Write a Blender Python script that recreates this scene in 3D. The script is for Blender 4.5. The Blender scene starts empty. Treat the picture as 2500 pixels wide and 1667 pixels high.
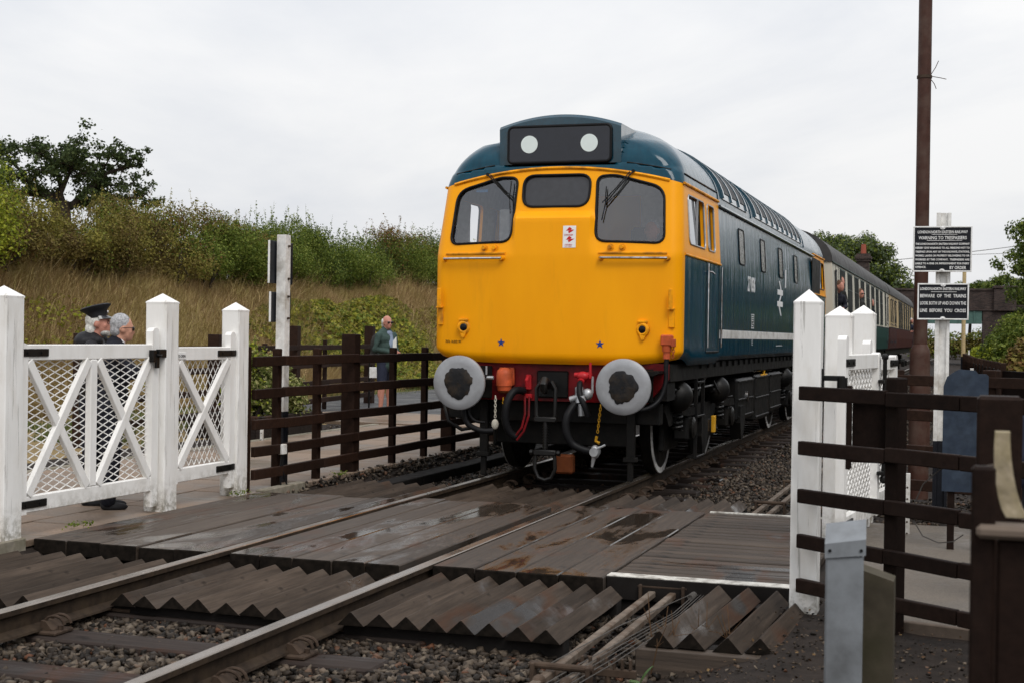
import bpy, bmesh, math, random
import numpy as np
from mathutils import Vector, Matrix
random.seed(7); RNG = np.random.default_rng(11)
SC = bpy.context.scene; COL = SC.collection
PI = math.pi; rad = math.radians

# ------------------------------------------------------------------ camera, sky, sun, exposure
# x across the track (right positive), y along the track away from the viewer, z above rail top
FPX = 3400.0; YAW = math.atan(1127/FPX); PITCH = math.atan(14.2/FPX); ROLL = rad(.85)
cd = bpy.data.cameras.new('Camera'); cam = bpy.data.objects.new('Camera', cd); COL.objects.link(cam)
cd.sensor_width = 36; cd.lens = 36*FPX/2500; cd.clip_start = .1; cd.clip_end = 3000
cam.matrix_world = Matrix.Translation((4.135, 0, 1.5)) @ Matrix.Rotation(YAW, 4, 'Z') @ Matrix.Rotation(PI/2-PITCH, 4, 'X') @ Matrix.Rotation(ROLL, 4, 'Z')
cd.dof.use_dof = True; cd.dof.focus_distance = 13.5; cd.dof.aperture_fstop = 6.3
SC.camera = cam
SC.view_settings.view_transform = 'Standard'; SC.view_settings.look = 'None'
SC.view_settings.exposure = 0.0; SC.view_settings.gamma = 1
SC.render.engine = 'CYCLES'
try:
    SC.cycles.max_bounces = 7; SC.cycles.transparent_max_bounces = 12; SC.cycles.caustics_reflective = False
    SC.cycles.use_denoising = True
except Exception: pass

SUN_EL, SUN_AZ = rad(50), rad(138)     # azimuth clockwise from +y: over the viewer's right shoulder
W = bpy.data.worlds.new('World'); SC.world = W; W.use_nodes = True
nt = W.node_tree; nt.nodes.clear()
def wn(t, **k):
    n = nt.nodes.new(t)
    for a, b in k.items(): setattr(n, a, b)
    return n
sky = wn('ShaderNodeTexSky', sky_type='NISHITA', sun_disc=False, sun_elevation=SUN_EL, sun_rotation=SUN_AZ, air_density=1.5, dust_density=4, ozone_density=1)
tc = wn('ShaderNodeTexCoord'); mp = wn('ShaderNodeMapping'); mp.inputs['Scale'].default_value = (1, 1, 3.2)
mp.inputs['Rotation'].default_value = (.05, .12, .4)
n1 = wn('ShaderNodeTexNoise'); n1.inputs['Scale'].default_value = 1.7; n1.inputs['Detail'].default_value = 7; n1.inputs['Roughness'].default_value = .56; n1.inputs['Distortion'].default_value = .4
r1 = wn('ShaderNodeValToRGB'); e = r1.color_ramp.elements
e[0].position = .28; e[0].color = (.64, .68, .76, 1); e[1].position = .62; e[1].color = (.96, .96, .965, 1)
sx = wn('ShaderNodeSeparateXYZ'); mr = wn('ShaderNodeMapRange'); mr.inputs[1].default_value = .0; mr.inputs[2].default_value = 1.0; mr.inputs[3].default_value = 9.2; mr.inputs[4].default_value = 15.0
mul = wn('ShaderNodeVectorMath', operation='SCALE')
mix = wn('ShaderNodeMix', data_type='RGBA'); mix.inputs['Factor'].default_value = .95
bg = wn('ShaderNodeBackground'); bg.inputs['Strength'].default_value = .1; out = wn('ShaderNodeOutputWorld')
L = nt.links.new
L(tc.outputs['Generated'], mp.inputs['Vector']); L(mp.outputs[0], n1.inputs['Vector']); L(n1.outputs['Fac'], r1.inputs['Fac'])
L(tc.outputs['Generated'], sx.inputs[0]); L(sx.outputs['Z'], mr.inputs[0]); L(r1.outputs['Color'], mul.inputs[0]); L(mr.outputs[0], mul.inputs['Scale'])
L(sky.outputs[0], mix.inputs['A']); L(mul.outputs[0], mix.inputs['B']); L(mix.outputs['Result'], bg.inputs['Color']); L(bg.outputs[0], out.inputs['Surface'])

sd = bpy.data.lights.new('Sun', 'SUN'); so = bpy.data.objects.new('Sun', sd); COL.objects.link(so)
sd.energy = 1.5; sd.angle = rad(24); sd.color = (1, .965, .92)
sdir = Vector((math.sin(SUN_AZ)*math.cos(SUN_EL), math.cos(SUN_AZ)*math.cos(SUN_EL), math.sin(SUN_EL)))
so.rotation_euler = sdir.to_track_quat('Z', 'Y').to_euler()

# ------------------------------------------------------------------ node material helpers
def newmat(name):
    m = bpy.data.materials.new(name); m.use_nodes = True
    t = m.node_tree; b = t.nodes['Principled BSDF']; b.inputs['Specular IOR Level'].default_value = .2
    return m, t, b
def N(t, typ, **k):
    n = t.nodes.new(typ)
    for a, v in k.items():
        if hasattr(n, a) and a not in ('inputs',): setattr(n, a, v)
    return n
def noise(t, scale=5, detail=5, rough=.55, vec=None, stretch=None, dist=0, coord='Object', seed=0):
    n = N(t, 'ShaderNodeTexNoise'); n.inputs['Scale'].default_value = scale; n.inputs['Detail'].default_value = detail
    n.inputs['Roughness'].default_value = rough; n.inputs['Distortion'].default_value = dist
    c = N(t, 'ShaderNodeTexCoord'); mpn = N(t, 'ShaderNodeMapping')
    if stretch: mpn.inputs['Scale'].default_value = stretch
    mpn.inputs['Location'].default_value = (seed*3.1, seed*1.7, seed*2.3)
    t.links.new(c.outputs[coord], mpn.inputs['Vector']); t.links.new(mpn.outputs[0], n.inputs['Vector'])
    return n.outputs['Fac']
def ramp(t, fac, stops, interp='LINEAR'):
    r = N(t, 'ShaderNodeValToRGB'); r.color_ramp.interpolation = interp
    el = r.color_ramp.elements
    while len(el) < len(stops): el.new(.5)
    for q, (p, c) in zip(el, stops): q.position = p; q.color = tuple(c)+(1,) if len(c) == 3 else c
    t.links.new(fac, r.inputs['Fac']); return r.outputs['Color']
def g(v): return (v, v, v)
def mixc(t, f, a, b, mode='MIX'):
    n = N(t, 'ShaderNodeMix', data_type='RGBA', blend_type=mode)
    def put(s, v):
        if isinstance(v, (int, float)): n.inputs[s].default_value = v
        elif isinstance(v, tuple): n.inputs[s].default_value = v+(1,) if len(v) == 3 else v
        else: t.links.new(v, n.inputs[s])
    put('Factor', f); put('A', a); put('B', b); return n.outputs['Result']
def math_(t, op, a, b=0.0, c=0.0, clamp=False):
    n = N(t, 'ShaderNodeMath', operation=op); n.use_clamp = clamp
    for i, v in enumerate((a, b, c)):
        if isinstance(v, (int, float)): n.inputs[i].default_value = v
        else: t.links.new(v, n.inputs[i])
    return n.outputs[0]
def bump(t, b, h, strength=.3, dist=.01):
    n = N(t, 'ShaderNodeBump'); n.inputs['Strength'].default_value = strength; n.inputs['Distance'].default_value = dist
    t.links.new(h, n.inputs['Height']); t.links.new(n.outputs[0], b.inputs['Normal'])
def island(t): return N(t, 'ShaderNodeNewGeometry').outputs['Random Per Island']
def objrand(t): return N(t, 'ShaderNodeObjectInfo').outputs['Random']
MATS = {}
def simple(name, col, rough=.5, metal=0, var=.18, scale=14, bmp=.15, spec=None, dirt=None, dscale=3, rvar=.1, coat=0):
    """paint or metal with small tone variation, optional dirt patches"""
    m, t, b = newmat(name)
    f = noise(t, scale, 6); c0 = tuple(x*(1-var) for x in col); c1 = tuple(min(1, x*(1+var)) for x in col)
    c = ramp(t, f, [(.3, c0), (.7, c1)])
    if dirt:
        d = ramp(t, noise(t, dscale, 8, .65, seed=2), [(.45, g(0)), (.72, g(1))]); c = mixc(t, d, c, dirt)
    t.links.new(c, b.inputs['Base Color'])
    rr = ramp(t, noise(t, scale*.6, 4, seed=5), [(.3, g(max(.03, rough-rvar))), (.7, g(min(1, rough+rvar)))])
    t.links.new(rr, b.inputs['Roughness']); b.inputs['Metallic'].default_value = metal
    b.inputs['Specular IOR Level'].default_value = spec if spec is not None else (.5 if rough < .3 or metal > .3 else .2)
    if coat: b.inputs['Coat Weight'].default_value = coat; b.inputs['Coat Roughness'].default_value = .06
    if bmp: bump(t, b, f, bmp, .004)
    MATS[name] = m; return m

# ------------------------------------------------------------------ mesh helpers
class MB:
    def __init__(s): s.v = []; s.f = []; s.m = []; s.cur = 0
    def add(s, v, f):
        o = len(s.v); s.v += [tuple(p) for p in v]; s.f += [tuple(i+o for i in q) for q in f]; s.m += [s.cur]*len(f); return s
    def box(s, x0, x1, y0, y1, z0, z1, M=None):
        v = [(x, y, z) for z in (z0, z1) for y in (y0, y1) for x in (x0, x1)]
        if M: v = [M @ Vector(p) for p in v]
        return s.add(v, [(0, 2, 3, 1), (4, 5, 7, 6), (0, 1, 5, 4), (2, 6, 7, 3), (0, 4, 6, 2), (1, 3, 7, 5)])
    def cbox(s, x0, x1, y0, y1, z0, z1, c=.006, M=None):
        """box with chamfered edges"""
        c = min(c, (x1-x0)*.45, (y1-y0)*.45, (z1-z0)*.45)
        X, Y, Z = (x0, x1), (y0, y1), (z0, z1); v = []; idx = {}
        for i in (0, 1):
            for j in (0, 1):
                for k in (0, 1):
                    p = [X[i], Y[j], Z[k]]; sg = [1-2*i, 1-2*j, 1-2*k]
                    for a in range(3):
                        q = [p[b]+(sg[b]*c if b != a else 0) for b in range(3)]
                        idx[i, j, k, a] = len(v); v.append(tuple(q))
        F = []
        def quad(ks): F.append([idx[k] for k in ks])
        for a in range(3):
            b, d = (a+1) % 3, (a+2) % 3
            for e in (0, 1):
                ks = []
                for (p, q) in ((0, 0), (1, 0), (1, 1), (0, 1)):
                    k = [0, 0, 0]; k[a] = e; k[b] = p; k[d] = q; ks.append((*k, a))
                quad(ks if e else ks[::-1])
            # edges along a
            for p in (0, 1):
                for q in (0, 1):
                    k0 = [0, 0, 0]; k0[b] = p; k0[d] = q; k1 = list(k0); k1[a] = 1
                    ks = [(*k0, b), (*k1, b), (*k1, d), (*k0, d)]
                    quad(ks if (p == q) else ks[::-1])
        for i in (0, 1):
            for j in (0, 1):
                for k in (0, 1):
                    ks = [(i, j, k, 0), (i, j, k, 1), (i, j, k, 2)]
                    quad(ks if (i+j+k) % 2 else ks[::-1])
        if M: v = [M @ Vector(p) for p in v]
        return s.add(v, F)
    def beam(s, p0, p1, w, h, c=.005, up=(0, 0, 1)):
        """chamfered bar from p0 to p1, w across, h along up"""
        p0, p1 = Vector(p0), Vector(p1); d = p1-p0; Ln = d.length; y = d.normalized(); x = y.cross(Vector(up)).normalized(); z = x.cross(y)
        M = Matrix((x, y, z)).transposed().to_4x4(); M.translation = p0
        return s.cbox(-w/2, w/2, 0, Ln, -h/2, h/2, c, M)
    def tube(s, pts, r, n=8, cap=True, closed=False):
        pts = [Vector(p) for p in pts]; k = len(pts); rs = r if isinstance(r, (list, tuple)) else [r]*k
        ref = Vector((0, 0, 1)); v = []; f = []
        d0 = (pts[1]-pts[0]).normalized()
        if abs(d0.dot(ref)) > .9: ref = Vector((1, 0, 0))
        nx = d0.cross(ref).normalized()
        for i in range(k):
            if closed: d = (pts[(i+1) % k]-pts[i-1]).normalized()
            else: d = (pts[min(i+1, k-1)]-pts[max(i-1, 0)]).normalized()
            nx = (nx-d*nx.dot(d))
            nx = nx.normalized() if nx.length > 1e-6 else d.orthogonal().normalized()
            ny = d.cross(nx)
            for j in range(n):
                a = 2*PI*j/n; v.append(pts[i]+(nx*math.cos(a)+ny*math.sin(a))*rs[i])
        for i in range(k if closed else k-1):
            i2 = (i+1) % k
            for j in range(n): f.append((i*n+j, i*n+(j+1) % n, i2*n+(j+1) % n, i2*n+j))
        if cap and not closed: f.append(tuple(range(n))[::-1]); f.append(tuple((k-1)*n+j for j in range(n)))
        return s.add(v, f)
    def cyl(s, p0, p1, r, r1=None, n=16): return s.tube([p0, p1], [r, r if r1 is None else r1], n)
    def lathe(s, prof, M=None, n=24):
        """profile [(r,z)...] turned about local z"""
        v = []; f = []
        for r, z in prof:
            for j in range(n):
                a = 2*PI*j/n; p = Vector((r*math.cos(a), r*math.sin(a), z)); v.append(M @ p if M else p)
        for i in range(len(prof)-1):
            for j in range(n): f.append((i*n+j, i*n+(j+1) % n, (i+1)*n+(j+1) % n, (i+1)*n+j))
        f.append(tuple(range(n))[::-1]); f.append(tuple((len(prof)-1)*n+j for j in range(n)))
        return s.add(v, f)
    def prism(s, poly, axis, a, b):
        """poly: 2d outline; axis 'x','y','z' gives the extrusion direction"""
        n = len(poly); v = []
        for d in (a, b):
            for (p, q) in poly: v.append({'x': (d, p, q), 'y': (p, d, q), 'z': (p, q, d)}[axis])
        f = [tuple(range(n)), tuple(range(2*n-1, n-1, -1))]+[(i, i+n, (i+1) % n+n, (i+1) % n) for i in range(n)]
        return s.add(v, f)
    def ell(s, c, r, n=12, m=8, M=None):
        v = []; f = []
        for i in range(m+1):
            t = PI*i/m
            for j in range(n):
                a = 2*PI*j/n; p = Vector((r[0]*math.sin(t)*math.cos(a), r[1]*math.sin(t)*math.sin(a), r[2]*math.cos(t)))
                if M: p = M @ p
                v.append(Vector(c)+p)
        for i in range(m):
            for j in range(n): f.append((i*n+j, (i+1)*n+j, (i+1)*n+(j+1) % n, i*n+(j+1) % n))
        return s.add(v, f)
    def build(s, name, mat, parent=None, smooth=False, sharp=None, fix=True):
        me = bpy.data.meshes.new(name); me.from_pydata([tuple(p) for p in s.v], [], s.f)
        mats = mat if isinstance(mat, (list, tuple)) else [mat]
        for m in mats: me.materials.append(m)
        if len(mats) > 1: me.polygons.foreach_set('material_index', s.m)
        if fix:
            bm = bmesh.new(); bm.from_mesh(me)
            if smooth: bmesh.ops.remove_doubles(bm, verts=bm.verts, dist=1e-5)
            bmesh.ops.recalc_face_normals(bm, faces=bm.faces); bm.to_mesh(me); bm.free()
        if smooth:
            me.polygons.foreach_set('use_smooth', [True]*len(me.polygons))
            me.set_sharp_from_angle(angle=rad(sharp or 40))
        me.update()
        return link(name, me, parent)
def link(name, me, parent=None, M=None):
    o = bpy.data.objects.new(name, me); COL.objects.link(o)
    if parent: o.parent = parent
    if M is not None: o.matrix_local = M
    return o
def tag(o, label=None, cat=None, group=None, kind=None):
    if label: o['label'] = label
    if cat: o['category'] = cat
    if group: o['group'] = group
    if kind: o['kind'] = kind
    return o
def thing(name, label, cat, loc=(0, 0, 0), rz=0, group=None):
    o = bpy.data.objects.new(name, None); COL.objects.link(o); o.empty_display_size = .2
    o.location = loc; o.rotation_euler = (0, 0, rz); return tag(o, label, cat, group)
def copy_tree(o, parent=None):
    c = o.copy(); COL.objects.link(c); c.parent = parent
    for ch in o.children: copy_tree(ch, c)
    return c
def evaluated(o, name):
    dg = bpy.context.evaluated_depsgraph_get(); dg.update()
    return bpy.data.meshes.new_from_object(o.evaluated_get(dg))
def text_mesh(body, size, mat, sx=1.0, align='LEFT', depth=.0012, bold=0.0, sp=1.0):
    """flat raised lettering as a mesh in the xy plane"""
    cu = bpy.data.curves.new('txt', 'FONT'); cu.body = body; cu.size = size; cu.align_x = align
    cu.extrude = depth; cu.resolution_u = 2; cu.offset = bold; cu.space_character = sp
    o = bpy.data.objects.new('txt', cu); COL.objects.link(o)
    me = evaluated(o, 'txt'); bpy.data.objects.remove(o); bpy.data.curves.remove(cu)
    me.materials.clear(); me.materials.append(mat)
    if sx != 1: me.transform(Matrix.Diagonal((sx, 1, 1, 1)))
    return me
def frame(o, x, y, z):
    """matrix with given local axes and origin"""
    M = Matrix((Vector(x), Vector(y), Vector(z))).transposed().to_4x4(); M.translation = Vector(o); return M
def bulk(name, V, F, mats, midx=None, parent=None, smooth=False):
    """big mesh from numpy arrays; F is (n,3) or (n,4)"""
    me = bpy.data.meshes.new(name); V = np.asarray(V, dtype=np.float32); F = np.asarray(F, dtype=np.int32); k = F.shape[1]
    me.vertices.add(len(V)); me.vertices.foreach_set('co', V.ravel()); me.loops.add(F.size); me.loops.foreach_set('vertex_index', F.ravel())
    me.polygons.add(len(F)); me.polygons.foreach_set('loop_start', np.arange(0, F.size, k, dtype=np.int32))
    if midx is not None: me.polygons.foreach_set('material_index', np.asarray(midx, dtype=np.int32))
    if smooth: me.polygons.foreach_set('use_smooth', np.ones(len(F), dtype=bool))
    for m in (mats if isinstance(mats, (list, tuple)) else [mats]): me.materials.append(m)
    me.update(calc_edges=True); me.validate(); return link(name, me, parent)
def rrect(x0, x1, z0, z1, r, n=5):
    """rounded rectangle outline"""
    pts = []
    for cx, cz, a0 in ((x1-r, z1-r, 0), (x0+r, z1-r, 90), (x0+r, z0+r, 180), (x1-r, z0+r, 270)):
        for i in range(n+1):
            a = rad(a0+90*i/n); pts.append((cx+r*math.cos(a), cz+r*math.sin(a)))
    return pts
def rpoly(pts, r, n=5):
    """round the corners of a convex polygon"""
    out = []; k = len(pts); rs = r if isinstance(r, (list, tuple)) else [r]*k
    for i in range(k):
        p = Vector(pts[i]); a = (Vector(pts[i-1])-p).normalized(); b = (Vector(pts[(i+1) % k])-p).normalized()
        for j in range(n+1):
            t = j/n; p0 = p+a*rs[i]; p2 = p+b*rs[i]
            out.append(tuple(p0*(1-t)**2+p*2*t*(1-t)+p2*t*t))
    return out
# ------------------------------------------------------------------ materials
def m_whitewood(name='white_paint_wood', crack=.45, dirt=.5):
    m, t, b = newmat(name)
    f = noise(t, 9, 7, .6, stretch=(1, 1, .25)); c = ramp(t, f, [(.25, (.78, .77, .74)), (.6, (.88, .87, .845))])
    d = ramp(t, noise(t, 3.5, 8, .62, seed=3, stretch=(1.6, 1.6, .5)), [(.48, g(0)), (.75, g(dirt))]); c = mixc(t, d, c, (.55, .49, .40))
    cr = ramp(t, noise(t, 6, 6, .7, stretch=(6, 6, .16), seed=8, dist=.5), [(.60, g(0)), (.63, g(1))]); c = mixc(t, math_(t, 'MULTIPLY', cr, crack), c, (.13, .11, .09))
    geo = N(t, 'ShaderNodeTexCoord'); s = N(t, 'ShaderNodeSeparateXYZ'); t.links.new(geo.outputs['Object'], s.inputs[0])
    low = math_(t, 'SUBTRACT', 1, math_(t, 'MULTIPLY', s.outputs['Z'], 3.3), clamp=True)
    ch = math_(t, 'MULTIPLY', low, ramp(t, noise(t, 16, 7, .65, seed=4), [(.42, g(0)), (.6, g(1))])); c = mixc(t, ch, c, (.22, .2, .15))
    t.links.new(c, b.inputs['Base Color']); b.inputs['Roughness'].default_value = .5; bump(t, b, f, .25, .004); return m
def m_woodbrown(name='brown_fence_wood', col=(.0115, .006, .0042)):
    m, t, b = newmat(name)
    f = noise(t, 6, 8, .65, stretch=(4, 4, 4)); f2 = noise(t, 2.2, 5, .6, seed=4)
    c = ramp(t, f, [(.3, tuple(x*.7 for x in col)), (.72, tuple(x*1.5 for x in col))]); c = mixc(t, ramp(t, f2, [(.5, g(0)), (.8, g(.5))]), c, (.03, .02, .016))
    o = ramp(t, objrand(t), [(0, g(.75)), (1, g(1.25))]); c = mixc(t, 1.0, c, o, 'MULTIPLY')
    t.links.new(c, b.inputs['Base Color']); b.inputs['Roughness'].default_value = .65; b.inputs['Specular IOR Level'].default_value = .1; bump(t, b, f, .45, .004); return m
def m_deck(name, col, wet=.5, axis='y', edge=None):
    """old timber, grain along an axis, water film in patches"""
    m, t, b = newmat(name)
    st = {'y': (14, .7, 14), 'x': (.7, 14, 14)}[axis]
    f = noise(t, 2.2, 8, .7, stretch=st); f2 = noise(t, 1.1, 6, .6, seed=2, coord='Object')
    c = ramp(t, f, [(.25, tuple(x*.4 for x in col)), (.5, col), (.75, tuple(x*1.75 for x in col))])
    kn = ramp(t, noise(t, 4.5, 3, .5, stretch=(2, 1, 2) if axis == 'y' else (1, 2, 2), seed=6), [(.66, g(0)), (.72, g(.8))]); c = mixc(t, kn, c, tuple(x*.3 for x in col))
    o = ramp(t, objrand(t), [(0, g(.68)), (1, g(1.28))]); c = mixc(t, 1.0, c, o, 'MULTIPLY')
    st2 = {'y': (2.2, .75, 1), 'x': (.5, 3.2, 1)}[axis]
    geo = N(t, 'ShaderNodeNewGeometry'); mpn = N(t, 'ShaderNodeMapping'); mpn.inputs['Scale'].default_value = st2
    t.links.new(geo.outputs['Position'], mpn.inputs['Vector']); nn = N(t, 'ShaderNodeTexNoise'); nn.inputs['Scale'].default_value = .95; nn.inputs['Detail'].default_value = 6; nn.inputs['Roughness'].default_value = .6; nn.inputs['Distortion'].default_value = .6
    t.links.new(mpn.outputs[0], nn.inputs['Vector'])
    w = ramp(t, nn.outputs['Fac'], [(.56-.1*wet, g(0)), (.66-.1*wet, g(1))])
    c = mixc(t, math_(t, 'MULTIPLY', w, .45), c, tuple(x*.4 for x in col))
    # dark oil drips and rusty seepage
    nn2 = N(t, 'ShaderNodeTexNoise'); nn2.inputs['Scale'].default_value = .8; nn2.inputs['Detail'].default_value = 4
    mp2 = N(t, 'ShaderNodeMapping'); mp2.inputs['Scale'].default_value = (2.3, .8, 1); mp2.inputs['Location'].default_value = (5.3, 2.2, 0); t.links.new(geo.outputs['Position'], mp2.inputs['Vector']); t.links.new(mp2.outputs[0], nn2.inputs['Vector'])
    oil = ramp(t, nn2.outputs['Fac'], [(.62, g(0)), (.68, g(.85))]); c = mixc(t, oil, c, (.006, .004, .003))
    rim = ramp(t, nn2.outputs['Fac'], [(.56, g(0)), (.62, g(.4)), (.655, g(0))]); c = mixc(t, rim, c, (.08, .028, .01))
    t.links.new(c, b.inputs['Base Color'])
    rg = ramp(t, w, [(0, g(.72)), (1, g(.11))]); rg = mixc(t, oil, rg, g(.16)); t.links.new(rg, b.inputs['Roughness'])
    h = mixc(t, math_(t, 'MULTIPLY', w, .93), f, g(.5)); bump(t, b, h, .5, .006)
    b.inputs['Specular IOR Level'].default_value = .42 if wet > .1 else .12
    return m
def m_loco():
    """works paint: yellow end and cab sides, rail blue elsewhere; rain streaks change the gloss"""
    m, t, b = newmat('loco_paint')
    c = N(t, 'ShaderNodeTexCoord'); s = N(t, 'ShaderNodeSeparateXYZ'); t.links.new(c.outputs['Object'], s.inputs[0])
    x, y, z = s.outputs
    x2 = math_(t, 'MULTIPLY', x, x)
    arch = math_(t, 'SUBTRACT', 3.255, math_(t, 'MULTIPLY', x2, .105))
    arch = math_(t, 'MAXIMUM', arch, 3.075)
    below = math_(t, 'LESS_THAN', z, arch)
    front = math_(t, 'LESS_THAN', y, .655)
    cabside = math_(t, 'MULTIPLY', math_(t, 'LESS_THAN', y, 2.74), math_(t, 'GREATER_THAN', z, 2.365))
    yel = math_(t, 'MULTIPLY', below, math_(t, 'MAXIMUM', front, cabside))
    st = noise(t, 7, 6, .6, stretch=(2.2, 2.2, .16)); fn = noise(t, 40, 4)
    yc = ramp(t, noise(t, 1.6, 5, .5, stretch=(1.5, 1.5, .5), seed=1), [(.3, (.88, .34, .0015)), (.7, (.96, .39, .002))])
    bc = ramp(t, st, [(.3, (.0015, .039, .066)), (.65, (.002, .054, .088))])
    grime = ramp(t, noise(t, 2.5, 7, .65, seed=6, stretch=(2, 2, .35)), [(.58, g(0)), (.85, g(.18))])
    col = mixc(t, yel, bc, yc); col = mixc(t, grime, col, (.05, .04, .03))
    t.links.new(col, b.inputs['Base Color'])
    rr = ramp(t, st, [(.3, g(.07)), (.6, g(.17))]); rr = mixc(t, yel, rr, g(.36)); t.links.new(rr, b.inputs['Roughness'])
    t.links.new(mixc(t, yel, g(.25), g(.15)), b.inputs['Specular IOR Level']); b.inputs['Coat Weight'].default_value = .02; b.inputs['Coat Roughness'].default_value = .1
    h = noise(t, 2.6, 4, .55, stretch=(.8, 2.6, .20), seed=9); hs_ = mixc(t, yel, h, g(.5)); bump(t, b, mixc(t, .5, hs_, h), .45, .02)
    return m
def m_glass(name, tint=.7, refl=1.0, rough=.02, col=None):
    m = bpy.data.materials.new(name); m.use_nodes = True; t = m.node_tree; t.nodes.clear()
    o = N(t, 'ShaderNodeOutputMaterial'); tr = N(t, 'ShaderNodeBsdfTransparent'); gl = N(t, 'ShaderNodeBsdfGlossy'); fr = N(t, 'ShaderNodeFresnel'); mx = N(t, 'ShaderNodeMixShader')
    tr.inputs['Color'].default_value = (*(col or g(tint)), 1); gl.inputs['Roughness'].default_value = rough; gl.inputs['Color'].default_value = (.95, .97, 1, 1); fr.inputs['IOR'].default_value = 1.52
    f = math_(t, 'ADD', math_(t, 'MULTIPLY', fr.outputs[0], refl*1.7), .06*refl, clamp=True)
    t.links.new(f, mx.inputs[0]); t.links.new(tr.outputs[0], mx.inputs[1]); t.links.new(gl.outputs[0], mx.inputs[2]); t.links.new(mx.outputs[0], o.inputs['Surface'])
    return m
def m_island(name, stops, rough=.6, spec=.4, trans=0.0, tint=None, obj=False):
    """colour picked at random for each loose piece (leaf, blade, stone)"""
    m, t, b = newmat(name); c = ramp(t, island(t), stops)
    if tint: c = mixc(t, ramp(t, noise(t, tint[1], 4, .6, coord='Object'), [(.4, g(0)), (.62, g(tint[2] if len(tint) > 2 else .8))]), c, tint[0])
    t.links.new(c, b.inputs['Base Color']); b.inputs['Roughness'].default_value = rough; b.inputs['Specular IOR Level'].default_value = spec
    if trans:
        tl = N(t, 'ShaderNodeBsdfTranslucent'); t.links.new(c, tl.inputs['Color']); mx = N(t, 'ShaderNodeMixShader'); mx.inputs[0].default_value = trans
        o = t.nodes['Material Output']; t.links.new(b.outputs[0], mx.inputs[1]); t.links.new(tl.outputs[0], mx.inputs[2]); t.links.new(mx.outputs[0], o.inputs['Surface'])
    return m
def m_stone():
    m, t, b = newmat('ballast_stone')
    c = ramp(t, island(t), [(0, (.010, .008, .006)), (.35, (.034, .025, .018)), (.72, (.078, .058, .041)), (.93, (.17, .135, .10)), (1, (.12, .045, .02))])
    n = noise(t, 60, 5, .6); c = mixc(t, ramp(t, n, [(.3, g(.7)), (.7, g(0))]), c, mixc(t, 1.0, c, g(.45), 'MULTIPLY'))
    t.links.new(c, b.inputs['Base Color']); b.inputs['Roughness'].default_value = .62; bump(t, b, n, .4, .006); return m
def m_ground():
    m, t, b = newmat('ground_soil')
    f = noise(t, 5, 9, .7); f2 = noise(t, .8, 6, .6, seed=2)
    c = ramp(t, f, [(.3, (.010, .0075, .006)), (.6, (.026, .019, .015)), (.8, (.05, .038, .03))])
    s = N(t, 'ShaderNodeSeparateXYZ'); tcn = N(t, 'ShaderNodeTexCoord'); t.links.new(tcn.outputs['Object'], s.inputs[0])
    left = math_(t, 'LESS_THAN', math_(t, 'ADD', s.outputs['X'], math_(t, 'MULTIPLY', f2, 1.2)), -5.6)
    gr = ramp(t, noise(t, 9, 8, .7, seed=3), [(.3, (.15, .11, .05)), (.6, (.25, .18, .085)), (.8, (.33, .25, .12))]); c = mixc(t, left, c, gr)
    t.links.new(c, b.inputs['Base Color']); b.inputs['Roughness'].default_value = .9; bump(t, b, f, .6, .03); return m
def m_asphalt(name='asphalt', col=(.15, .128, .105)):
    m, t, b = newmat(name)
    f = noise(t, 130, 3, .6); f2 = noise(t, 1.3, 7, .65)
    c = ramp(t, f, [(.3, tuple(x*.6 for x in col)), (.7, tuple(x*1.35 for x in col))]); c = mixc(t, ramp(t, f2, [(.42, g(0)), (.68, g(.6))]), c, tuple(x*.6 for x in col))
    t.links.new(c, b.inputs['Base Color']); rr = ramp(t, f2, [(.45, g(.75)), (.6, g(.35))]); t.links.new(rr, b.inputs['Roughness']); bump(t, b, f, .5, .006); return m
def m_slab():
    m, t, b = newmat('paving_slab')
    f = noise(t, 2.2, 8, .6, coord='Generated'); geo = N(t, 'ShaderNodeNewGeometry')
    c = ramp(t, objrand(t), [(0, (.21, .15, .105)), (.5, (.26, .19, .14)), (1, (.21, .165, .13))])
    fine = noise(t, 45, 6, .6); c = mixc(t, 1.0, c, ramp(t, fine, [(.3, g(.75)), (.7, g(1.15))]), 'MULTIPLY')
    nn = N(t, 'ShaderNodeTexNoise'); nn.inputs['Scale'].default_value = .8; nn.inputs['Detail'].default_value = 7; nn.inputs['Roughness'].default_value = .62; t.links.new(geo.outputs['Position'], nn.inputs['Vector'])
    w = ramp(t, nn.outputs['Fac'], [(.47, g(0)), (.6, g(1))]); c = mixc(t, math_(t, 'MULTIPLY', w, .6), c, (.085, .06, .038))
    t.links.new(c, b.inputs['Base Color']); t.links.new(ramp(t, w, [(0, g(.7)), (1, g(.3))]), b.inputs['Roughness']); bump(t, b, fine, .2, .004); return m
def m_brick(name, scale=1.0):
    m, t, b = newmat(name)
    br = N(t, 'ShaderNodeTexBrick'); br.inputs['Scale'].default_value = scale; br.inputs['Brick Width'].default_value = .225; br.inputs['Row Height'].default_value = .075; br.inputs['Mortar Size'].default_value = .008
    br.inputs['Color1'].default_value = (.028, .02, .018, 1); br.inputs['Color2'].default_value = (.075, .05, .042, 1); br.inputs['Mortar'].default_value = (.08, .07, .065, 1)
    c = N(t, 'ShaderNodeTexCoord'); mpn = N(t, 'ShaderNodeMapping'); mpn.inputs['Rotation'].default_value = (rad(90), 0, 0); t.links.new(c.outputs['Object'], mpn.inputs['Vector']); t.links.new(mpn.outputs[0], br.inputs['Vector'])
    f = noise(t, .7, 7, .65); cc = mixc(t, 1.0, br.outputs['Color'], ramp(t, f, [(.3, g(.5)), (.7, g(1.3))]), 'MULTIPLY')
    t.links.new(cc, b.inputs['Base Color']); b.inputs['Roughness'].default_value = .85; bump(t, b, br.outputs['Fac'], .4, .01); return m
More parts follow.
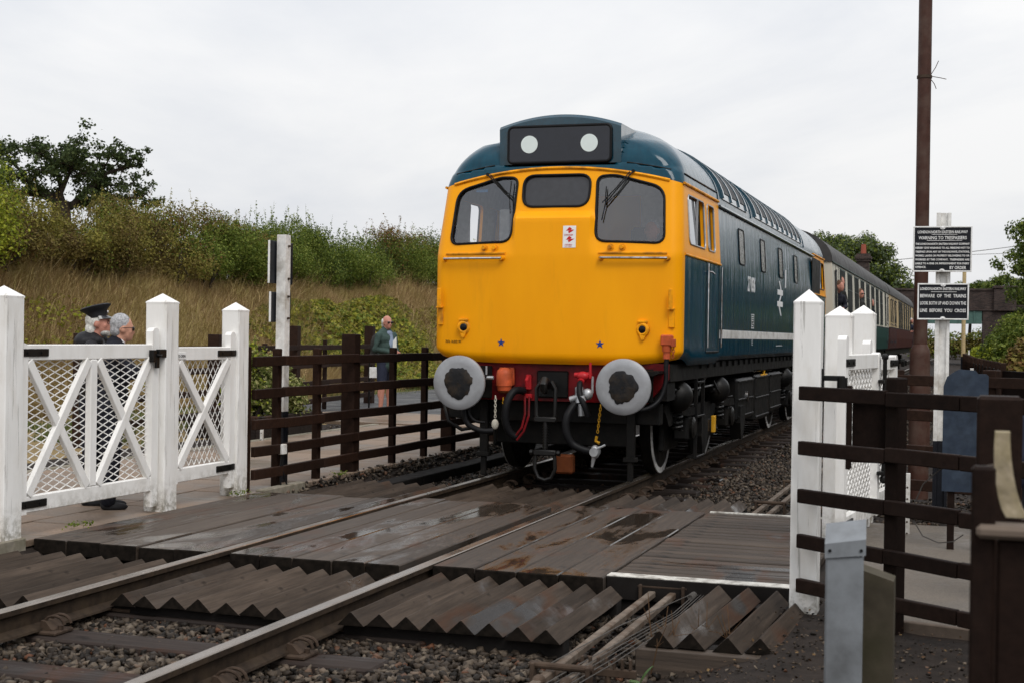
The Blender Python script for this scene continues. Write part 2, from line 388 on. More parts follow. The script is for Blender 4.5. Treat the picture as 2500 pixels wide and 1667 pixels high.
def m_cloth(name, col, rough=.8, sheen=.2):
    m, t, b = newmat(name); f = noise(t, 18, 5, .6); f2 = noise(t, 5, 4, .5, seed=3)
    c = ramp(t, f2, [(.3, tuple(x*.75 for x in col)), (.7, tuple(x*1.3 for x in col))]); t.links.new(c, b.inputs['Base Color']); b.inputs['Roughness'].default_value = rough
    h = math_(t, 'ADD', f2, math_(t, 'MULTIPLY', f, .3)); bump(t, b, h, .7, .02); return m
def m_coach(name, top, bot, zsplit):
    m, t, b = newmat(name); c = N(t, 'ShaderNodeTexCoord'); s = N(t, 'ShaderNodeSeparateXYZ'); t.links.new(c.outputs['Object'], s.inputs[0])
    f = math_(t, 'GREATER_THAN', s.outputs['Z'], zsplit); cc = mixc(t, f, bot, top)
    gm = ramp(t, noise(t, 1.5, 7, .6, stretch=(1, 1, .3)), [(.4, g(1)), (.75, g(.72))]); cc = mixc(t, 1.0, cc, gm, 'MULTIPLY')
    t.links.new(cc, b.inputs['Base Color']); b.inputs['Roughness'].default_value = .45; b.inputs['Specular IOR Level'].default_value = .06; return m

M = MATS
M['white'] = m_whitewood(); M['white_gate'] = m_whitewood('white_paint_gate', .0, .25); M['brown'] = m_woodbrown(); M['brown2'] = m_woodbrown('brown_weathered_wood', (.026, .0135, .009))
M['deck'] = m_deck('deck_timber', (.060, .045, .034), .62); M['deck_x'] = m_deck('board_timber', (.050, .036, .026), .18, 'x')
M['tooth'] = m_deck('guard_timber', (.055, .041, .031), .0); M['sleeper'] = m_deck('sleeper_timber', (.028, .021, .018), .1, 'x')
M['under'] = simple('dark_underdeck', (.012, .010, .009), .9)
M['loco'] = m_loco()
simple('loco_blue', (.002, .043, .072), .2, coat=.7, bmp=.05); simple('loco_yellow', (.93, .37, .002), .4, var=.06, bmp=.05, dirt=(.2, .08, .02), dscale=5)
simple('black', (.007, .007, .007), .4, dirt=(.015, .013, .011)); simple('rubber', (.008, .008, .009), .5, bmp=.05, spec=.15)
simple('frame_black', (.006, .0058, .0055), .5, dirt=(.016, .0135, .011), dscale=6, var=.4); simple('red', (.18, .006, .009), .4, dirt=(.03, .01, .01), dscale=5)
simple('redbright', (.42, .02, .025), .4); simple('orange', (.55, .10, .035), .45, dirt=(.2, .05, .02)); simple('rustorange', (.16, .045, .014), .7)
simple('buffer', (.36, .37, .385), .42, metal=.2, var=.09, scale=4, dirt=(.25, .25, .26), dscale=2.5); simple('grease', (.012, .012, .013), .5, dirt=(.05, .035, .022), dscale=7, bmp=.8, scale=30)
simple('chrome', (.62, .62, .63), .16, metal=1, var=.05, bmp=0, dirt=(.2, .13, .08), dscale=8); simple('greymetal', (.42, .43, .44), .4, metal=.5)
simple('yellowpart', (.62, .32, .02), .45); simple('whitepaint', (.80, .80, .79), .45, var=.05, bmp=.05); simple('cream', (.66, .62, .52), .5, var=.05, bmp=.05)
simple('headcode', (.012, .014, .022), .12, var=.1, bmp=0, rvar=.03); simple('disc', (.74, .82, .80), .35, var=.02, bmp=0)
simple('interior', (.45, .46, .45), .6, bmp=0); simple('interior_dark', (.05, .05, .055), .7, bmp=0); simple('bluestar', (.012, .045, .21), .4, bmp=0)
simple('redink', (.55, .03, .03), .4, bmp=0); simple('blackink', (.02, .015, .012), .5, bmp=0); simple('stripe', (.70, .69, .66), .4, dirt=(.35, .32, .28), dscale=4, bmp=0)
simple('tyrewhite', (.55, .54, .52), .6, dirt=(.12, .11, .10), dscale=5); simple('springsteel', (.012, .0115, .011), .4, metal=.4)
M['glass'] = m_glass('cab_glass', .85, .9); M['coachglass'] = m_glass('coach_glass', .35, 1.0); M['darkglass'] = simple('dark_glass', (.03, .031, .036), .12, var=.15, bmp=0, rvar=.03)
simple('bodyglass', (.12, .12, .11), .25, var=.4, scale=25, bmp=.3, dirt=(.35, .34, .31), dscale=12)
simple('grille', (.02, .02, .021), .5, var=.3)
simple('railtop', (.30, .26, .225), .28, metal=.9, var=.12, scale=3, bmp=.05); simple('railrust', (.03, .02, .013), .8, var=.4, scale=20, dirt=(.055, .037, .022), dscale=6)
simple('chair', (.05, .033, .023), .8, var=.4, dirt=(.09, .062, .043)); simple('rod', (.15, .12, .095), .7, dirt=(.07, .04, .022), dscale=7, var=.3)
simple('wire', (.10, .092, .084), .6, metal=.2)
M['stone'] = m_stone(); M['ground'] = m_ground(); M['asphalt'] = m_asphalt(); M['asphalt_dark'] = m_asphalt('wet_asphalt', (.07, .07, .072)); M['slab'] = m_slab()
simple('kerb', (.24, .215, .17), .8, dirt=(.11, .10, .06), dscale=6); simple('concrete', (.07, .058, .04), .85, var=.3, scale=9, dirt=(.05, .045, .025), dscale=5, bmp=.5); simple('concretewhite', (.76, .75, .72), .6, dirt=(.35, .31, .25), dscale=5)
simple('polebrown', (.062, .027, .019), .5, dirt=(.10, .065, .05), dscale=4); simple('cabinet', (.215, .23, .245), .5, var=.06, scale=3, dirt=(.12, .125, .13), dscale=4, bmp=.05)
simple('lichen', (.36, .30, .21), .9, var=.45, scale=26, dirt=(.24, .20, .10), dscale=14, bmp=.6); simple('palewood', (.13, .10, .078), .8, var=.2)
simple('signblack', (.011, .012, .016), .4, var=.2, bmp=.1); simple('signwhite', (.80, .80, .79), .45, var=.04, bmp=.05, dirt=(.6, .58, .54), dscale=12)
simple('bluepaint', (.032, .045, .066), .7, dirt=(.02, .03, .05), dscale=8, var=.3); simple('fieldred', (.25, .03, .03), .5); simple('polewarm', (.5, .38, .2), .6)
M['brick'] = m_brick('engineering_brick'); simple('girder', (.08, .15, .13), .5); simple('slate', (.05, .05, .055), .7); simple('pot', (.30, .08, .05), .7)
M['coach_a'] = m_coach('cream_green_coach', (.66, .63, .53), (.018, .055, .05), 1.94); M['coach_b'] = m_coach('cream_maroon_coach', (.60, .46, .26), (.075, .024, .024), 1.98)
simple('coachroof', (.062, .06, .058), .6, var=.2, scale=4, dirt=(.05, .05, .05), dscale=1.2); simple('coachframe', (.022, .05, .047), .4, bmp=0)
simple('skin', (.52, .27, .19), .5, var=.1, scale=40, bmp=.2); simple('skinred', (.50, .23, .17), .5, var=.1, scale=40, bmp=.2); simple('hairgrey', (.34, .34, .35), .7, var=.5, scale=60, bmp=.9); simple('hairwhite', (.62, .61, .57), .7, var=.3, scale=60, bmp=.9); simple('hairbrown', (.12, .065, .04), .7, var=.4, scale=60, bmp=.9)
M['coat'] = m_cloth('black_waterproof', (.014, .014, .016), .55); M['suit'] = m_cloth('navy_suit', (.012, .013, .02)); M['greenjacket'] = m_cloth('green_jacket', (.042, .07, .062)); M['navy'] = m_cloth('navy_cloth', (.02, .024, .042)); M['shirt'] = m_cloth('pale_shirt', (.7, .7, .72)); M['blueshirt'] = m_cloth('blue_shirt', (.22, .27, .36)); M['olive'] = m_cloth('dark_cloth', (.03, .03, .028))
simple('shoe', (.02, .02, .022), .6); simple('lens', (.008, .008, .009), .08, bmp=0); simple('cap', (.014, .014, .016), .6); simple('peak', (.03, .032, .037), .15, bmp=0); simple('paper', (.75, .75, .72), .7, bmp=0)
def leafmat(name, a, b_, c, tint=None): return m_island(name, [(0, a), (.5, b_), (1, c)], .6, .1, .25, tint)
M['leaf_green'] = leafmat('leaf_green', (0.057, 0.092, 0.014), (0.115, 0.155, 0.023), (0.218, 0.247, 0.052))
M['leaf_dark'] = leafmat('leaf_dark', (0.032, 0.052, 0.012), (0.064, 0.098, 0.023), (0.132, 0.166, 0.046))
M['leaf_yellow'] = leafmat('leaf_yellow', (0.126, 0.168, 0.014), (0.266, 0.301, 0.028), (0.406, 0.420, 0.056))
M['leaf_olive'] = leafmat('leaf_olive', (0.105, 0.105, 0.020), (0.203, 0.185, 0.036), (0.329, 0.287, 0.070), ((.10, .055, .03), 1.2))
M['leaf_red'] = leafmat('leaf_red', (0.092, 0.046, 0.018), (0.178, 0.092, 0.034), (0.189, 0.161, 0.040))
M['leaf_pale'] = leafmat('leaf_pale', (.055, .075, .035), (.095, .125, .065), (.15, .18, .10))
M['bramble'] = leafmat('leaf_bramble', (0.121, 0.138, 0.017), (0.264, 0.275, 0.033), (0.418, 0.407, 0.055), ((.16, .09, .035), 1.6, .5))
M['variegated'] = leafmat('leaf_variegated', (.07, .10, .02), (.18, .2, .05), (.42, .40, .18))
M['oak'] = leafmat('leaf_oak', (0.026, 0.039, 0.015), (0.051, 0.075, 0.027), (0.093, 0.120, 0.045))
M['drygrass'] = m_island('dry_grass', [(0, (.24, .155, .075)), (.4, (.45, .31, .155)), (.75, (.62, .46, .25)), (1, (.38, .33, .10))], .7, .3, .2, ((.34, .29, .09), .5, .6))
M['greengrass'] = m_island('green_grass', [(0, (.05, .085, .02)), (.6, (.09, .13, .03)), (1, (.17, .16, .06))], .6, .3, .2)
M['bark'] = simple('bark', (.035, .028, .022), .9, var=.4, scale=8, bmp=.8); simple('twig', (.09, .05, .025), .8); M['fernleaf'] = simple('broad_leaf', (.06, .12, .03), .4)

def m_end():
    m, t, b = newmat('end_grain_shade'); f = noise(t, 25, 6, .6); t.links.new(ramp(t, f, [(.3, (.006, .005, .004)), (.7, (.018, .014, .011))]), b.inputs['Base Color']); b.inputs['Roughness'].default_value = .9; b.inputs['Specular IOR Level'].default_value = .05; return m  # timber ends: shade painted in, taking dark end grain down to near black
M['endshade'] = m_end(); simple('trough_black_edge_shade', (.010, .008, .007), .85)

simple('coachpane', (.028, .031, .030), .55, var=.35, scale=2, bmp=0, spec=.03); simple('bluerib', (.02, .07, .10), .1, coat=1, bmp=0)

simple('edgepaint', (.62, .60, .55), .7, var=.15, scale=20, dirt=(.12, .10, .08), dscale=11, bmp=.3)

M['brown_left'] = m_woodbrown('brown_path_fence', (.022, .0105, .0065))

simple('lamp_lens', (.006, .005, .007), .25, bmp=0, spec=.2); simple('beard', (.42, .41, .38), .8, var=.4, scale=60, bmp=.9)
M['tangle'] = m_island('dry_tangle', [(0, (.12, .07, .035)), (.5, (.30, .19, .09)), (1, (.55, .42, .25))], .8, .1, .1)

M['litter'] = m_island('fallen_leaves', [(0, (.03, .017, .01)), (.7, (.075, .042, .02)), (1, (.16, .10, .04))], .7, .15)
# ------------------------------------------------------------------ terrain
def sstep(a, b, x):
    t = np.clip((x-a)/(b-a), 0, 1); return t*t*(3-2*t)
def gz(x, y):
    x = np.asarray(x, float); y = np.asarray(y, float)
    z = np.full(np.broadcast(x, y).shape, -.24)
    z = z+.20*sstep(-1.9, -2.35, x)                                # left path base
    z = z+3.05*sstep(-10.6, -15.2, x)+.25*np.sin(y*.13+1)*sstep(-12, -15, x)+.9*sstep(-15, -40, x)
    z = z+.12*sstep(-11, -13, x)*np.sin(x*1.7+y*.9)
    rt = .19*sstep(2.6, 3.3, x)*(1-sstep(13.5, 15.5, y))+.10*sstep(2.9, 4.5, x)*sstep(13.5, 15.5, y); z = z+rt
    z = z+5.0*sstep(6.5, 15, x)*sstep(38, 60, y)                    # cutting side beyond the yard
    return z
def make_ground():
    xs = np.unique(np.concatenate([np.linspace(-700, -60, 9), np.linspace(-60, -18, 22), np.linspace(-18, -9, 46), np.linspace(-9, 8, 86), np.linspace(8, 60, 30), np.linspace(60, 700, 9)]))
    ys = np.unique(np.concatenate([np.linspace(-80, 0, 9), np.linspace(0, 60, 130), np.linspace(60, 150, 50), np.linspace(150, 1500, 14)]))
    X, Y = np.meshgrid(xs, ys); Z = gz(X, Y)
    Z = Z+np.where((X > 1.5) & (X < 4.5) & (Y < 14), .012*np.sin(X*13+Y*7)*np.sin(Y*11-X*5), 0)
    V = np.stack([X, Y, Z], -1).reshape(-1, 3); nx = len(xs); i = np.arange(len(ys)-1)[:, None]*nx+np.arange(nx-1)[None]
    F = np.stack([i, i+1, i+1+nx, i+nx], -1).reshape(-1, 4)
    tag(bulk('ground', V, F, M['ground'], smooth=True), kind='structure')
make_ground()

# ------------------------------------------------------------------ track
track = thing('railway_track', 'straight single line of steel rails on timber sleepers running under the train', 'railway track')
RX = .7525
def rail_profile():
    h = [(-.034, 0), (.034, 0), (.036, -.012), (.034, -.038), (.010, -.05), (.009, -.118), (.030, -.132), (.064, -.142), (.066, -.152)]
    return [(.030, 0.0), (.0355, -.006), (.036, -.034), (.010, -.050), (.009, -.118), (.062, -.140), (.066, -.152)]
for s in (-1, 1):
    p = rail_profile(); full = p+[(-a, b) for a, b in p[::-1]]
    mb = MB(); n = len(full); ys = [-6, 4, 8, 12, 16, 24, 40, 70, 160]
    v = [(s*RX+a, y, b) for y in ys for a, b in full]; f = []; mi = []
    for i in range(len(ys)-1):
        for j in range(n):
            k = (j+1) % n; f.append((i*n+j, i*n+k, (i+1)*n+k, (i+1)*n+j))
            top = full[j][1] > -.0065 and full[k][1] > -.0065
            mi.append(0 if top else 1)
    mb.add(v, f); mb.m = mi; mb.build('rail', [M['railtop'], M['railrust']], track)
mb = MB(); mb.cbox(-1.3, 1.3, -.125, .125, -.14, 0, .012); slp = mb.build('sleeper', M['sleeper'], track); slp_me = slp.data
def chair_mesh():
    mb = MB(); mb.cbox(-.16, .16, -.085, .085, 0, .022, .006)
    for e in (-1, 1):
        mb.prism([(e*.045, .02), (e*.045, .075), (e*.075, .07), (e*.12, .025)], 'y', -.055, .055)
        for d in (-.028, .028):
            pts = [(e*(.05+.065*(1-math.cos(a))), d, .055+.045*math.sin(a)) for a in np.linspace(0, PI, 8)]
            mb.tube(pts, .0085, 6)
        mb.cyl((e*.135, 0, .02), (e*.135, 0, .045), .016, n=8)
    return mb.build('chair', M['chair']).data
cm = chair_mesh(); bpy.data.objects.remove(bpy.data.objects['chair'])
sy = [3.6+.72*k for k in range(48)]; first = True
for y in sy:
    o = slp if first else link('sleeper', slp_me, track); first = False
    o.location = (random.uniform(-.02, .02), y+random.uniform(-.02, .02), -.176+random.uniform(-.004, .004)); o.rotation_euler.z = random.uniform(-.008, .008)
    if y < 28 and not (8.2 < y < 12.1):
        for s in (-1, 1): link('chair', cm, o, Matrix.Translation((s*RX, 0, .0015)))

# ballast stones
def rocks(n_var=10):
    out = []
    for k in range(n_var):
        r = np.random.default_rng(k+40); bm = bmesh.new(); sc = r.uniform(.7, 1.25, 3); sc[2] *= .75
        for _ in range(11):
            d = r.normal(size=3); d /= np.linalg.norm(d); bm.verts.new(Vector(d*sc*r.uniform(.8, 1.15)))
        bmesh.ops.convex_hull(bm, input=bm.verts); bmesh.ops.delete(bm, geom=[v for v in bm.verts if not v.link_faces], context='VERTS'); bmesh.ops.triangulate(bm, faces=bm.faces); bm.verts.index_update()
        V = np.array([np.array(v.co) for v in bm.verts]); F = np.array([[v.index for v in f.verts] for f in bm.faces]); bm.free(); out.append((V, F))
    return out
ROCKS = rocks()
def scatter(name, pts, sizes, mat, rng, kind='stuff', parent=None):
    Vs, Fs, o = [], [], 0; kk = rng.integers(0, len(ROCKS), len(pts))
    for k in range(len(ROCKS)):
        sel = np.where(kk == k)[0]
        if len(sel) == 0: continue
        V, F = ROCKS[k]; m = len(sel); a = rng.uniform(0, 2*PI, m); b = rng.uniform(-.6, .6, m)
        ca, sa, cb, sb = np.cos(a), np.sin(a), np.cos(b), np.sin(b)
        P = V[None]*sizes[sel][:, None, None]
        x, y, z = P[..., 0], P[..., 1], P[..., 2]
        y2 = y*cb[:, None]-z*sb[:, None]; z2 = y*sb[:, None]+z*cb[:, None]
        x3 = x*ca[:, None]-y2*sa[:, None]; y3 = x*sa[:, None]+y2*ca[:, None]
        W_ = np.stack([x3, y3, z2], -1)+pts[sel][:, None, :]
        Vs.append(W_.reshape(-1, 3)); Fs.append((F[None]+(np.arange(m)*len(V))[:, None, None]+o).reshape(-1, 3)); o += m*len(V)
    ob = bulk(name, np.concatenate(Vs), np.concatenate(Fs), mat, parent=parent); tag(ob, kind=kind); return ob
def zone(x0, x1, y0, y1, dens, rng, size=(.016, .034), lift=0):
    n = int((x1-x0)*(y1-y0)*dens); x = rng.uniform(x0, x1, n); y = rng.uniform(y0, y1, n); z = gz(x, y)+lift+rng.uniform(-.004, .018, n)
    return np.stack([x, y, z], -1), rng.uniform(*size, n)
rg = np.random.default_rng(3); PP, SS = [], []
for a in [(-1.9, 2.05, 4.6, 8.3, 1150), (-2.3, -.7, 11.9, 19, 420), (1.0, 2.75, 12.4, 20, 620), (1.0, 3.4, 20, 34, 200), (-.7, .7, 12, 15.5, 500), (2.0, 2.75, 5.5, 8.4, 520)]:
    p, s_ = zone(*a, rg)
    if a[2] < 12 and a[0] < 0:
        p[:, 2] += .028
    elif a[2] < 21: p[:, 2] += .022
    PP.append(p); SS.append(s_)
p, s_ = zone(1.6, 4.6, 34, 75, 40, rg, (.03, .06)); PP.append(p); SS.append(s_)
P_, S_ = np.concatenate(PP), np.concatenate(SS)
tag(scatter('ballast', P_, S_, M['stone'], rg), 'brown and grey broken stone ballast round the sleepers', 'ballast')
# loose stones and clods on the soil on the right
PP, SS = [], []
for a in [(2.7, 3.6, 5.6, 8.5, 330, rg, (.004, .014)), (3.5, 4.5, 5.8, 7.4, 420, rg, (.004, .013)), (3.3, 5.0, 11.2, 15, 220, rg, (.012, .03)), (3.0, 4.8, 15, 30, 60, rg, (.015, .035)), (-8.3, -5.7, 17, 24, 40, rg, (.012, .03))]:
    p, s_ = zone(*a); PP.append(p); SS.append(s_)
tag(scatter('loose_stones', np.concatenate(PP), np.concatenate(SS), M['stone'], rg), 'small loose stones and clods on bare soil', 'stones')

# ------------------------------------------------------------------ boarded crossing
deck = thing('boarded_crossing', 'wet weathered timber boarded crossing laid between and beside the rails', 'crossing')
def plank(x0, x1, y0, y1, mat, top=0.0, th=.11, tilt=0, name='plank', parent=None):
    mb = MB(); cx, cy = (x0+x1)/2, (y0+y1)/2; mb.cbox(x0-cx, x1-cx, y0-cy, y1-cy, -th, 0, .007)
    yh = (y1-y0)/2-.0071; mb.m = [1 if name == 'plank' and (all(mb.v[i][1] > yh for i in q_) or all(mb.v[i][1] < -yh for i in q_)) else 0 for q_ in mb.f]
    o = mb.build(name, [mat, M['endshade']], parent or deck); o.location = (cx, cy, top); o.rotation_euler = (random.uniform(-.0015, .0015), tilt, random.uniform(-.0012, .0012)); return o
def run(x0, x1, n, ya, yb):
    w = (x1-x0)/n; e = [x0+w*i+(random.uniform(-.02, .02) if 0 < i < n else 0) for i in range(n+1)]
    for i in range(n):
        plank(e[i]+.005, e[i+1]-.005, ya+random.uniform(-.025, .03), yb+random.uniform(-.05, .05), M['deck'], -.006+random.uniform(-.004, .004), tilt=random.uniform(-.008, .008))
run(-2.25, -.80, 5, 8.38, 11.75); run(-.66, .60, 5, 8.40, 11.9); run(.80, 1.955, 4, 8.46, 11.98)
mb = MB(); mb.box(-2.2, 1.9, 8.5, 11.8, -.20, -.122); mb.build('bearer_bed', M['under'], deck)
for y in (8.62, 9.6, 10.6, 11.6):
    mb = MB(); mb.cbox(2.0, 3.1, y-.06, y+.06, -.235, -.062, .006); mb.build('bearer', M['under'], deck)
n = 22; y0, y1 = 8.66, 12.0; w = (y1-y0)/n
for i in range(n): plank(1.972, 3.16, y0+w*i+.009, y0+w*(i+1)-.009, M['deck_x'], -.004+random.uniform(-.004, .004), .055, tilt=random.uniform(-.003, .003), name='board')
mb = MB(); mb.cbox(1.955, 3.165, 8.535, 8.655, -.150, -.007, .006)
eb = mb.build('edge_board', M['trough_black_edge_shade'], deck)  # near-black board: shade on the deck's front face put into its colour
mb = MB(); mb.cbox(1.958, 3.163, 8.537, 8.652, -.0065, .0015, .002); o = mb.build('painted_edge', M['edgepaint'], deck)
mb = MB(); mb.cbox(1.985, 3.165, 12.005, 12.045, -.10, .004, .004); mb.build('painted_edge', M['edgepaint'], deck)

# saw-tooth trespass guards: triangular timbers on bearers
def tooth_mesh(w, h, ln, rr):
    mb = MB(); a = w/2
    prof = [(-a, 0), (a, 0), (.004, h), (-.004, h)]; n = 4; k = 5; v = []; f = []
    for i in range(k+1):
        y = ln*i/k-ln/2
        for (px, pz) in prof: v.append((px+rr.uniform(-.002, .002), y, pz+rr.uniform(-.0025, .0025)))
    for i in range(k):
        for j in range(n): f.append((i*n+j, i*n+(j+1) % n, (i+1)*n+(j+1) % n, (i+1)*n+j))
    f += [tuple(range(n)), tuple(k*n+j for j in range(n))]
    mb.add(v, f); mb.m = [0]*(len(f)-2)+[1, 1]; o = mb.build('t', [M['tooth'], M['endshade']]); me = o.data; bpy.data.objects.remove(o); return me
def guard(label, x0, x1, n, ya, yb, zt, w=None, h=.069, skew=0, bear=True):
    t = thing('trespass_guard', label, 'trespass guard', ((x0+x1)/2, (ya+yb)/2, zt-h-.05), 0, 'saw tooth timber guards beside the crossing')
    w = w or (x1-x0)/n; mes = [tooth_mesh(w, h, yb-ya, np.random.default_rng(i)) for i in range(3)]
    for i in range(n):
        x = x0+(x1-x0)*(i+.5)/n-(x0+x1)/2
        o = link('toothed_timber', mes[i % 3], t, Matrix.Translation((x+random.uniform(-.004, .004), random.uniform(-.03, .03), .05+random.uniform(-.006, .006))) @ Matrix.Rotation(skew+random.uniform(-.008, .008), 4, 'Z') @ Matrix.Rotation(random.uniform(-.03, .03), 4, 'Y') @ Matrix.Rotation(random.choice((0, PI)), 4, 'Z'))
    if bear:
        for yy in (ya+.12, yb-.12):
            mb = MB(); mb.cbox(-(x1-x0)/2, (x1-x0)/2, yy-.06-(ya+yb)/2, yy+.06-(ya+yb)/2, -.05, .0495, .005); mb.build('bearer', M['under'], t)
    return t
guard('saw tooth timber guard at front left, outside the left rail', -2.30, -.83, 9, 6.75, 8.22, -.055)
guard('saw tooth timber guard in front of the crossing between the rails', -.69, .69, 8, 7.05, 8.30, -.05)
guard('saw tooth timber guard in front of the crossing right of the right rail', .82, 2.10, 8, 7.02, 8.42, -.04, h=.07)
gd = guard('short saw tooth guard of four spaced timbers beside the white gate post', 2.575, 3.265, 4, 6.98, 8.42, .0, w=.155, h=.077, skew=-.045)
guard('saw tooth timber guard beyond the crossing, outside the left rail', -2.1, -.83, 8, 11.95, 13.55, -.05)
guard('saw tooth timber guard beyond the crossing between the rails', -.69, .69, 8, 12.0, 13.7, -.05)
guard('saw tooth timber guard beyond the crossing right of the right rail', .83, 2.10, 8, 12.15, 13.45, -.045)
# front bearer block carrying the four-tooth guard
mb = MB(); mb.cbox(-.40, .36, -.76, -.60, -.19, .046, .006); mb.build('bearer', M['deck_x'], gd)

# ------------------------------------------------------------------ paving on the left
pav = bpy.data.objects.new('paved_path', None); COL.objects.link(pav); tag(pav, kind='structure')
slab_me = {}
def slab(x0, x1, y0, y1, z):
    k = (round(x1-x0, 2), round(y1-y0, 2))
    if k not in slab_me:
        mb = MB(); mb.cbox(-(x1-x0)/2, (x1-x0)/2, -(y1-y0)/2, (y1-y0)/2, -.05, 0, .005); o = mb.build('slab', M['slab']); slab_me[k] = o.data; bpy.data.objects.remove(o)
    o = link('slab', slab_me[k], pav); o.location = ((x0+x1)/2, (y0+y1)/2, z+random.uniform(-.003, .003)); o.rotation_euler = (random.uniform(-.004, .004), random.uniform(-.004, .004), 0)
for i in range(5):
    for j in range(28):
        x1 = -2.265-.6*i if i else -2.265; y0 = 6.2+.6*j+(.3 if i % 2 else 0)
        if y0 > 21.5: continue
        slab(x1-.592, x1, y0, y0+.592, -.008 if i else -.012)
mb = MB(); mb.cbox(-5.42, -5.30, 5.6, 21.6, -.2, -.004, .01); mb.build('kerb', M['kerb'], pav)
mb = MB(); mb.cbox(-2.30, -2.255, 5.6, 8.34, -.3, .012, .008); mb.build('kerb', M['kerb'], pav)
mb = MB(); mb.cbox(-2.30, -2.20, 11.75, 12.6, -.25, .012, .01); mb.build('kerb', M['kerb'], pav)
# dark tarmac path beyond the slabs and tarmac approach on the right
def sheet(name, pts, z, mat, thick=.05):
    mb = MB(); mb.prism(pts, 'z', z-thick, z); return tag(mb.build(name, mat), kind='structure')
sheet('tarmac_path', [(-9.9, 23.4), (-2.5, 22.0), (-2.5, 60), (-6.0, 60), (-9.9, 42)], .006, M['asphalt_dark'], .1)
sheet('slab_apron', [(-8.0, 21.6), (-2.5, 21.3), (-2.5, 24), (-7.4, 24.6)], .012, M['slab'], .1)
sheet('tarmac_approach', [(3.37, 8.6), (3.62, 7.80), (7, 7.0), (9, 12.2), (3.2, 11.9)], -.004, M['asphalt'], .12)
mb = MB(); mb.beam((3.62, 7.77, -.03), (6.8, 7.0, -.03), .05, .08); tag(mb.build('edging_board', M['palewood']), kind='structure')

ct = thing('cable_trough', 'long black cable trough lying beside the fence left of the track', 'cable trough', (-1.85, 13.6, -.2))
for i in range(9): part_y = i*1.0; mb = MB(); mb.cbox(-.12, .12, part_y+.004, part_y+.996, 0, .11, .008); mb.build('trough_lid', M['trough_black_edge_shade'], ct)
# ------------------------------------------------------------------ white crossing posts and gates
def white_post(label, x, y, ztop, w=.2, base=-.03, rz=0):
    t = thing('gate_post', label, 'gate post', (x, y, base), rz, 'white pyramid-topped timber gate posts')
    a = w/2; h = ztop-base; sh = h-.085; c = .008; mb = MB()
    n = 9
    prof = [(-a+c, -a), (a-c, -a), (a, -a+c), (a, a-c), (a-c, a), (-a+c, a), (-a, a-c), (-a, -a+c)]; v = []; f = []
    for i in range(n+1):
        z = sh*i/n
        for px, py in prof: v.append((px*(1+random.uniform(-.008, .008)), py*(1+random.uniform(-.008, .008)), z))
    for i in range(n):
        for j in range(8): f.append((i*8+j, i*8+(j+1) % 8, (i+1)*8+(j+1) % 8, (i+1)*8+j))
    f.append(tuple(range(8))); mb.add(v, f); mb.build('shaft', M['white'], t)
    mb = MB(); b = a*1.01; mb.add([(-b, -b, sh), (b, -b, sh), (b, b, sh), (-b, b, sh), (-b, -b, sh+.012), (b, -b, sh+.012), (b, b, sh+.012), (-b, b, sh+.012), (0, 0, h)],
        [(0, 1, 2, 3), (0, 4, 5, 1), (1, 5, 6, 2), (2, 6, 7, 3), (3, 7, 4, 0), (4, 8, 5), (5, 8, 6), (6, 8, 7), (7, 8, 4)]); mb.build('cap', M['white'], t)
    return t
white_post('white timber gate post at the left edge of the picture', -2.38, 8.22, 1.80)
white_post('white timber gate post between the wide gate and the narrow gate', -2.36, 10.22, 1.81)
white_post('white timber gate post with peeling foot beside the brown fence', -2.38, 11.48, 1.77, .185)
white_post('stained white gate post on the right carrying the brown fence rails', 3.235, 8.12, 1.79, .155, base=-.12)
white_post('cracked white gate post behind the stained one by the loco side', 3.17, 10.80, 1.76, .2)
white_post('white gate post furthest back of the three by the coaches', 3.25, 12.1, 1.80, .2)

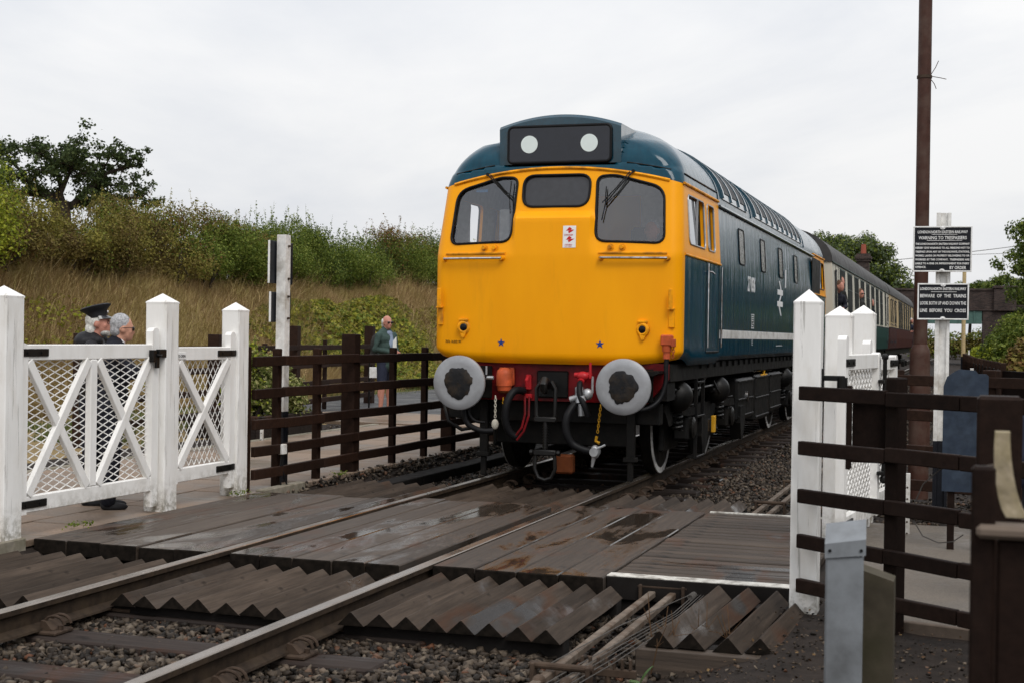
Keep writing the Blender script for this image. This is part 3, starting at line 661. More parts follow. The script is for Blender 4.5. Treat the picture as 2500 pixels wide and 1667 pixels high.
def lattice(x, y0, y1, z0, z1, nx, nz, r, axis_fn, mb):
    """expanded-metal diamonds: zig-zag strands"""
    dx = (y1-y0)/nx; dz = (z1-z0)/nz
    for s in (1, -1):
        for k in range(-nz, nx+nz):
            pts = []
            for i in range(nz+1):
                yy = y0+dx*(k+ (i if s > 0 else nz-i)); zz = z0+dz*i
                if y0-1e-6 <= yy <= y1+1e-6: pts.append((yy, zz))
            if len(pts) >= 2:
                a, b = pts[0], pts[-1]; mb.beam(axis_fn(a[0], a[1]), axis_fn(b[0], b[1]), r*.8, r*2.0, .001, up=axis_fn(1, 0)-axis_fn(0, 0))
def gate(name, label, p0, p1, z0, z1, bays, nx, nz, hinge_at=1, tall=None, braced=True, strand=.0043):
    """framed gate between two plan points; local x along the gate"""
    p0, p1 = Vector((*p0, 0)), Vector((*p1, 0)); d = p1-p0; ln = d.length; rz = math.atan2(d.y, d.x)
    t = thing(name, label, 'gate', (p0.x, p0.y, 0), rz, 'white framed mesh gates'); th = .055; w = .085
    def part(nm, fn, mat='white_gate'):
        mb = MB(); fn(mb); return mb.build(nm, M[mat], t)
    part('top_rail', lambda m: m.cbox(.03, ln-.03, -th/2, th/2, z1-.115, z1, .006)); part('bottom_rail', lambda m: m.cbox(.03, ln-.03, -th/2, th/2, z0, z0+.12, .006))
    tall = tall or [ln]
    for x in (0, ln):
        hi = z1+.135 if x in tall or abs(x-ln) < 1e-6 and ln in tall else z1+.01; lo = z0-.13 if hi > z1+.05 else z0-.01
        def st(m, x=x, hi=hi, lo=lo):
            xa = 0 if x == 0 else ln-.095; a = th/2+.004
            pr = [(xa, lo), (xa+.095, lo), (xa+.095, hi-.03), (xa+.08, hi-.008), (xa+.05, hi), (xa+.02, hi-.006), (xa, hi-.03)]
            m.prism(pr, 'y', -a, a)
        part('stile', st)
    xs = [.09+(ln-.18)*i/bays for i in range(bays+1)]
    for i in range(1, bays): part('mullion', lambda m, i=i: m.cbox(xs[i]-w/2, xs[i]+w/2, -th/2-.002, th/2-.004, z0+.121, z1-.116, .006))
    for i in range(bays):
        a, b = xs[i]+(w/2 if i else .005), xs[i+1]-(w/2 if i < bays-1 else .005); za, zb = z0+.125, z1-.12; up = (0, 1, 0)
        ta, tb = (.055, .048)
        for (u0, v0, u1, v1, yo) in () if not braced else ((a+.02, za, b-.02, zb, -.014), (a+.02, zb, b-.02, za, -.011)):
            part('brace', lambda m: m.beam((u0, yo, v0), (u1, yo, v1), .075, .04, .005, up=(0, 1, 0)))
        mb = MB(); lattice(0, a, b, za, zb, nx, nz, strand, lambda p, q: Vector((p, .022, q)), mb); mb.build('mesh_panel', M['white_gate'], t)
    for zz in (z1-.058, z0+.06):
        hx = 0 if hinge_at == 0 else ln
        def hg(m, zz=zz, hx=hx):
            s = 1 if hx == 0 else -1
            m.cbox(min(hx, hx+s*.32), max(hx, hx+s*.32), -th/2-.012, -th/2+.001, zz-.028, zz+.028, .004)
            for e in (.08, .24): m.cyl((hx+s*e, -th/2-.018, zz), (hx+s*e, -th/2-.011, zz), .013, n=8)
        part('hinge_strap', hg, 'black')
    return t
gA = gate('wide_gate', 'wide white two-panel mesh gate with crossed braces beside the two men', (-2.36, 8.335), (-2.345, 10.105), .17, 1.385, 2, 5, 17, 0)
def latch(m):
    m.cbox(1.62, 1.67, -.075, -.03, 1.24, 1.34, .004); m.cbox(1.69, 1.80, -.085, -.05, 1.275, 1.345, .004); m.cbox(1.675, 1.72, -.07, -.05, 1.19, 1.30, .003)
    m.tube([(1.66, -.08, 1.30), (1.70, -.095, 1.29), (1.73, -.08, 1.30)], .008, 6)
mb = MB(); latch(mb); mb.build('latch', M['black'], gA)
gB = gate('narrow_gate', 'narrow white mesh gate with one crossed brace and black hinges', (-2.35, 10.33), (-2.35, 11.385), .20, 1.36, 1, 10, 8, 1)
mb = MB(); mb.cbox(.045, .20, -.034, -.030, 1.255, 1.315, .002); pl = mb.build('notice_plate', M['signwhite'], gB)
o = link('lettering', text_mesh('TO OPEN', .034, M['blackink'], .9), pl); o.matrix_local = frame((.055, -.0345, 1.272), (1, 0, 0), (0, 0, 1), (0, -1, 0))
gC = gate('open_gate', 'white mesh gate seen almost edge on, with black drop bolt, on the right', (3.245, 10.15), (3.40, 11.55), .12, 1.40, 1, 10, 14, 0, tall=[0, 1.4086], braced=False, strand=.008)
gD = gate('far_open_gate', 'white mesh gate seen edge on behind the gate with the drop bolt', (3.31, 11.60), (3.47, 12.75), .12, 1.37, 1, 9, 13, 1, tall=[0, 1.1610], braced=False, strand=.008)
def bolt(m):
    m.cyl((1.37, -.07, .38), (1.37, -.07, 1.36), .017, n=10); m.ell((1.37, -.07, 1.375), (.028, .028, .028))
    for z in (1.18, .95, .45): m.cbox(1.29, 1.41, -.078, -.03, z-.015, z+.015, .004)
    m.ell((1.37, -.07, .40), (.03, .03, .035))
mb = MB(); bolt(mb); mb.build('drop_bolt', M['black'], gC)
pk = thing('gate_pintle', 'black iron hinge pintle fixed to the stained white gate post', 'hinge', (3.31, 8.16, 1.25))
mb = MB(); mb.cbox(-.008, .008, -.05, .04, -.09, .09, .003); mb.build('backplate', M['black'], pk)
mb = MB(); mb.cbox(.0, .13, -.012, .012, .02, .05, .004); mb.cyl((.115, 0, -.07), (.115, 0, .04), .03, n=12); mb.build('pin', M['black'], pk)

# ------------------------------------------------------------------ brown fences
def fence(label, pts, post_idx, rails, ztops, group='brown post and rail fences', thin=(), mat='brown', rw=.045, rh=.095, base=-.05, thick=.14, side=-1, name='rail_fence', pw=None):
    """pts: plan points where posts stand; rails heights (centre)"""
    t = thing(name, label, 'fence', (pts[0][0], pts[0][1], 0), 0, group); o = Vector((pts[0][0], pts[0][1], 0))
    for i, p in enumerate(pts):
        w = thick if i not in thin else .075; zt = ztops[i]
        if i in post_idx:
            mb = MB(); mb.cbox(-w/2, w/2, -w/2, w/2, base, zt, .008); q = mb.build('post', M[mat], t); q.location = Vector((p[0], p[1], 0))-o
            d = Vector(pts[min(i+1, len(pts)-1)])-Vector(pts[max(i-1, 0)]); q.rotation_euler.z = math.atan2(d.y, d.x)
    for i in range(len(pts)-1):
        a, b = Vector((*pts[i], 0)), Vector((*pts[i+1], 0)); d = (b-a).normalized(); nrm = Vector((-d.y, d.x, 0))*side
        for z in rails:
            za = z[i] if isinstance(z, (list, tuple)) else z; zb = z[i+1] if isinstance(z, (list, tuple)) else z
            off = nrm*(.055+rw/2)
            mb = MB(); mb.beam(a-o+off+d*.003+Vector((0, 0, za+random.uniform(-.006, .006))), b-o+off-d*.003+Vector((0, 0, zb+random.uniform(-.006, .006))), rw, rh, .005); mb.build('rail', M[mat], t)
    return t
ly = [11.66, 12.27, 13.15, 13.98, 15.15, 16.15, 17.0, 18.9, 20.9]
fence('dark brown five-rail fence beside the paved path left of the locomotive', [(-2.36, y) for y in ly], range(9), [1.225, .915, .62, .366, .15], [1.36, 1.34, 1.34, 1.49, 1.34, 1.34, 1.18, 1.36, 1.36], thin=(0, 1, 2, 4, 5), thick=.16, side=-1, mat='brown_left')
jb = thing('junction_box', 'small rusty white junction box with cables on the brown fence post', 'junction box', (-2.27, 12.22, .36))
mb = MB(); mb.cbox(-.02, .035, -.045, .045, -.05, .05, .006); mb.build('box', M['concretewhite'], jb)
mb = MB(); mb.tube([(.01, -.02, -.04), (.0, -.03, -.2), (.005, -.02, -.38)], .009, 6); mb.build('cable', M['rubber'], jb)
mb = MB(); mb.tube([(.01, .02, -.04), (.0, .01, -.2), (.04, .06, -.38)], .009, 6); mb.build('cable', M['rubber'], jb)
fence('brown rail fence behind the paved path and the man in green', [(-6.9, 15.5), (-7.15, 17.6), (-7.4, 19.7), (-7.65, 21.8), (-7.8, 23.2), (-8.0, 24.9), (-8.1, 26.1), (-8.25, 27.6)], (0, 1, 2, 3, 4, 5, 6, 7), [1.22, .88, .54, .2], [1.45, 1.3, 1.45, 1.3, 1.62, 1.36, 1.30, 1.66], thin=(1, 3, 5, 6), thick=.19, mat='brown2', side=-1)
nb = thing('blank_notice', 'blank white notice board on the back fence by the man in green', 'notice', (-6.95, 25.0, .83))
mb = MB(); mb.cbox(-.13, .13, -.012, .012, -.19, .02, .004); mb.build('board', M['signwhite'], nb)
mb = MB(); mb.cbox(-.16, -.13, .013, .04, -.85, .14, .004); mb.build('stake', M['black'], nb)
# right-hand fence running from the stained post towards the viewer
rp = [(3.255, 8.03), (3.752, 7.66), (4.13, 7.36), (4.7, 6.91)]
fence('dark brown five-rail fence joined to the stained white gate post', rp, (1, 3), [1.20, .90, .622, .366, .125], [1.3, 1.31, 1.3, 1.3], thick=.085, side=-1, rh=.078, rw=.04, base=-.1)
# fences further back on the right
fence('brown rail fence behind the sign post on the right', [(3.42, 14.0), (4.3, 13.6), (5.2, 13.2)], (0, 1, 2), [1.13, .80, .47, .14], [1.23, 1.25, 1.3], mat='brown2', rh=.1, thick=.13)
cf = thing('close_board_fence', 'dark brown close boarded fence far right beside the line', 'fence', (3.9, 26, 0))
k = 0
for (a, b) in (((3.9, 40), (4.15, 30)), ((4.15, 30), (4.55, 22)), ((4.55, 22), (6.5, 17.5))):
    a, b = Vector(a), Vector(b); n = max(2, int((b-a).length/.9)); d = (b-a)/n
    for i in range(n):
        p = a+d*i; q = p+d*.985; mb = MB(); mb.beam((p.x-3.9, p.y-26, .52), (q.x-3.9, q.y-26, .52), .04, 1.15+random.uniform(-.02, .02), .006); mb.build('panel', M['brown'], cf)
        mb = MB(); mb.cbox(p.x-3.9-.05, p.x-3.9+.05, p.y-26-.05, p.y-26+.05, -.2, 1.2, .006); mb.build('post', M['brown2'], cf)
bf = thing('brown_gate_frame', 'brown boarded enclosure with pale catch at the right edge', 'enclosure', (4.62, 11.2, 0))
for x, w in ((0, .10), (.9, .1)): mb = MB(); mb.cbox(x-w/2, x+w/2, -.05, .05, -.1, 1.36, .006); mb.build('post', M['brown2'], bf)
for i in range(6): mb = MB(); mb.cbox(.055+i*.14, .188+i*.14, .052, .075, .05, 1.33, .005); mb.build('board', M['brown'], bf)
mb = MB(); mb.cbox(.12, .18, -.02, .05, 1.12, 1.20, .004); mb.build('catch', M['greymetal'], bf)

# ------------------------------------------------------------------ near right: big post, dark boards, lichen bracket, grey marker, concrete stub
bp = thing('thick_fence_post', 'thick dark brown fence post near the right edge of the picture', 'fence post', (4.22, 4.62, 0))
mb = MB(); mb.cbox(-.072, .062, -.07, .07, -.3, 1.335, .01); mb.build('post', M['brown'], bp)
dk = thing('dark_board_screen', 'very dark brown boarded corner closest to the viewer at lower right', 'screen', (4.18, 2.85, 0))
for i, (xa, xb, zt) in enumerate(((-.045, .0, 1.262), (.004, .13, 1.125), (.134, .27, 1.118), (.274, .42, 1.12))): mb = MB(); mb.cbox(xa, xb, -.02, .02, -.3, zt, .006); mb.build('board', M['brown'], dk)
mb = MB(); mb.cbox(-.035, .43, -.045, .035, 1.126, 1.152, .008); mb.build('ledge', M['palewood'], dk)
lb = thing('curved_bracket', 'curved lichen-covered timber bracket on the dark boards at right', 'bracket', (4.195, 2.98, 1.152))
v = []; f = []; K = 10
for i in range(K+1):
    s = i/K; z = .17*s; cx = .028-.05*s**.7+.02*s*s; wd = .021-.007*s
    v += [(cx-wd, -.025, z), (cx+wd, -.025, z), (cx+wd, .025, z), (cx-wd, .025, z)]
for i in range(K):
    for j in range(4): f.append((i*4+j, i*4+(j+1) % 4, (i+1)*4+(j+1) % 4, (i+1)*4+j))
f += [(3, 2, 1, 0), (K*4, K*4+1, K*4+2, K*4+3)]; mb = MB(); mb.add(v, f); mb.build('arm', M['lichen'], lb, smooth=True, sharp=35)
mb = MB(); mb.beam((.006, 0, .1), (-.058, .0, .085), .02, .018); mb.build('peg', M['palewood'], lb)
gm = thing('grey_marker_box', 'pale grey metal post box with sloping lid in the right foreground', 'cabinet', (3.76, 4.5, -.2), rad(4))
mb = MB(); mb.cbox(-.058, .058, -.05, .05, 0, 1.03, .006); mb.build('casing', M['cabinet'], gm)
mb = MB(); mb.add([(-.061, -.056, 1.02), (.064, -.056, 1.035), (.064, .056, 1.06), (-.061, .056, 1.05), (-.061, -.056, 1.065), (.064, -.056, 1.085), (.064, .056, 1.135), (-.061, .056, 1.115)], [(0, 3, 2, 1), (4, 5, 6, 7), (0, 1, 5, 4), (1, 2, 6, 5), (2, 3, 7, 6), (3, 0, 4, 7)]); mb.build('lid', M['cabinet'], gm)
mb = MB(); mb.cyl((.05, -.06, 1.05), (.05, -.054, 1.05), .005, n=8); mb.cyl((-.045, -.06, 1.045), (-.045, -.054, 1.045), .005, n=8); mb.build('rivet', M['black'], gm)
cs = tag(MB().add([(3.795, 4.62, -.3), (3.905, 4.60, -.3), (3.905, 4.72, -.3), (3.795, 4.74, -.3), (3.795, 4.62, .765), (3.905, 4.60, .735), (3.905, 4.72, .735), (3.795, 4.74, .765)], [(0, 3, 2, 1), (4, 5, 6, 7), (0, 1, 5, 4), (1, 2, 6, 5), (2, 3, 7, 6), (3, 0, 4, 7)]).build('concrete_post', M['concrete']), 'mossy concrete stub post beside the grey metal box', 'post')

# ------------------------------------------------------------------ sign posts
sp = thing('sign_post', 'white concrete sign post with black foot carrying two warning signs', 'sign post', (3.875, 12.6, -.05))
a = .06; sec = [(-a, -a*.9), (-a*.45, -a*.9), (-a*.38, -a*.5), (a*.55, -a*.5), (a*.62, -a*.9), (a, -a*.9), (a, a), (-a, a)]
mb = MB(); mb.prism(sec, 'z', .70, 2.66); mb.build('shaft', M['concretewhite'], sp)
mb = MB(); mb.prism(sec, 'z', 0, .6995); mb.build('foot', M['signblack'], sp)
def cast_sign(label, cx, cz, w, h, lines, rules, y=12.505, tilt=0):
    t = thing('cast_iron_sign', label, 'sign', (cx, y, cz)); t.rotation_euler = (0, tilt, 0)
    mb = MB(); mb.cbox(-w/2, w/2, 0, .012, -h/2, h/2, .003); mb.build('plate', M['signblack'], t)
    b = .012
    for (x0, x1, z0, z1) in ((-w/2, w/2, h/2-b, h/2), (-w/2, w/2, -h/2, -h/2+b), (-w/2, -w/2+b, -h/2+b, h/2-b), (w/2-b, w/2, -h/2+b, h/2-b)):
        mb = MB(); mb.cbox(x0, x1, -.006, .004, z0, z1, .002); mb.build('border', M['signwhite'], t)
    for s in (1, -1):
        mb = MB(); pts = [(math.cos(u)*.022, s*(h/2-b-.016*math.sin(u))) for u in np.linspace(0, PI, 10)]
        mb.prism(pts, 'y', -.005, .003); lug = mb.build('lug', M['signwhite'], t); mb = MB(); mb.ell((0, -.007, s*(h/2-.013)), (.009, .006, .009)); mb.build('bolt', M['signwhite'], lug)
    for (txt, x, z, size, wid, al) in lines:
        me = text_mesh(txt, size, M['signwhite'], 1, 'LEFT', .0015, .0007); xs = [v.co.x for v in me.vertices]; cw = max(xs)-min(xs)
        me.transform(Matrix.Translation((-min(xs), 0, 0))); k = wid/cw if wid else 1; me.transform(Matrix.Diagonal((k, 1, 1, 1)))
        o = link('lettering', me, t); o.matrix_local = frame((x if al == 'L' else x-wid/2, -.0022, z), (1, 0, 0), (0, 0, 1), (0, -1, 0))
    for (x0, x1, z) in rules: mb = MB(); mb.box(x0, x1, -.0032, .001, z-.0016, z+.0016); mb.build('rule', M['signwhite'], t)
    return t
LN = 'LONDON & NORTH EASTERN RAILWAY'.replace(' & ', '.')
LN = 'LONDON.NORTH EASTERN RAILWAY'
W1, H1 = .485, .392; L0 = -W1/2+.02; FW = W1-.04
L1 = [(LN, 0, .135, .033, .41, 'C'), ('WARNING TO TRESPASSERS', 0, .083, .039, .395, 'C'),
      ('The London.North Eastern Railway Company'.upper(), L0, .036, .0235, FW, 'L'), ('HEREBY GIVE WARNING TO ALL PERSONS NOT TO', L0, .0025, .0225, FW, 'L'),
      ('TRESPASS UPON ANY OF THE RAILWAYS, STATIONS,', L0, -.031, .0225, FW, 'L'), ('WORKS, LANDS OR PROPERTY BELONGING TO OR', L0, -.0645, .0225, FW, 'L'),
      ('WORKED BY THE COMPANY.  TRESPASSERS ARE', L0, -.098, .0225, FW, 'L'), ('LIABLE TO A FINE OR IMPRISONMENT FOR EVERY', L0, -.1315, .0225, FW, 'L'),
      ('OFFENCE.', L0, -.163, .0225, .09, 'L'), ('BY ORDER', .13, -.172, .037, .135, 'C')]
cast_sign('upper black and white sign warning trespassers, ending BY ORDER', 3.868, 2.295, W1, H1, L1, [(-.09, .12, .125), (-.13, .16, .073)], tilt=.004)
W2, H2 = .422, .312; FW2 = W2-.045; L2_ = -W2/2+.022
cast_sign('lower black and white sign reading BEWARE OF THE TRAINS', 3.880, 1.845, W2, H2, [(LN, L2_, .098, .032, FW2, 'L'), ('BEWARE  OF  THE  TRAINS', L2_, .035, .040, FW2, 'L'), ('LOOK BOTH UP AND DOWN THE', L2_, -.027, .040, FW2, 'L'), ('LINE  BEFORE  YOU  CROSS', L2_, -.090, .040, FW2, 'L')], [(-.10, .11, .083)])
# sign post seen from the back, left
bs = thing('back_of_sign_post', 'white flaking post with two black sign backs beside the brown fence', 'sign post', (-2.53, 12.70, -.02))
mb = MB(); mb.prism([(-.05, -.055), (.05, -.055), (.05, .05), (-.05, .05)], 'z', .72, 2.505); mb.build('shaft', M['concretewhite'], bs)
mb = MB(); mb.prism([(-.05, -.055), (.05, -.055), (.05, .05), (-.05, .05)], 'z', 0, .7195); mb.build('foot', M['signblack'], bs)
for z0, z1, w in ((2.01, 2.44, .50), (1.62, 1.925, .43)):
    mb = MB(); mb.cbox(-.012, .0, -w/2, w/2, 0, z1-z0, .003, Matrix.Translation((-.062, .07, z0))); s_ = mb.build('sign_back', M['signblack'], bs)
    mb = MB(); mb.cbox(-.016, .004, -w/2-.012, -w/2-.0005, 0, z1-z0, .002, Matrix.Translation((-.062, .07, z0))); mb.build('sign_edge', M['signwhite'], s_)
for z in (2.39, 2.06, 1.88, 1.66): mb = MB(); mb.cyl((.05, 0, z), (.07, 0, z), .012, n=8); mb.build('bolt', M['chair'], bs)

# tall brown column, blue board, small posts
pb = thing('tall_brown_column', 'tall rust brown steel column rising out of the picture behind the signs', 'column', (3.60, 15.3, -.15))
mb = MB(); mb.cyl((0, 0, 1.55), (0, 0, 8.5), .072, .066, 20); mb.build('upper_tube', M['polebrown'], pb, smooth=True)
mb = MB(); mb.lathe([(.105, 0), (.105, 1.5), (.10, 1.56), (.073, 1.62)], n=20); mb.build('base_tube', M['polebrown'], pb, smooth=True)
mb = MB(); mb.cbox(.07, .112, -.06, .06, .35, 1.25, .006); mb.build('door', M['polebrown'], pb)
mb = MB(); mb.lathe([(.0705, 4.42), (.078, 4.42), (.078, 4.45), (.0705, 4.45)], n=20)
for p in (((.07, 0, 4.44), (.16, 0, 4.42), (.22, -.02, 4.40)), ((.06, 0, 4.45), (.11, 0, 4.53), (.14, 0, 4.60)), ((.05, 0, 4.43), (.1, .0, 4.36), (.12, .02, 4.31))): mb.tube(p, .004, 5)
mb.build('band', M['chair'], pb)
bb = thing('blue_board', 'weathered blue board with rounded top behind the brown fence', 'board', (4.09, 10.6, 0))
mb = MB(); mb.prism([(-.16, .42), (.15, .42), (.152, 1.26), (.135, 1.275), (.08, 1.275), (.06, 1.30), (-.05, 1.305), (-.08, 1.29), (-.135, 1.25), (-.158, 1.18)], 'y', -.012, .012); mb.build('panel', M['bluepaint'], bb)
mb = MB(); mb.cbox(-.12, -.07, .0125, .05, -.1, 1.1, .005); mb.cbox(.06, .11, .0125, .05, -.1, 1.1, .005); mb.build('stake', M['brown'], bb)
for (x, y, h, lab) in ((3.66, 11.35, .52, 'small white drilled marker stake at the edge of the tarmac'), (4.12, 17.2, 1.25, 'pale stake standing behind the blue board'), (-5.3, 17.4, .27, 'short white stake left of the planter by the path'), (-5.32, 20.2, .25, 'short white stake beyond the far end of the planter')):
    t = thing('marker_stake', lab, 'stake', (x, y, -.05), 0, 'small white stakes')
    mb = MB(); mb.cbox(-.02, .02, -.02, .02, 0, h, .003); s_ = mb.build('stake', M['concretewhite'], t)
    mb = MB()
    for i in range(int(h/.09)): mb.cyl((.0, -.022, .05+.09*i), (.0, -.0195, .05+.09*i), .008, n=8)
    mb.build('hole', M['chair'], s_)
bx = thing('brown_notice_case', 'brown recessed notice case hung behind the right fence rails', 'notice case', (3.565, 8.32, 0))
mb = MB(); mb.cbox(-.095, .095, .02, .04, .80, 1.19, .004); mb.build('back', M['brown'], bx)
for x in (-.112, .112): mb = MB(); mb.cbox(x-.014, x+.014, -.04, .045, .755, 1.24, .004); mb.build('side_rail', M['brown'], bx)
for z in (.81, 1.18): mb = MB(); mb.cbox(-.097, .097, -.038, .018, z-.012, z+.012, .003); mb.build('cross_rail', M['brown'], bx)
wl = tag(MB().tube([(4.06, 7.40, .88), (3.98, 7.44, .85), (3.90, 7.48, .77), (3.855, 7.52, .66), (3.855, 7.52, .57), (3.90, 7.49, .50), (3.98, 7.45, .475), (4.05, 7.41, .49), (4.10, 7.40, .53)], .003, 6).build('hanging_wire', M['wire']), 'thin wire loop hanging from the right fence rails', 'wire')

# ------------------------------------------------------------------ signal rodding and wires on the right of the line
rod = thing('point_rodding', 'two rusty pale channel rods on roller stands beside the right rail guards', 'point rodding', (2.25, 5, -.1))
for x in (0, .13):
    mb = MB(); mb.beam((x, 0, 0), (x+.01, 28, 0), .045, .04, .006); mb.build('rod', M['rod'], rod)
    mb = MB(); mb.ell((x, 1.15, .01), (.03, .05, .028)); mb.build('joint', M['chair'], rod)
for y in (1.3, 3.55, 8.4, 10.5):
    mb = MB(); mb.cbox(-.08, -.06, y-.04, y+.04, -.1, .06, .004); mb.cbox(.19, .21, y-.04, y+.04, -.1, .06, .004); mb.cyl((-.09, y, .045), (.22, y, .045), .017, n=10); mb.build('roller_stand', M['chair'], rod)
sw = thing('signal_wires', 'bundle of thin signal wires fanning through a rusty comb bracket', 'signal wires', (2.4, 6.0, -.1))
for i in range(5):
    mb = MB(); mb.tube([(-.30+.03*i, -1.4, -.02), (-.02+.035*i, .55, .035), (.12+.02*i, 1.9, .02), (.16, 12, .0)], .0027, 5); mb.build('wire', M['wire'], sw)
mb = MB(); mb.tube([(-.2, .3, .02), (-.05, 1.3, .05), (.1, 2.4, .03), (.14, 3.1, .03)], .003, 5); mb.build('wire', M['wire'], sw)
mb = MB(); mb.cbox(-.06, .22, .53, .56, -.04, .0, .004)
for i in range(7): mb.cbox(-.055+.04*i, -.043+.04*i, .53, .56, .0, .05, .002)
mb.cyl((.08, .545, -.14), (.08, .545, -.03), .015, n=8); mb.build('comb_bracket', M['chair'], sw)
mb = MB(); pts = [(.13+.017*math.cos(a), 2.35+.004*a, .03+.017*math.sin(a)) for a in np.linspace(0, 9*PI, 60)]; mb.tube(pts, .004, 5); mb.build('wire_adjuster', M['wire'], sw)
# ------------------------------------------------------------------ locomotive (local: y back from buffer faces, z above rail)
LY = 13.35
loco = thing('diesel_locomotive', 'blue diesel locomotive with yellow end, numbered 27056, standing at the crossing', 'locomotive', (0, LY, 0))
def lw(z):
    if z < 1.32: return 1.335-.05*((1.32-z)/.1)**2
    if z <= 2.38: return 1.335
    if z <= 3.06: return 1.335-.04*(z-2.38)/.68
    t = min(1, (z-3.06)/.79); return 1.295*max(0.0, 1-t*t)**(1/2.15)
def ss(a, b, x):
    t = min(1, max(0, (x-a)/(b-a))); return t*t*(3-2*t)
def fy(x, z):
    """front surface"""
    y = .345+.115*(x/1.2)**2
    rec = .20*ss(2.25, 3.45, z)*1.2 if z > 2.25 else 0
    rec = .23*max(0, min(1, (z-2.33)/.95))
    m = 1-(1-ss(.40, .455, abs(x)))*(1-ss(2.70, 2.80, z)); rec *= .22+.78*m
    y += rec
    if z < 1.32: y += .055*((1.32-z)/.1)**2
    seam = 3.335-.13*(x/1.2)**2
    if z > seam:
        t = min(.999, (z-seam)/(3.85-seam)); y += 1.25*(1-math.sqrt(1-t*t))+.02
    if z > 3.27 and abs(x) < .70: y += .14*ss(3.27, 3.31, z)*(1-ss(.56, .64, abs(x)))
    return y
def cab_shell():
    zs = [1.215, 1.24, 1.27, 1.30, 1.33]+list(np.linspace(1.4, 2.2, 7))+list(np.linspace(2.26, 3.30, 40))+[3.33, 3.36, 3.40, 3.45, 3.5, 3.55, 3.6, 3.65, 3.7, 3.74, 3.78, 3.81, 3.83, 3.845]
    rows = []
    for z in zs:
        w = max(.03, lw(z)); r = min(.15 if z < 3.1 else .15+.5*(z-3.1), w*.6); xf = w-r; yc = fy(xf, z)+r; row = []
        ya = 2.74
        for i in range(14): row.append((w, ya+(yc-ya)*i/14))
        for i in range(9):
            a = rad(90*i/8); row.append((xf+r*math.cos(a), yc-r*math.sin(a)))
        nf = 64
        for i in range(1, nf):
            x = xf-2*xf*i/nf; row.append((x, fy(x, z)))
        row2 = [(-x, y) for x, y in row[:23]][::-1]
        row = row+row2
        out = []
        for x, y in row:
            zz = z+.075*(abs(x)/1.3)**5*max(0, (1.5-z)/.28)*(1 if y < .9 else max(0, 1-(y-.9)/.2)); out.append((x, min(y, 2.74), zz))
        rows.append(out)
    n = len(rows[0]); V = [p for r_ in rows for p in r_]; F = []
    for i in range(len(rows)-1):
        for j in range(n-1): F.append((i*n+j, i*n+j+1, (i+1)*n+j+1, (i+1)*n+j))
    return V, F
winL = rpoly([(-1.155, 2.455), (-.455, 2.475), (-.43, 3.155), (-.62, 3.165), (-1.12, 3.03)], [.10, .11, .08, .06, .13], 6)
winL = [(x, z) for x, z in winL]; winR = [(-x, z) for x, z in winL]
winC = rpoly([(-.355, 2.84), (.355, 2.84), (.365, 3.175), (-.365, 3.175)], .125, 6)
side1 = rrect(.90, 1.80, 2.475, 2.985, .07); side2 = rrect(1.98, 2.40, 2.475, 2.985, .05)
def cutter(poly, axis, a, b):
    mb = MB(); mb.prism(poly, axis, a, b); return mb.build('cut', M['black'])
V, F = cab_shell()
me = bpy.data.meshes.new('cab'); me.from_pydata(V, [], F); me.materials.append(M['loco']); me.materials.append(M['interior'])
bm = bmesh.new(); bm.from_mesh(me); bmesh.ops.remove_doubles(bm, verts=bm.verts, dist=1e-5); bmesh.ops.recalc_face_normals(bm, faces=bm.faces)
bm.faces.ensure_lookup_table()
# make sure normals look outwards (front face towards -y)
fr = min(bm.faces, key=lambda q: (q.calc_center_median()-Vector((0, .3, 1.8))).length)
if fr.normal.y > 0: bmesh.ops.reverse_faces(bm, faces=bm.faces)
bm.to_mesh(me); bm.free()
shell = link('cab_body', me)
sm = shell.modifiers.new('s', 'SOLIDIFY'); sm.thickness = .045; sm.offset = -1; sm.material_offset = 1; sm.material_offset_rim = 0
cuts = [cutter(winL, 'y', -.3, 1.0), cutter(winR, 'y', -.3, 1.0), cutter(winC, 'y', -.3, 1.0)]
for sx_ in (1, -1):
    for p in (side1, side2): cuts.append(cutter(p, 'x', sx_*1.15, sx_*1.6))
for c in cuts:
    bmod = shell.modifiers.new('b', 'BOOLEAN'); bmod.operation = 'DIFFERENCE'; bmod.solver = 'EXACT'; bmod.object = c
newme = evaluated(shell, 'cab'); shell.modifiers.clear(); shell.data = newme; newme.name = 'cab_body'; shell.parent = loco
for c in cuts: bpy.data.objects.remove(c)
newme.polygons.foreach_set('use_smooth', [True]*len(newme.polygons)); newme.set_sharp_from_angle(angle=rad(28))
def front_loop(poly, off=0.0): return [Vector((x, fy(x, z)+off, z)) for x, z in poly]
def patch(poly, off, mat, name, parent, to3):
    c = Vector((sum(p[0] for p in poly)/len(poly), sum(p[1] for p in poly)/len(poly))); v = []; f = []; n = len(poly); R = 5
    for k in range(R):
        s = 1-k/R
        for p in poly: v.append(to3(c.x+(p[0]-c.x)*s, c.y+(p[1]-c.y)*s, off))
    v.append(to3(c.x, c.y, off))
    for k in range(R-1):
        for j in range(n): f.append((k*n+j, k*n+(j+1) % n, (k+1)*n+(j+1) % n, (k+1)*n+j))
    for j in range(n): f.append(((R-1)*n+j, (R-1)*n+(j+1) % n, R*n))
    mb = MB(); mb.add(v, f); return mb.build(name, mat, parent, smooth=True)
tf = lambda x, z, o: (x, fy(x, z)+o, z)
cabs = []   # objects to copy for the far cab
for nm, poly, gm_ in (('windscreen', winL, 'glass'), ('windscreen', winR, 'glass'), ('centre_window', winC, 'darkglass')):
    mb = MB(); mb.tube(front_loop(poly, -.003), .0135, 8, closed=True); fr_ = mb.build('rubber_seal', M['rubber'], loco, smooth=True, sharp=60)
    patch(poly, .018, M[gm_], nm, fr_, tf)
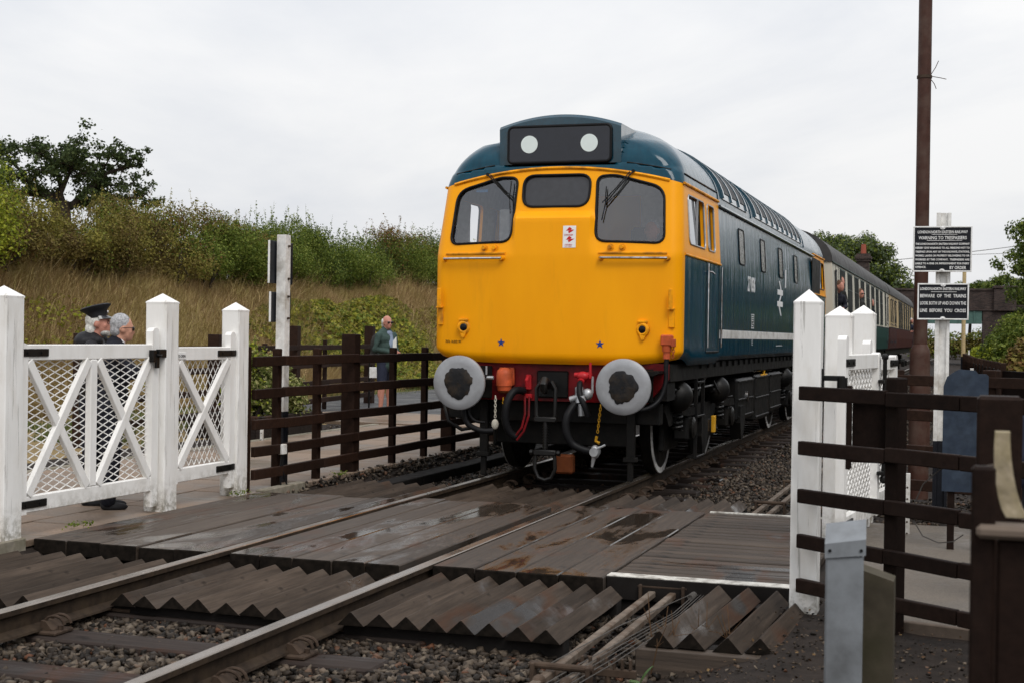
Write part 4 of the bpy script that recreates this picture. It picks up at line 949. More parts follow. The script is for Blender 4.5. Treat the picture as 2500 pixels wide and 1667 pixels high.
ts = lambda sgn: (lambda y, z, o: (sgn*(lw(z)-o), y, z))
for sgn in (1, -1):
    for poly in (side1, side2):
        mb = MB(); mb.tube([Vector((sgn*(lw(z)+.001), y, z)) for y, z in poly], .011, 6, closed=True); fr_ = mb.build('window_frame', M['greymetal'] if sgn > 0 else M['rubber'], loco, smooth=True, sharp=60)
        if poly is side1:
            half = rrect(.90, 1.44, 2.475, 2.985, .06); patch(half, .025, M['glass'], 'sliding_pane', fr_, ts(sgn))
            mb = MB(); mb.cbox(sgn*(1.30)-.012, sgn*1.30+.012, 1.425, 1.45, 2.48, 2.98, .003); mb.build('pane_bar', M['greymetal'], fr_)
        else: patch(poly, .025, M['glass'], 'door_pane', fr_, ts(sgn))
# beadings
def strip(pts, r, mat, name, n=6):
    mb = MB(); mb.tube(pts, r, n); return mb.build(name, M[mat], loco, smooth=True, sharp=60)
xs = np.linspace(-1.17, 1.17, 41)
def archz(x): return 3.25-.105*x*x
strip([(x, fy(x, archz(x))-.006, archz(x)) for x in xs], .017, 'loco_yellow', 'gutter_bead')
for sgn in (1, -1):
    strip([(sgn*(lw(3.085)+.008), y, 3.085) for y in np.linspace(.72, 2.74, 9)], .015, 'loco_yellow', 'gutter_bead')
    strip([(sgn*(lw(2.35)+.004), y, 2.352) for y in np.linspace(.64, 2.74, 9)], .013, 'loco_yellow', 'waist_bead')
    strip([(sgn*x, fy(x, 2.352)-.004, 2.352) for x in np.linspace(.5, 1.19, 14)], .013, 'loco_yellow', 'waist_bead')
sx1 = np.linspace(.72, 1.16, 16)
def seamz(x): return 3.345-.13*(x/1.2)**2
for sgn in (1, -1): strip([(sgn*x, fy(x, seamz(x))-.010, seamz(x)) for x in sx1]+[(sgn*(lw(3.19)+.006), y, 3.19) for y in np.linspace(.85, 2.72, 8)], .008, 'black', 'roof_seam')
# headcode box
def hz(x): return 3.815-.115*(x/.66)**2
mb = MB(); xs = np.linspace(-.66, .66, 25); n = len(xs); yb = 2.1
top = [(x, hz(x)) for x in xs]
v = [(x, .625, z) for x, z in top]+[(x, .60, z-.03) for x, z in top]+[(x, .625, 3.30) for x in xs]+[(x, yb, z+.02) for x, z in top]
f = []
for i in range(n-1): f += [(n+i, n+i+1, 2*n+i+1, 2*n+i), (i, i+1, n+i+1, n+i), (i+1, i, 3*n+i, 3*n+i+1)]
f += [(0, n, 2*n), (n-1, 2*n-1+0, 3*n-1)]
o = len(v); v += [(-.66, yb, 3.30), (.66, yb, 3.30)]; f += [(0, 2*n, o, 3*n), (n-1, 4*n-1, o+1, 3*n-1)]
mb.add(v, f); mb.build('headcode_box', M['loco_blue'], loco, smooth=True, sharp=25)
gp = rrect(-.555, .555, 3.315, 3.69, .05)
mb = MB(); mb.tube([(x, .598, z) for x, z in gp], .017, 8, closed=True); hs = mb.build('headcode_seal', M['rubber'], loco, smooth=True, sharp=60)
mb = MB(); mb.prism(gp, 'y', .588, .62); hg = mb.build('headcode_glass', M['headcode'], hs)
for x in (-.325, .325):
    mb = MB(); mb.prism([(x+.092*math.cos(a), 3.505+.092*math.sin(a)) for a in np.linspace(0, 2*PI, 33)[:-1]], 'y', .5845, .5875); mb.build('marker_disc', M['disc'], hs)
# handrails, pins, wipers, lamp irons, tail lamps
for sgn in (1, -1):
    pts = [(sgn*x, fy(x, 2.30)-.05, 2.30) for x in np.linspace(.53, 1.20, 8)]; h_ = strip(pts, .013, 'chrome', 'handrail', 10)
    for x in (.53, 1.20):
        mb = MB(); mb.tube([(sgn*x, fy(x, 2.3)+.01, 2.30), (sgn*x, fy(x, 2.3)-.03, 2.30), (sgn*(x-.0), fy(x, 2.3)-.055, 2.30)], [.03, .022, .02], 10); mb.build('handrail_bracket', M['loco_yellow'], h_)
    for x in (.62, .74):
        mb = MB(); y_ = fy(x, 2.41); mb.cyl((sgn*x, y_+.01, 2.41), (sgn*x, y_-.055, 2.41), .018, n=10); mb.cyl((sgn*x, y_+.005, 2.41), (sgn*x, y_-.012, 2.41), .035, n=12); mb.build('disc_peg', M['loco_yellow'], loco)
    # wiper: pivot above the screen, twin arms to a blade
    px, pz, bx_, bz = (-.80, 3.22, -.47, 2.95) if sgn < 0 else (.70, 3.235, .50, 2.86)
    if sgn < 0: px, pz, bx_, bz = -.78, 3.20, -.50, 2.94
    else: px, pz, bx_, bz = .80, 3.20, .54, 2.86
    q = lambda x, z, o: (x, fy(x, z)-o, z)
    mb = MB(); mb.tube([q(px, pz, .03), q((px+bx_)/2, (pz+bz)/2, .055), q(bx_, bz, .045)], .008, 6); mb.tube([q(px+.035*(-sgn), pz-.005, .03), q((px+bx_)/2-.02*sgn, (pz+bz)/2, .055), q(bx_-.03*sgn, bz+.01, .045)], .006, 6)
    mb.cyl(q(px, pz, -.01), q(px, pz, .04), .018, n=8); wp = mb.build('wiper_arm', M['black'], loco)
    mb = MB(); mb.tube([q(bx_-.005*sgn, bz+.18, .03), q(bx_, bz, .032), q(bx_-.025*sgn, bz-.17, .03)], .006, 6); mb.build('wiper_blade', M['rubber'], wp)
    # lamp iron on the corner
    x = 1.245; y_ = fy(1.19, 1.8)+.02
    mb = MB(); mb.cbox(sgn*x-.03, sgn*x+.03, y_-.03, y_+.02, 1.60, 1.80, .006); mb.cbox(sgn*x-.022, sgn*x+.022, y_-.085, y_-.07, 1.79, 1.99, .006); mb.cbox(sgn*x-.03, sgn*x+.03, y_-.085, y_, 1.78, 1.795, .003); mb.build('lamp_iron', M['loco_yellow'], loco)
    # tail lamp
    x = .965; y_ = fy(x, 1.58); K = Matrix.Translation((sgn*x, y_, 1.58)) @ Matrix.Rotation(PI/2, 4, 'X') @ Matrix.Rotation(-sgn*.18, 4, 'Y')
    mb = MB(); mb.lathe([(.07, -.01), (.07, .025), (.05, .034), (.042, .03)], K, 20); tl = mb.build('tail_lamp', M['loco_yellow'], loco, smooth=True)
    mb = MB(); mb.lathe([(.042, .028), (.03, .036), (.0, .039)], K, 16); mb.build('lens', M['lamp_lens'], tl, smooth=True)
    mb = MB(); mb.cbox(sgn*x-.05, sgn*x+.05, y_-.034, y_, 1.645, 1.67, .004); mb.prism([(sgn*x-.035, 1.53), (sgn*x+.035, 1.53), (sgn*x+.012, 1.475), (sgn*x-.012, 1.475)], 'y', y_-.03, y_+.01); mb.build('lamp_flap', M['loco_yellow'], tl)
# stars, stencil, danger flash
def star(cx, cz, r):
    pts = [(cx+(r if i % 2 == 0 else r*.4)*math.sin(i*PI/5), cz+(r if i % 2 == 0 else r*.4)*math.cos(i*PI/5)) for i in range(10)]
    v = [(cx, fy(cx, cz)-.0045, cz)]+[(x, fy(x, z)-.0035, z) for x, z in pts]; mb = MB(); mb.add(v, [(0, i+1, (i+1) % 10+1) for i in range(10)]); return mb.build('blue_star', M['bluestar'], loco)
star(-.53, 1.425, .046); star(.53, 1.425, .046)
def on_front(me, x, z, name, parent, off=.004):
    for vtx in me.vertices:
        X, Zc, d = vtx.co; vtx.co = (x+X, fy(x+X, z+Zc)-off-d, z+Zc)
    return link(name, me, parent)
on_front(text_mesh('7076 14.8.82 W', .042, M['blackink'], .68, depth=.0006), -1.185, 1.415, 'stencil_lettering', loco)
v = [(x, fy(x, z)-.0035, z) for z in (2.405, 2.63) for x in (.125, .262)]; mb = MB(); mb.add(v, [(0, 1, 3, 2)]); stk = mb.build('danger_flash', M['whitepaint'], loco)
on_front(text_mesh('DANGER', .024, M['redink'], .95, depth=.0004), .141, 2.528, 'lettering', stk, .0055)
on_front(text_mesh('OVERHEAD', .015, M['redink'], 1.05, depth=.0004), .146, 2.432, 'lettering', stk, .0055); on_front(text_mesh('LIVE WIRES', .015, M['redink'], 1.0, depth=.0004), .146, 2.416, 'lettering', stk, .0055)
for cz in (2.585, 2.492):
    pts = [(.045, .028), (-.012, .012), (.002, -.004), (-.048, -.012), (-.005, -.036), (-.012, -.014), (.038, -.006), (.012, .008)]
    pts = [(-.002, .032), (-.03, -.006), (.002, -.004), (-.012, -.012), (-.004, -.034), (.045, .004), (.012, .004), (.022, .018)]
    mb = MB(); v = [(.193+a*1.15, fy(.193+a, cz+b)-.005, cz+b) for a, b in pts]; mb.add(v, [tuple(range(8))]); mb.build('lightning_symbol', M['redink'], stk)
# side doors with chrome handrails, white stripe, numbers
for sgn in (1,):
    for y in (1.83, 2.685):
        mb = MB(); mb.tube([(sgn*(lw(z)+.03), y, z) for z in np.linspace(1.40, 2.32, 5)], .012, 8); mb.build('door_handrail', M['chrome'], loco, smooth=True)
    for y in (1.87, 2.645):
        mb = MB(); mb.cbox(1.333, 1.3375, y-.006, y+.006, 1.36, 2.34, .001); mb.build('door_joint', M['black'], loco)
    mb = MB(); mb.cbox(1.325, 1.345, 1.87, 2.64, 1.345, 1.362, .003); mb.build('door_sill', M['black'], loco)
    mb = MB(); mb.cbox(1.336, 1.352, 1.94, 1.99, 2.20, 2.26, .003); mb.tube([(1.35, 1.97, 2.235), (1.375, 1.99, 2.235), (1.38, 2.1, 2.215)], .011, 6); mb.build('door_handle', M['chrome'], loco)
    mb = MB(); mb.tube([(lw(3)+.02, 2.0, 2.98), (lw(3)+.02, 2.0, 2.36)], .006, 6); mb.build('window_bar', M['loco_yellow'], loco)
mb = MB(); mb.cbox(1.334, 1.3375, 2.72, 12.75, 1.50, 1.603, .001); mb.build('white_stripe', M['stripe'], loco)
# main body between the cabs
prof = [(-1.18, 1.24), (-1.27, 1.25), (-1.32, 1.30), (-1.335, 1.38), (-1.335, 2.38), (-1.295, 3.06)]
roofp = []
for a in np.linspace(0, PI, 33):
    c_, s_ = math.cos(a), math.sin(a); roofp.append((-1.295*math.copysign(abs(c_)**(2/2.15), c_), 3.06+.79*s_))
sec = prof+roofp[1:-1]+[(-x, z) for x, z in prof[::-1]]
mb = MB(); ysb = list(np.linspace(2.74, 12.73, 22)); n = len(sec)
v = [(x, y, z) for y in ysb for x, z in sec]; f = []
for i in range(len(ysb)-1):
    for j in range(n): f.append((i*n+j, i*n+(j+1) % n, (i+1)*n+(j+1) % n, (i+1)*n+j))
f += [tuple(range(n)), tuple((len(ysb)-1)*n+j for j in range(n))]; mb.add(v, f); mb.build('main_body', M['loco'], loco, smooth=True, sharp=30)
# body side windows (four), gutter, roof grilles, panels
for y in (4.34, 6.22, 8.10, 10.0):
    pl_ = rrect(y-.21, y+.21, 2.44, 2.88, .06)
    mb = MB(); mb.tube([(lw(z)+.002, a, z) for a, z in pl_], .012, 6, closed=True); fr_ = mb.build('body_window_frame', M['rubber'], loco, smooth=True, sharp=60)
    patch(pl_, -.004, M['bodyglass'], 'body_window', fr_, ts(1))
def roof_pt(y, a, off=0.0):
    c_, s_ = math.cos(a), math.sin(a); x = 1.295*abs(c_)**(2/2.15)*(1 if c_ >= 0 else -1); z = 3.06+.79*s_; return ((1.0+off/1.3)*x, y, z+off*s_)
def roof_strip(y0, y1, a0, a1, off, mat, name, n=12, parent=None):
    mb = MB(); v = []; f = []
    A = np.linspace(a0, a1, n)
    for o_ in (0.0, off):
        for y in (y0, y1):
            for a in A: v.append(roof_pt(y, a, o_))
    for j in range(n-1):
        f.append((2*n+j, 2*n+j+1, 3*n+j+1, 3*n+j)); f.append((2*n+j, 2*n+j+1, j+1, j)); f.append((3*n+j, 3*n+j+1, n+j+1, n+j))
    f += [(0, n, 3*n, 2*n), (n-1, 2*n-1, 4*n-1, 3*n-1)]
    mb.add(v, f); return mb.build(name, M[mat], parent or loco, smooth=True, sharp=35)
a0, a1 = rad(12), rad(66)
for (y0, y1) in ((3.02, 4.90), (5.60, 11.0)):
    pn = roof_strip(y0, y1, rad(6), rad(70), .012, 'loco_blue', 'grille_panel', 12)
gy = [3.12, 3.71, 4.30]+[5.70+.58*i for i in range(9)]
for y in gy: 
    w_ = .47 if y < 5 else .46
    gs = roof_strip(y, y+w_, a0, a1, .020, 'grille', 'roof_grille')
for y in [3.06, 3.64, 4.23, 4.82]+[5.63+.58*i for i in range(10)]: roof_strip(y-.028, y+.028, rad(7), rad(69), .03, 'bluerib', 'grille_rib')
strip([(1.315, y, 3.035) for y in np.linspace(2.74, 12.73, 12)], .018, 'loco_blue', 'body_gutter')
for y in (2.74, 5.25, 11.3): roof_strip(y-.012, y+.012, rad(3), rad(177), .012, 'loco_blue', 'roof_joint', 24)
mb = MB(); mb.cbox(-.42, .42, 2.9, 12.4, 3.83, 3.872, .008); mb.build('roof_walkway', M['frame_black'], loco)
for i, y in enumerate(np.linspace(1.75, 12.3, 15)):
    mb = MB(); mb.cbox(-.30, .30, y-.14, y+.14, 3.84, 3.885+.015*(i % 3), .01); mb.build('roof_hatch', M['frame_black'], loco)
for y in (3.55, 3.8, 5.2, 9.6, 10.8):
    mb = MB(); mb.tube([(.42, y+.06*math.cos(a)+.0, 3.79+.10*math.sin(a)) for a in np.linspace(0, PI, 8)], .022, 6); mb.build('lifting_eye', M['black'], loco)
mb = MB(); mb.tube([(.40, 7.1, 3.78), (.42, 7.2, 3.93), (.43, 7.32, 3.95), (.43, 8.05, 3.90)], .02, 8); mb.build('roof_pipe', M['black'], loco)
mb = MB(); mb.tube([(.40, 9.1, 3.78), (.42, 9.2, 3.86), (.43, 9.5, 3.85)], .02, 8); mb.build('roof_pipe', M['black'], loco)
# numbers and emblem on the side: local frame looking from +x, reading along +y
def on_side(me, y, z, name, parent=loco, off=.002):
    o = link(name, me, parent); o.matrix_local = frame((1.3355+off, y, z), (0, 1, 0), (0, 0, 1), (1, 0, 0)); return o
on_side(text_mesh('27 056', .27, M['whitepaint'], .86, bold=.006), 4.80, 2.125, 'number_lettering')
em = [[(7.86, 2.36), (7.98, 2.36), (8.10, 2.27), (7.98, 2.27)]]
def flat_side(polys, name):
    mb = MB()
    for p in polys: mb.add([(1.3385, y, z) for y, z in p], [tuple(range(len(p)))])
    return mb.build(name, M['whitepaint'], loco)
flat_side([[(7.68, 2.25), (8.30, 2.25), (8.30, 2.17), (7.68, 2.17)], [(7.68, 2.075), (8.30, 2.075), (8.30, 1.995), (7.68, 1.995)],
           [(7.80, 2.38), (7.92, 2.38), (8.13, 2.251), (8.0, 2.251)], [(8.02, 2.169), (8.15, 2.169), (7.99, 2.076), (7.86, 2.076)], [(7.84, 1.994), (7.97, 1.994), (8.17, 1.86), (8.05, 1.86)]], 'double_arrow_emblem')
flat_side([[(8.52, 2.58), (8.66, 2.58), (8.66, 2.30), (8.52, 2.30)]], 'side_label')
dp = MB()
for (y0, y1, z0, z1) in ((5.14, 5.16, 1.64, 1.83), (5.36, 5.38, 1.64, 1.83), (5.16, 5.36, 1.82, 1.83), (5.16, 5.36, 1.64, 1.65), (5.19, 5.33, 1.79, 1.803), (5.19, 5.33, 1.765, 1.775), (5.19, 5.31, 1.735, 1.75), (5.24, 5.33, 1.70, 1.713), (5.19, 5.29, 1.67, 1.684), (5.2, 5.22, 1.42, 1.49), (5.24, 5.29, 1.42, 1.43), (5.24, 5.29, 1.45, 1.46), (5.24, 5.29, 1.48, 1.49), (7.6, 8.3, 1.405, 1.412)):
    dp.add([(1.3385, y0, z0), (1.3385, y1, z0), (1.3385, y1, z1), (1.3385, y0, z1)], [(0, 1, 2, 3)])
dp.build('data_panel', M['whitepaint'], loco)
mb = MB(); mb.cbox(1.333, 1.343, 12.3, 13.65, 2.0, 3.0, .003); mb.build('side_louvre', M['frame_black'], loco)
# rear cab: copies of the front cab pieces turned round
TURN = Matrix.Translation((0, 15.47, 0)) @ Matrix.Rotation(PI, 4, 'Z')
for o in [shell]+[q_ for q_ in loco.children if q_.name.split('.')[0] in ('window_frame', 'gutter_bead', 'waist_bead', 'headcode_box')]:
    c = o.copy(); COL.objects.link(c); c.parent = loco; c.matrix_local = TURN
    for ch in o.children: d = ch.copy(); COL.objects.link(d); d.parent = c
# cab interior
mb = MB(); mb.cbox(-1.25, 1.25, 2.45, 2.52, 1.3, 2.28, .005); mb.cbox(-1.22, -.1, 2.45, 2.52, 2.28, 3.15, .005); mb.cbox(.45, 1.22, 2.45, 2.52, 2.28, 3.15, .005); mb.cbox(-.9, .9, 2.45, 2.52, 3.15, 3.5, .005); mb.build('bulkhead', M['interior'], loco)
mb = MB(); mb.cbox(-1.25, 1.25, .62, 2.5, 1.45, 1.5, .005); mb.build('cab_floor', M['interior_dark'], loco)
mb = MB(); mb.cbox(.25, 1.22, .62, .95, 1.5, 2.42, .02); mb.build('driver_desk', M['interior_dark'], loco)
mb = MB(); mb.cbox(-1.2, -.35, .66, .85, 1.5, 2.40, .02); mb.build('second_desk', M['interior'], loco)
for x in (-.8, .72):
    mb = MB(); mb.cbox(x-.24, x+.24, 1.35, 1.75, 1.95, 2.06, .03); mb.cbox(x-.22, x+.22, 1.72, 1.82, 2.0, 2.72, .04); mb.cyl((x, 1.55, 1.5), (x, 1.55, 1.96), .05, n=10); mb.build('cab_seat', M['navy'], loco)
mb = MB(); mb.cbox(-.72, -.60, .80, .90, 2.4, 2.85, .01); mb.build('cab_post', M['interior'], loco)
mb = MB(); mb.box(-.93, -.80, .615+.03, .62+.03, 3.02, 3.05); mb.build('blue_tag', simple('tagblue', (.06, .28, .6), .5, bmp=0), loco)

# ------------------------------------------------------------------ front end below the body
mb = MB(); mb.prism([(-1.21, 1.24), (1.21, 1.24), (1.21, 1.08), (1.0, .83), (-1.0, .83), (-1.21, 1.08)], 'y', .50, .56); mb.build('buffer_beam', M['red'], loco)
mb = MB(); mb.box(-1.19, 1.19, .561, .95, .86, 1.238); mb.build('beam_backing', M['frame_black'], loco)
def irregular(r, n, rr): return [r*(1+rr.uniform(-.10, .12)) for _ in range(n)]
for k_, sgn in enumerate((-1, 1)):
    x = sgn*.8635; zb = 1.012; K = Matrix.Translation((x, 0, zb)) @ Matrix.Rotation(PI/2, 4, 'X')
    mb = MB(); mb.lathe([(.275, -.055), (.279, -.045), (.279, -.02), (.272, -.011), (.2, -.004), (.1, -.001), (.01, 0)], K, 48); bf_ = mb.build('buffer', M['buffer'], loco, smooth=True, sharp=50)
    mb = MB(); mb.lathe([(.13, -.52), (.13, -.44), (.115, -.43), (.115, -.28), (.095, -.275), (.095, -.056)], K, 24); mb.build('buffer_shank', M['frame_black'], bf_, smooth=True)
    mb = MB(); mb.cbox(x-.2, x+.2, .47, .499, zb-.17, zb+.17, .01); mb.build('buffer_base', M['frame_black'], bf_)
    rr = np.random.default_rng(4+k_); n = 40; R_ = [.150+.008*math.sin(3*a+k_)+.006*math.sin(7*a+2*k_)+rr.uniform(-.008, .010) for a in np.linspace(0, 2*PI, n+1)[:-1]]
    v = [(x+.01*k_, -.011, zb)]; f = []
    for s, y in ((.55, -.012), (.9, -.009), (1.0, -.002)):
        for i in range(n):
            a = 2*PI*i/n; v.append((x+R_[i]*s*math.cos(a)*.97, y+rr.uniform(-.002, .002)*(s < 1), zb+R_[i]*s*math.sin(a)*1.06))
    for i in range(n): f.append((0, 1+i, 1+(i+1) % n))
    for k in range(2):
        for i in range(n): f.append((1+k*n+i, 1+k*n+(i+1) % n, 1+(k+1)*n+(i+1) % n, 1+(k+1)*n+i))
    mb = MB(); mb.add(v, f); gp_ = mb.build('grease_patch', M['grease'], bf_, smooth=True)
    mb = MB(); mb.cyl((x, -.016, zb-.005), (x, -.0105, zb-.005), .012, n=10); mb.build('grease_hole', M['blackink'], bf_)
# coupling hook and hanging screw link
mb = MB(); mb.cbox(-.17, .17, .47, .499, .865, 1.145, .03); hk = mb.build('hook_plate', M['black'], loco)
mb = MB(); mb.cyl((0, .47, 1.0), (0, .30, 1.0), .045, n=12); mb.tube([(0, .32, .99), (0, .27, 1.03), (0, .20, 1.05), (0, .16, 1.01), (0, .18, .95), (0, .24, .93)], [.04, .045, .045, .04, .035, .02], 10); mb.build('draw_hook', M['springsteel'], hk, smooth=True)
cp = MB()
for s in (-1, 1): cp.tube([(s*.055, .26, 1.04), (s*.10, .25, .97), (s*.10, .25, .70), (s*.085, .25, .66)], .02, 8)
cp.cbox(-.12, .12, .22, .28, .625, .68, .01); cp.cyl((0, .25, .64), (0, .25, .34), .024, n=10)
for i in range(9): cp.cyl((0, .25, .36+.028*i), (0, .25, .372+.028*i), .03, n=10)
cp.cbox(-.12, .12, .22, .28, .285, .345, .01)
for s in (-1, 1): cp.cyl((s*.13, .25, .315), (s*.16, .25, .315), .03, n=8)
cp.tube([(-.10, .25, .31), (-.11, .25, .15), (-.07, .25, .06), (0, .25, .035), (.07, .25, .06), (.11, .25, .15), (.10, .25, .31)], .02, 8); cp.build('screw_coupling', M['springsteel'], loco, smooth=True)
mb = MB(); mb.cbox(.03, .22, .5, .62, .08, .28, .02); mb.build('orange_valve', M['rustorange'], loco)
# jumper sockets, pipes and hoses
def hose(pts, r, mat, name, ring=0, n=10):
    P_ = [Vector(p) for p in pts]; out = []
    for i in range(len(P_)-1):
        p0, p1, p2, p3 = P_[max(i-1, 0)], P_[i], P_[i+1], P_[min(i+2, len(P_)-1)]
        for k in range(6):
            t = k/6; out.append(.5*((2*p1)+(p2-p0)*t+(2*p0-5*p1+4*p2-p3)*t*t+(3*p1-p0-3*p2+p3)*t*t*t))
    out.append(P_[-1]); rs = [r*(1+ring*(i % 2)) for i in range(len(out))]
    mb = MB(); mb.tube(out, rs, n); return mb.build(name, M[mat], loco, smooth=True, sharp=70)
for x in (-.50, .62):
    mb = MB(); mb.cbox(x-.085, x+.085, .455, .499, .98, 1.17, .012); mb.lathe([(.085, 0), (.085, .12), (.075, .16), (.04, .185), (.01, .19)], Matrix.Translation((x, .40, .98)), 18); mb.cyl((x, .40, .985), (x, .40, .93), .08, .07, 18); mb.build('jumper_socket', M['orange'], loco, smooth=True, sharp=45)
    mb = MB(); mb.cyl((x, .40, .93), (x, .40, .905), .066, .05, 16); mb.build('socket_mouth', M['rustorange'], loco)
hose([(-.30, .45, .93), (-.36, .30, .93), (-.41, .22, .80), (-.42, .22, .62), (-.38, .26, .50), (-.33, .30, .46)], .038, 'rubber', 'vacuum_hose', .12)
mb = MB(); mb.tube([(-.24, .30, .88), (-.23, .28, .7), (-.26, .27, .56), (-.33, .27, .47)], .012, 6); mb.tube([(-.20, .32, .88), (-.19, .28, .68), (-.24, .27, .52), (-.31, .26, .43)], .012, 6); mb.build('hose_cradle', M['red'], loco)
hose([(-.93, .44, .90), (-.88, .28, .84), (-.875, .22, .70), (-.82, .2, .58), (-.68, .2, .52), (-.56, .24, .52)], .03, 'rubber', 'brake_hose')
mb = MB(); mb.cyl((-.84, .40, .92), (-.80, .30, .88), .032, n=10); mb.cyl((-.86, .32, .95), (-.72, .32, .95), .022, n=8); mb.ell((-.80, .33, .93), (.05, .045, .04)); mb.build('brake_cock', M['yellowpart'], loco, smooth=True)
hose([(-.70, .42, 1.08), (-.72, .34, 1.05), (-.80, .24, .85), (-.82, .22, .70), (-.76, .22, .62), (-.66, .25, .60)], .016, 'rubber', 'heating_pipe')
mb = MB(); mb.cyl((-.70, .40, 1.06), (-.70, .40, 1.18), .011, n=8); mb.cyl((-.72, .40, 1.06), (-.62, .40, 1.06), .02, n=8); mb.build('pipe_valve', M['greymetal'], loco)
# right cluster
hose([(.34, .44, 1.06), (.345, .30, 1.03), (.36, .24, .92), (.42, .22, .80), (.45, .24, .70)], .03, 'rubber', 'air_hose')
mb = MB(); mb.cyl((.395, .24, .845), (.375, .24, .90), .036, n=12); mb.build('hose_band', M['greymetal'], loco)
mb = MB(); mb.ell((.36, .36, 1.10), (.07, .06, .05)); mb.cyl((.27, .36, 1.11), (.45, .36, 1.12), .025, n=8); mb.cyl((.35, .44, 1.1), (.35, .30, 1.04), .035, n=10); mb.cyl((.44, .34, 1.08), (.44, .34, 1.24), .014, n=8); mb.build('air_cock', M['redbright'], loco, smooth=True)
mb = MB(); mb.cyl((.32, .36, .98), (.34, .30, .82), .045, .04, 12); mb.cyl((.24, .32, .86), (.46, .32, .93), .035, n=10); mb.ell((.42, .31, .92), (.06, .05, .06)); mb.cyl((.36, .30, .82), (.365, .30, .70), .036, n=12); mb.cyl((.46, .36, .93), (.46, .36, 1.10), .013, n=8); mb.build('steam_cock', M['greymetal'], loco, smooth=True)
hose([(.30, .28, .82), (.245, .2, .70), (.24, .18, .55), (.30, .2, .42), (.42, .22, .36), (.50, .24, .35)], .04, 'rubber', 'steam_hose', .04)
mb = MB(); mb.ell((.53, .24, .345), (.05, .05, .07)); mb.cyl((.53, .18, .345), (.53, .30, .345), .045, n=14); mb.cyl((.52, .24, .30), (.50, .24, .19), .025, .012, 8); mb.cyl((.56, .22, .38), (.64, .22, .42), .012, n=6); mb.build('hose_coupling', M['greymetal'], loco, smooth=True)
def chain(x, y, z0, z1, mat, name, dx=0):
    mb = MB(); n = int((z0-z1)/.028)
    for i in range(n):
        z = z0-.028*i; xx = x+dx*i/n; a = Vector((1, 0, 0)) if i % 2 else Vector((0, 1, 0))
        mb.tube([Vector((xx, y, z))+a*.011*math.cos(u)+Vector((0, 0, .02*math.sin(u))) for u in np.linspace(0, 2*PI, 9)[:-1]], .0042, 5, closed=True)
    return mb.build(name, M[mat], loco)
chain(-.575, .34, .86, .62, 'cream', 'pale_chain'); mb = MB(); mb.ell((-.575, .34, .58), (.04, .03, .055)); mb.build('chain_toggle', M['cream'], loco)
chain(-.49, .34, .84, .52, 'yellowpart', 'yellow_chain', .04); chain(.565, .30, .80, .50, 'yellowpart', 'yellow_chain', -.03); mb = MB(); mb.tube([(.53, .3, .50), (.52, .3, .45), (.56, .3, .43)], .016, 6); mb.build('chain_hook', M['yellowpart'], loco)
mb = MB(); mb.cbox(-.29, -.23, .46, .499, .94, 1.10, .01); mb.tube([(-.26, .45, 1.08), (-.26, .40, 1.04), (-.26, .42, .98)], .018, 8); mb.cbox(-.30, -.22, .455, .499, .85, .90, .01); mb.build('coupling_bracket', M['redbright'], loco)
# orange control jumper box at the right corner with cable
mb = MB(); mb.cbox(1.155, 1.27, .36, .47, 1.42, 1.53, .012); mb.cyl((1.212, .41, 1.42), (1.212, .41, 1.36), .05, .045, 14); mb.cyl((1.212, .41, 1.36), (1.212, .41, 1.29), .034, .038, 14); mb.cbox(1.26, 1.30, .37, .44, 1.41, 1.49, .006); mb.build('control_jumper', M['orange'], loco)
hose([(1.212, .41, 1.30), (1.21, .40, 1.22), (1.21, .38, 1.05), (1.16, .32, .88), (1.05, .2, .79), (.86, .12, .77)], .024, 'rubber', 'jumper_cable'); chain(1.285, .40, 1.40, 1.27, 'orange', 'jumper_chain', -.01)
mb = MB(); mb.prism([(.92, 1.17), (1.17, 1.17), (1.17, 1.145), (1.12, 1.12), (.92, 1.13)], 'y', .2, .50); mb.build('front_step', M['frame_black'], loco)
# guard irons, brackets, drag box behind
for sgn in (-1, 1):
    mb = MB(); mb.cbox(sgn*.80-.045, sgn*.80+.045, .62, .68, .25, .86, .006); mb.cbox(sgn*.80-.07, sgn*.80+.07, .59, .69, .22, .27, .006); mb.cbox(sgn*.8-.03, sgn*.8+.03, .62, .66, .02, .22, .006); mb.build('guard_iron', M['frame_black'], loco)
mb = MB(); mb.cbox(-.75, .75, .9, 1.0, .35, .84, .01); mb.build('bogie_headstock', M['frame_black'], loco)
mb = MB(); mb.cbox(-1.05, 1.08, .70, .90, .60, .82, .01); mb.build('drag_box', M['frame_black'], loco)
mb = MB(); mb.tube([(-1.25, .6, .78), (-1.15, .5, .58), (-1.0, .5, .50), (-.9, .5, .52)], .02, 8); mb.cbox(-1.18, -1.0, .55, .75, .62, .86, .01); mb.build('sand_pipe', M['frame_black'], loco)
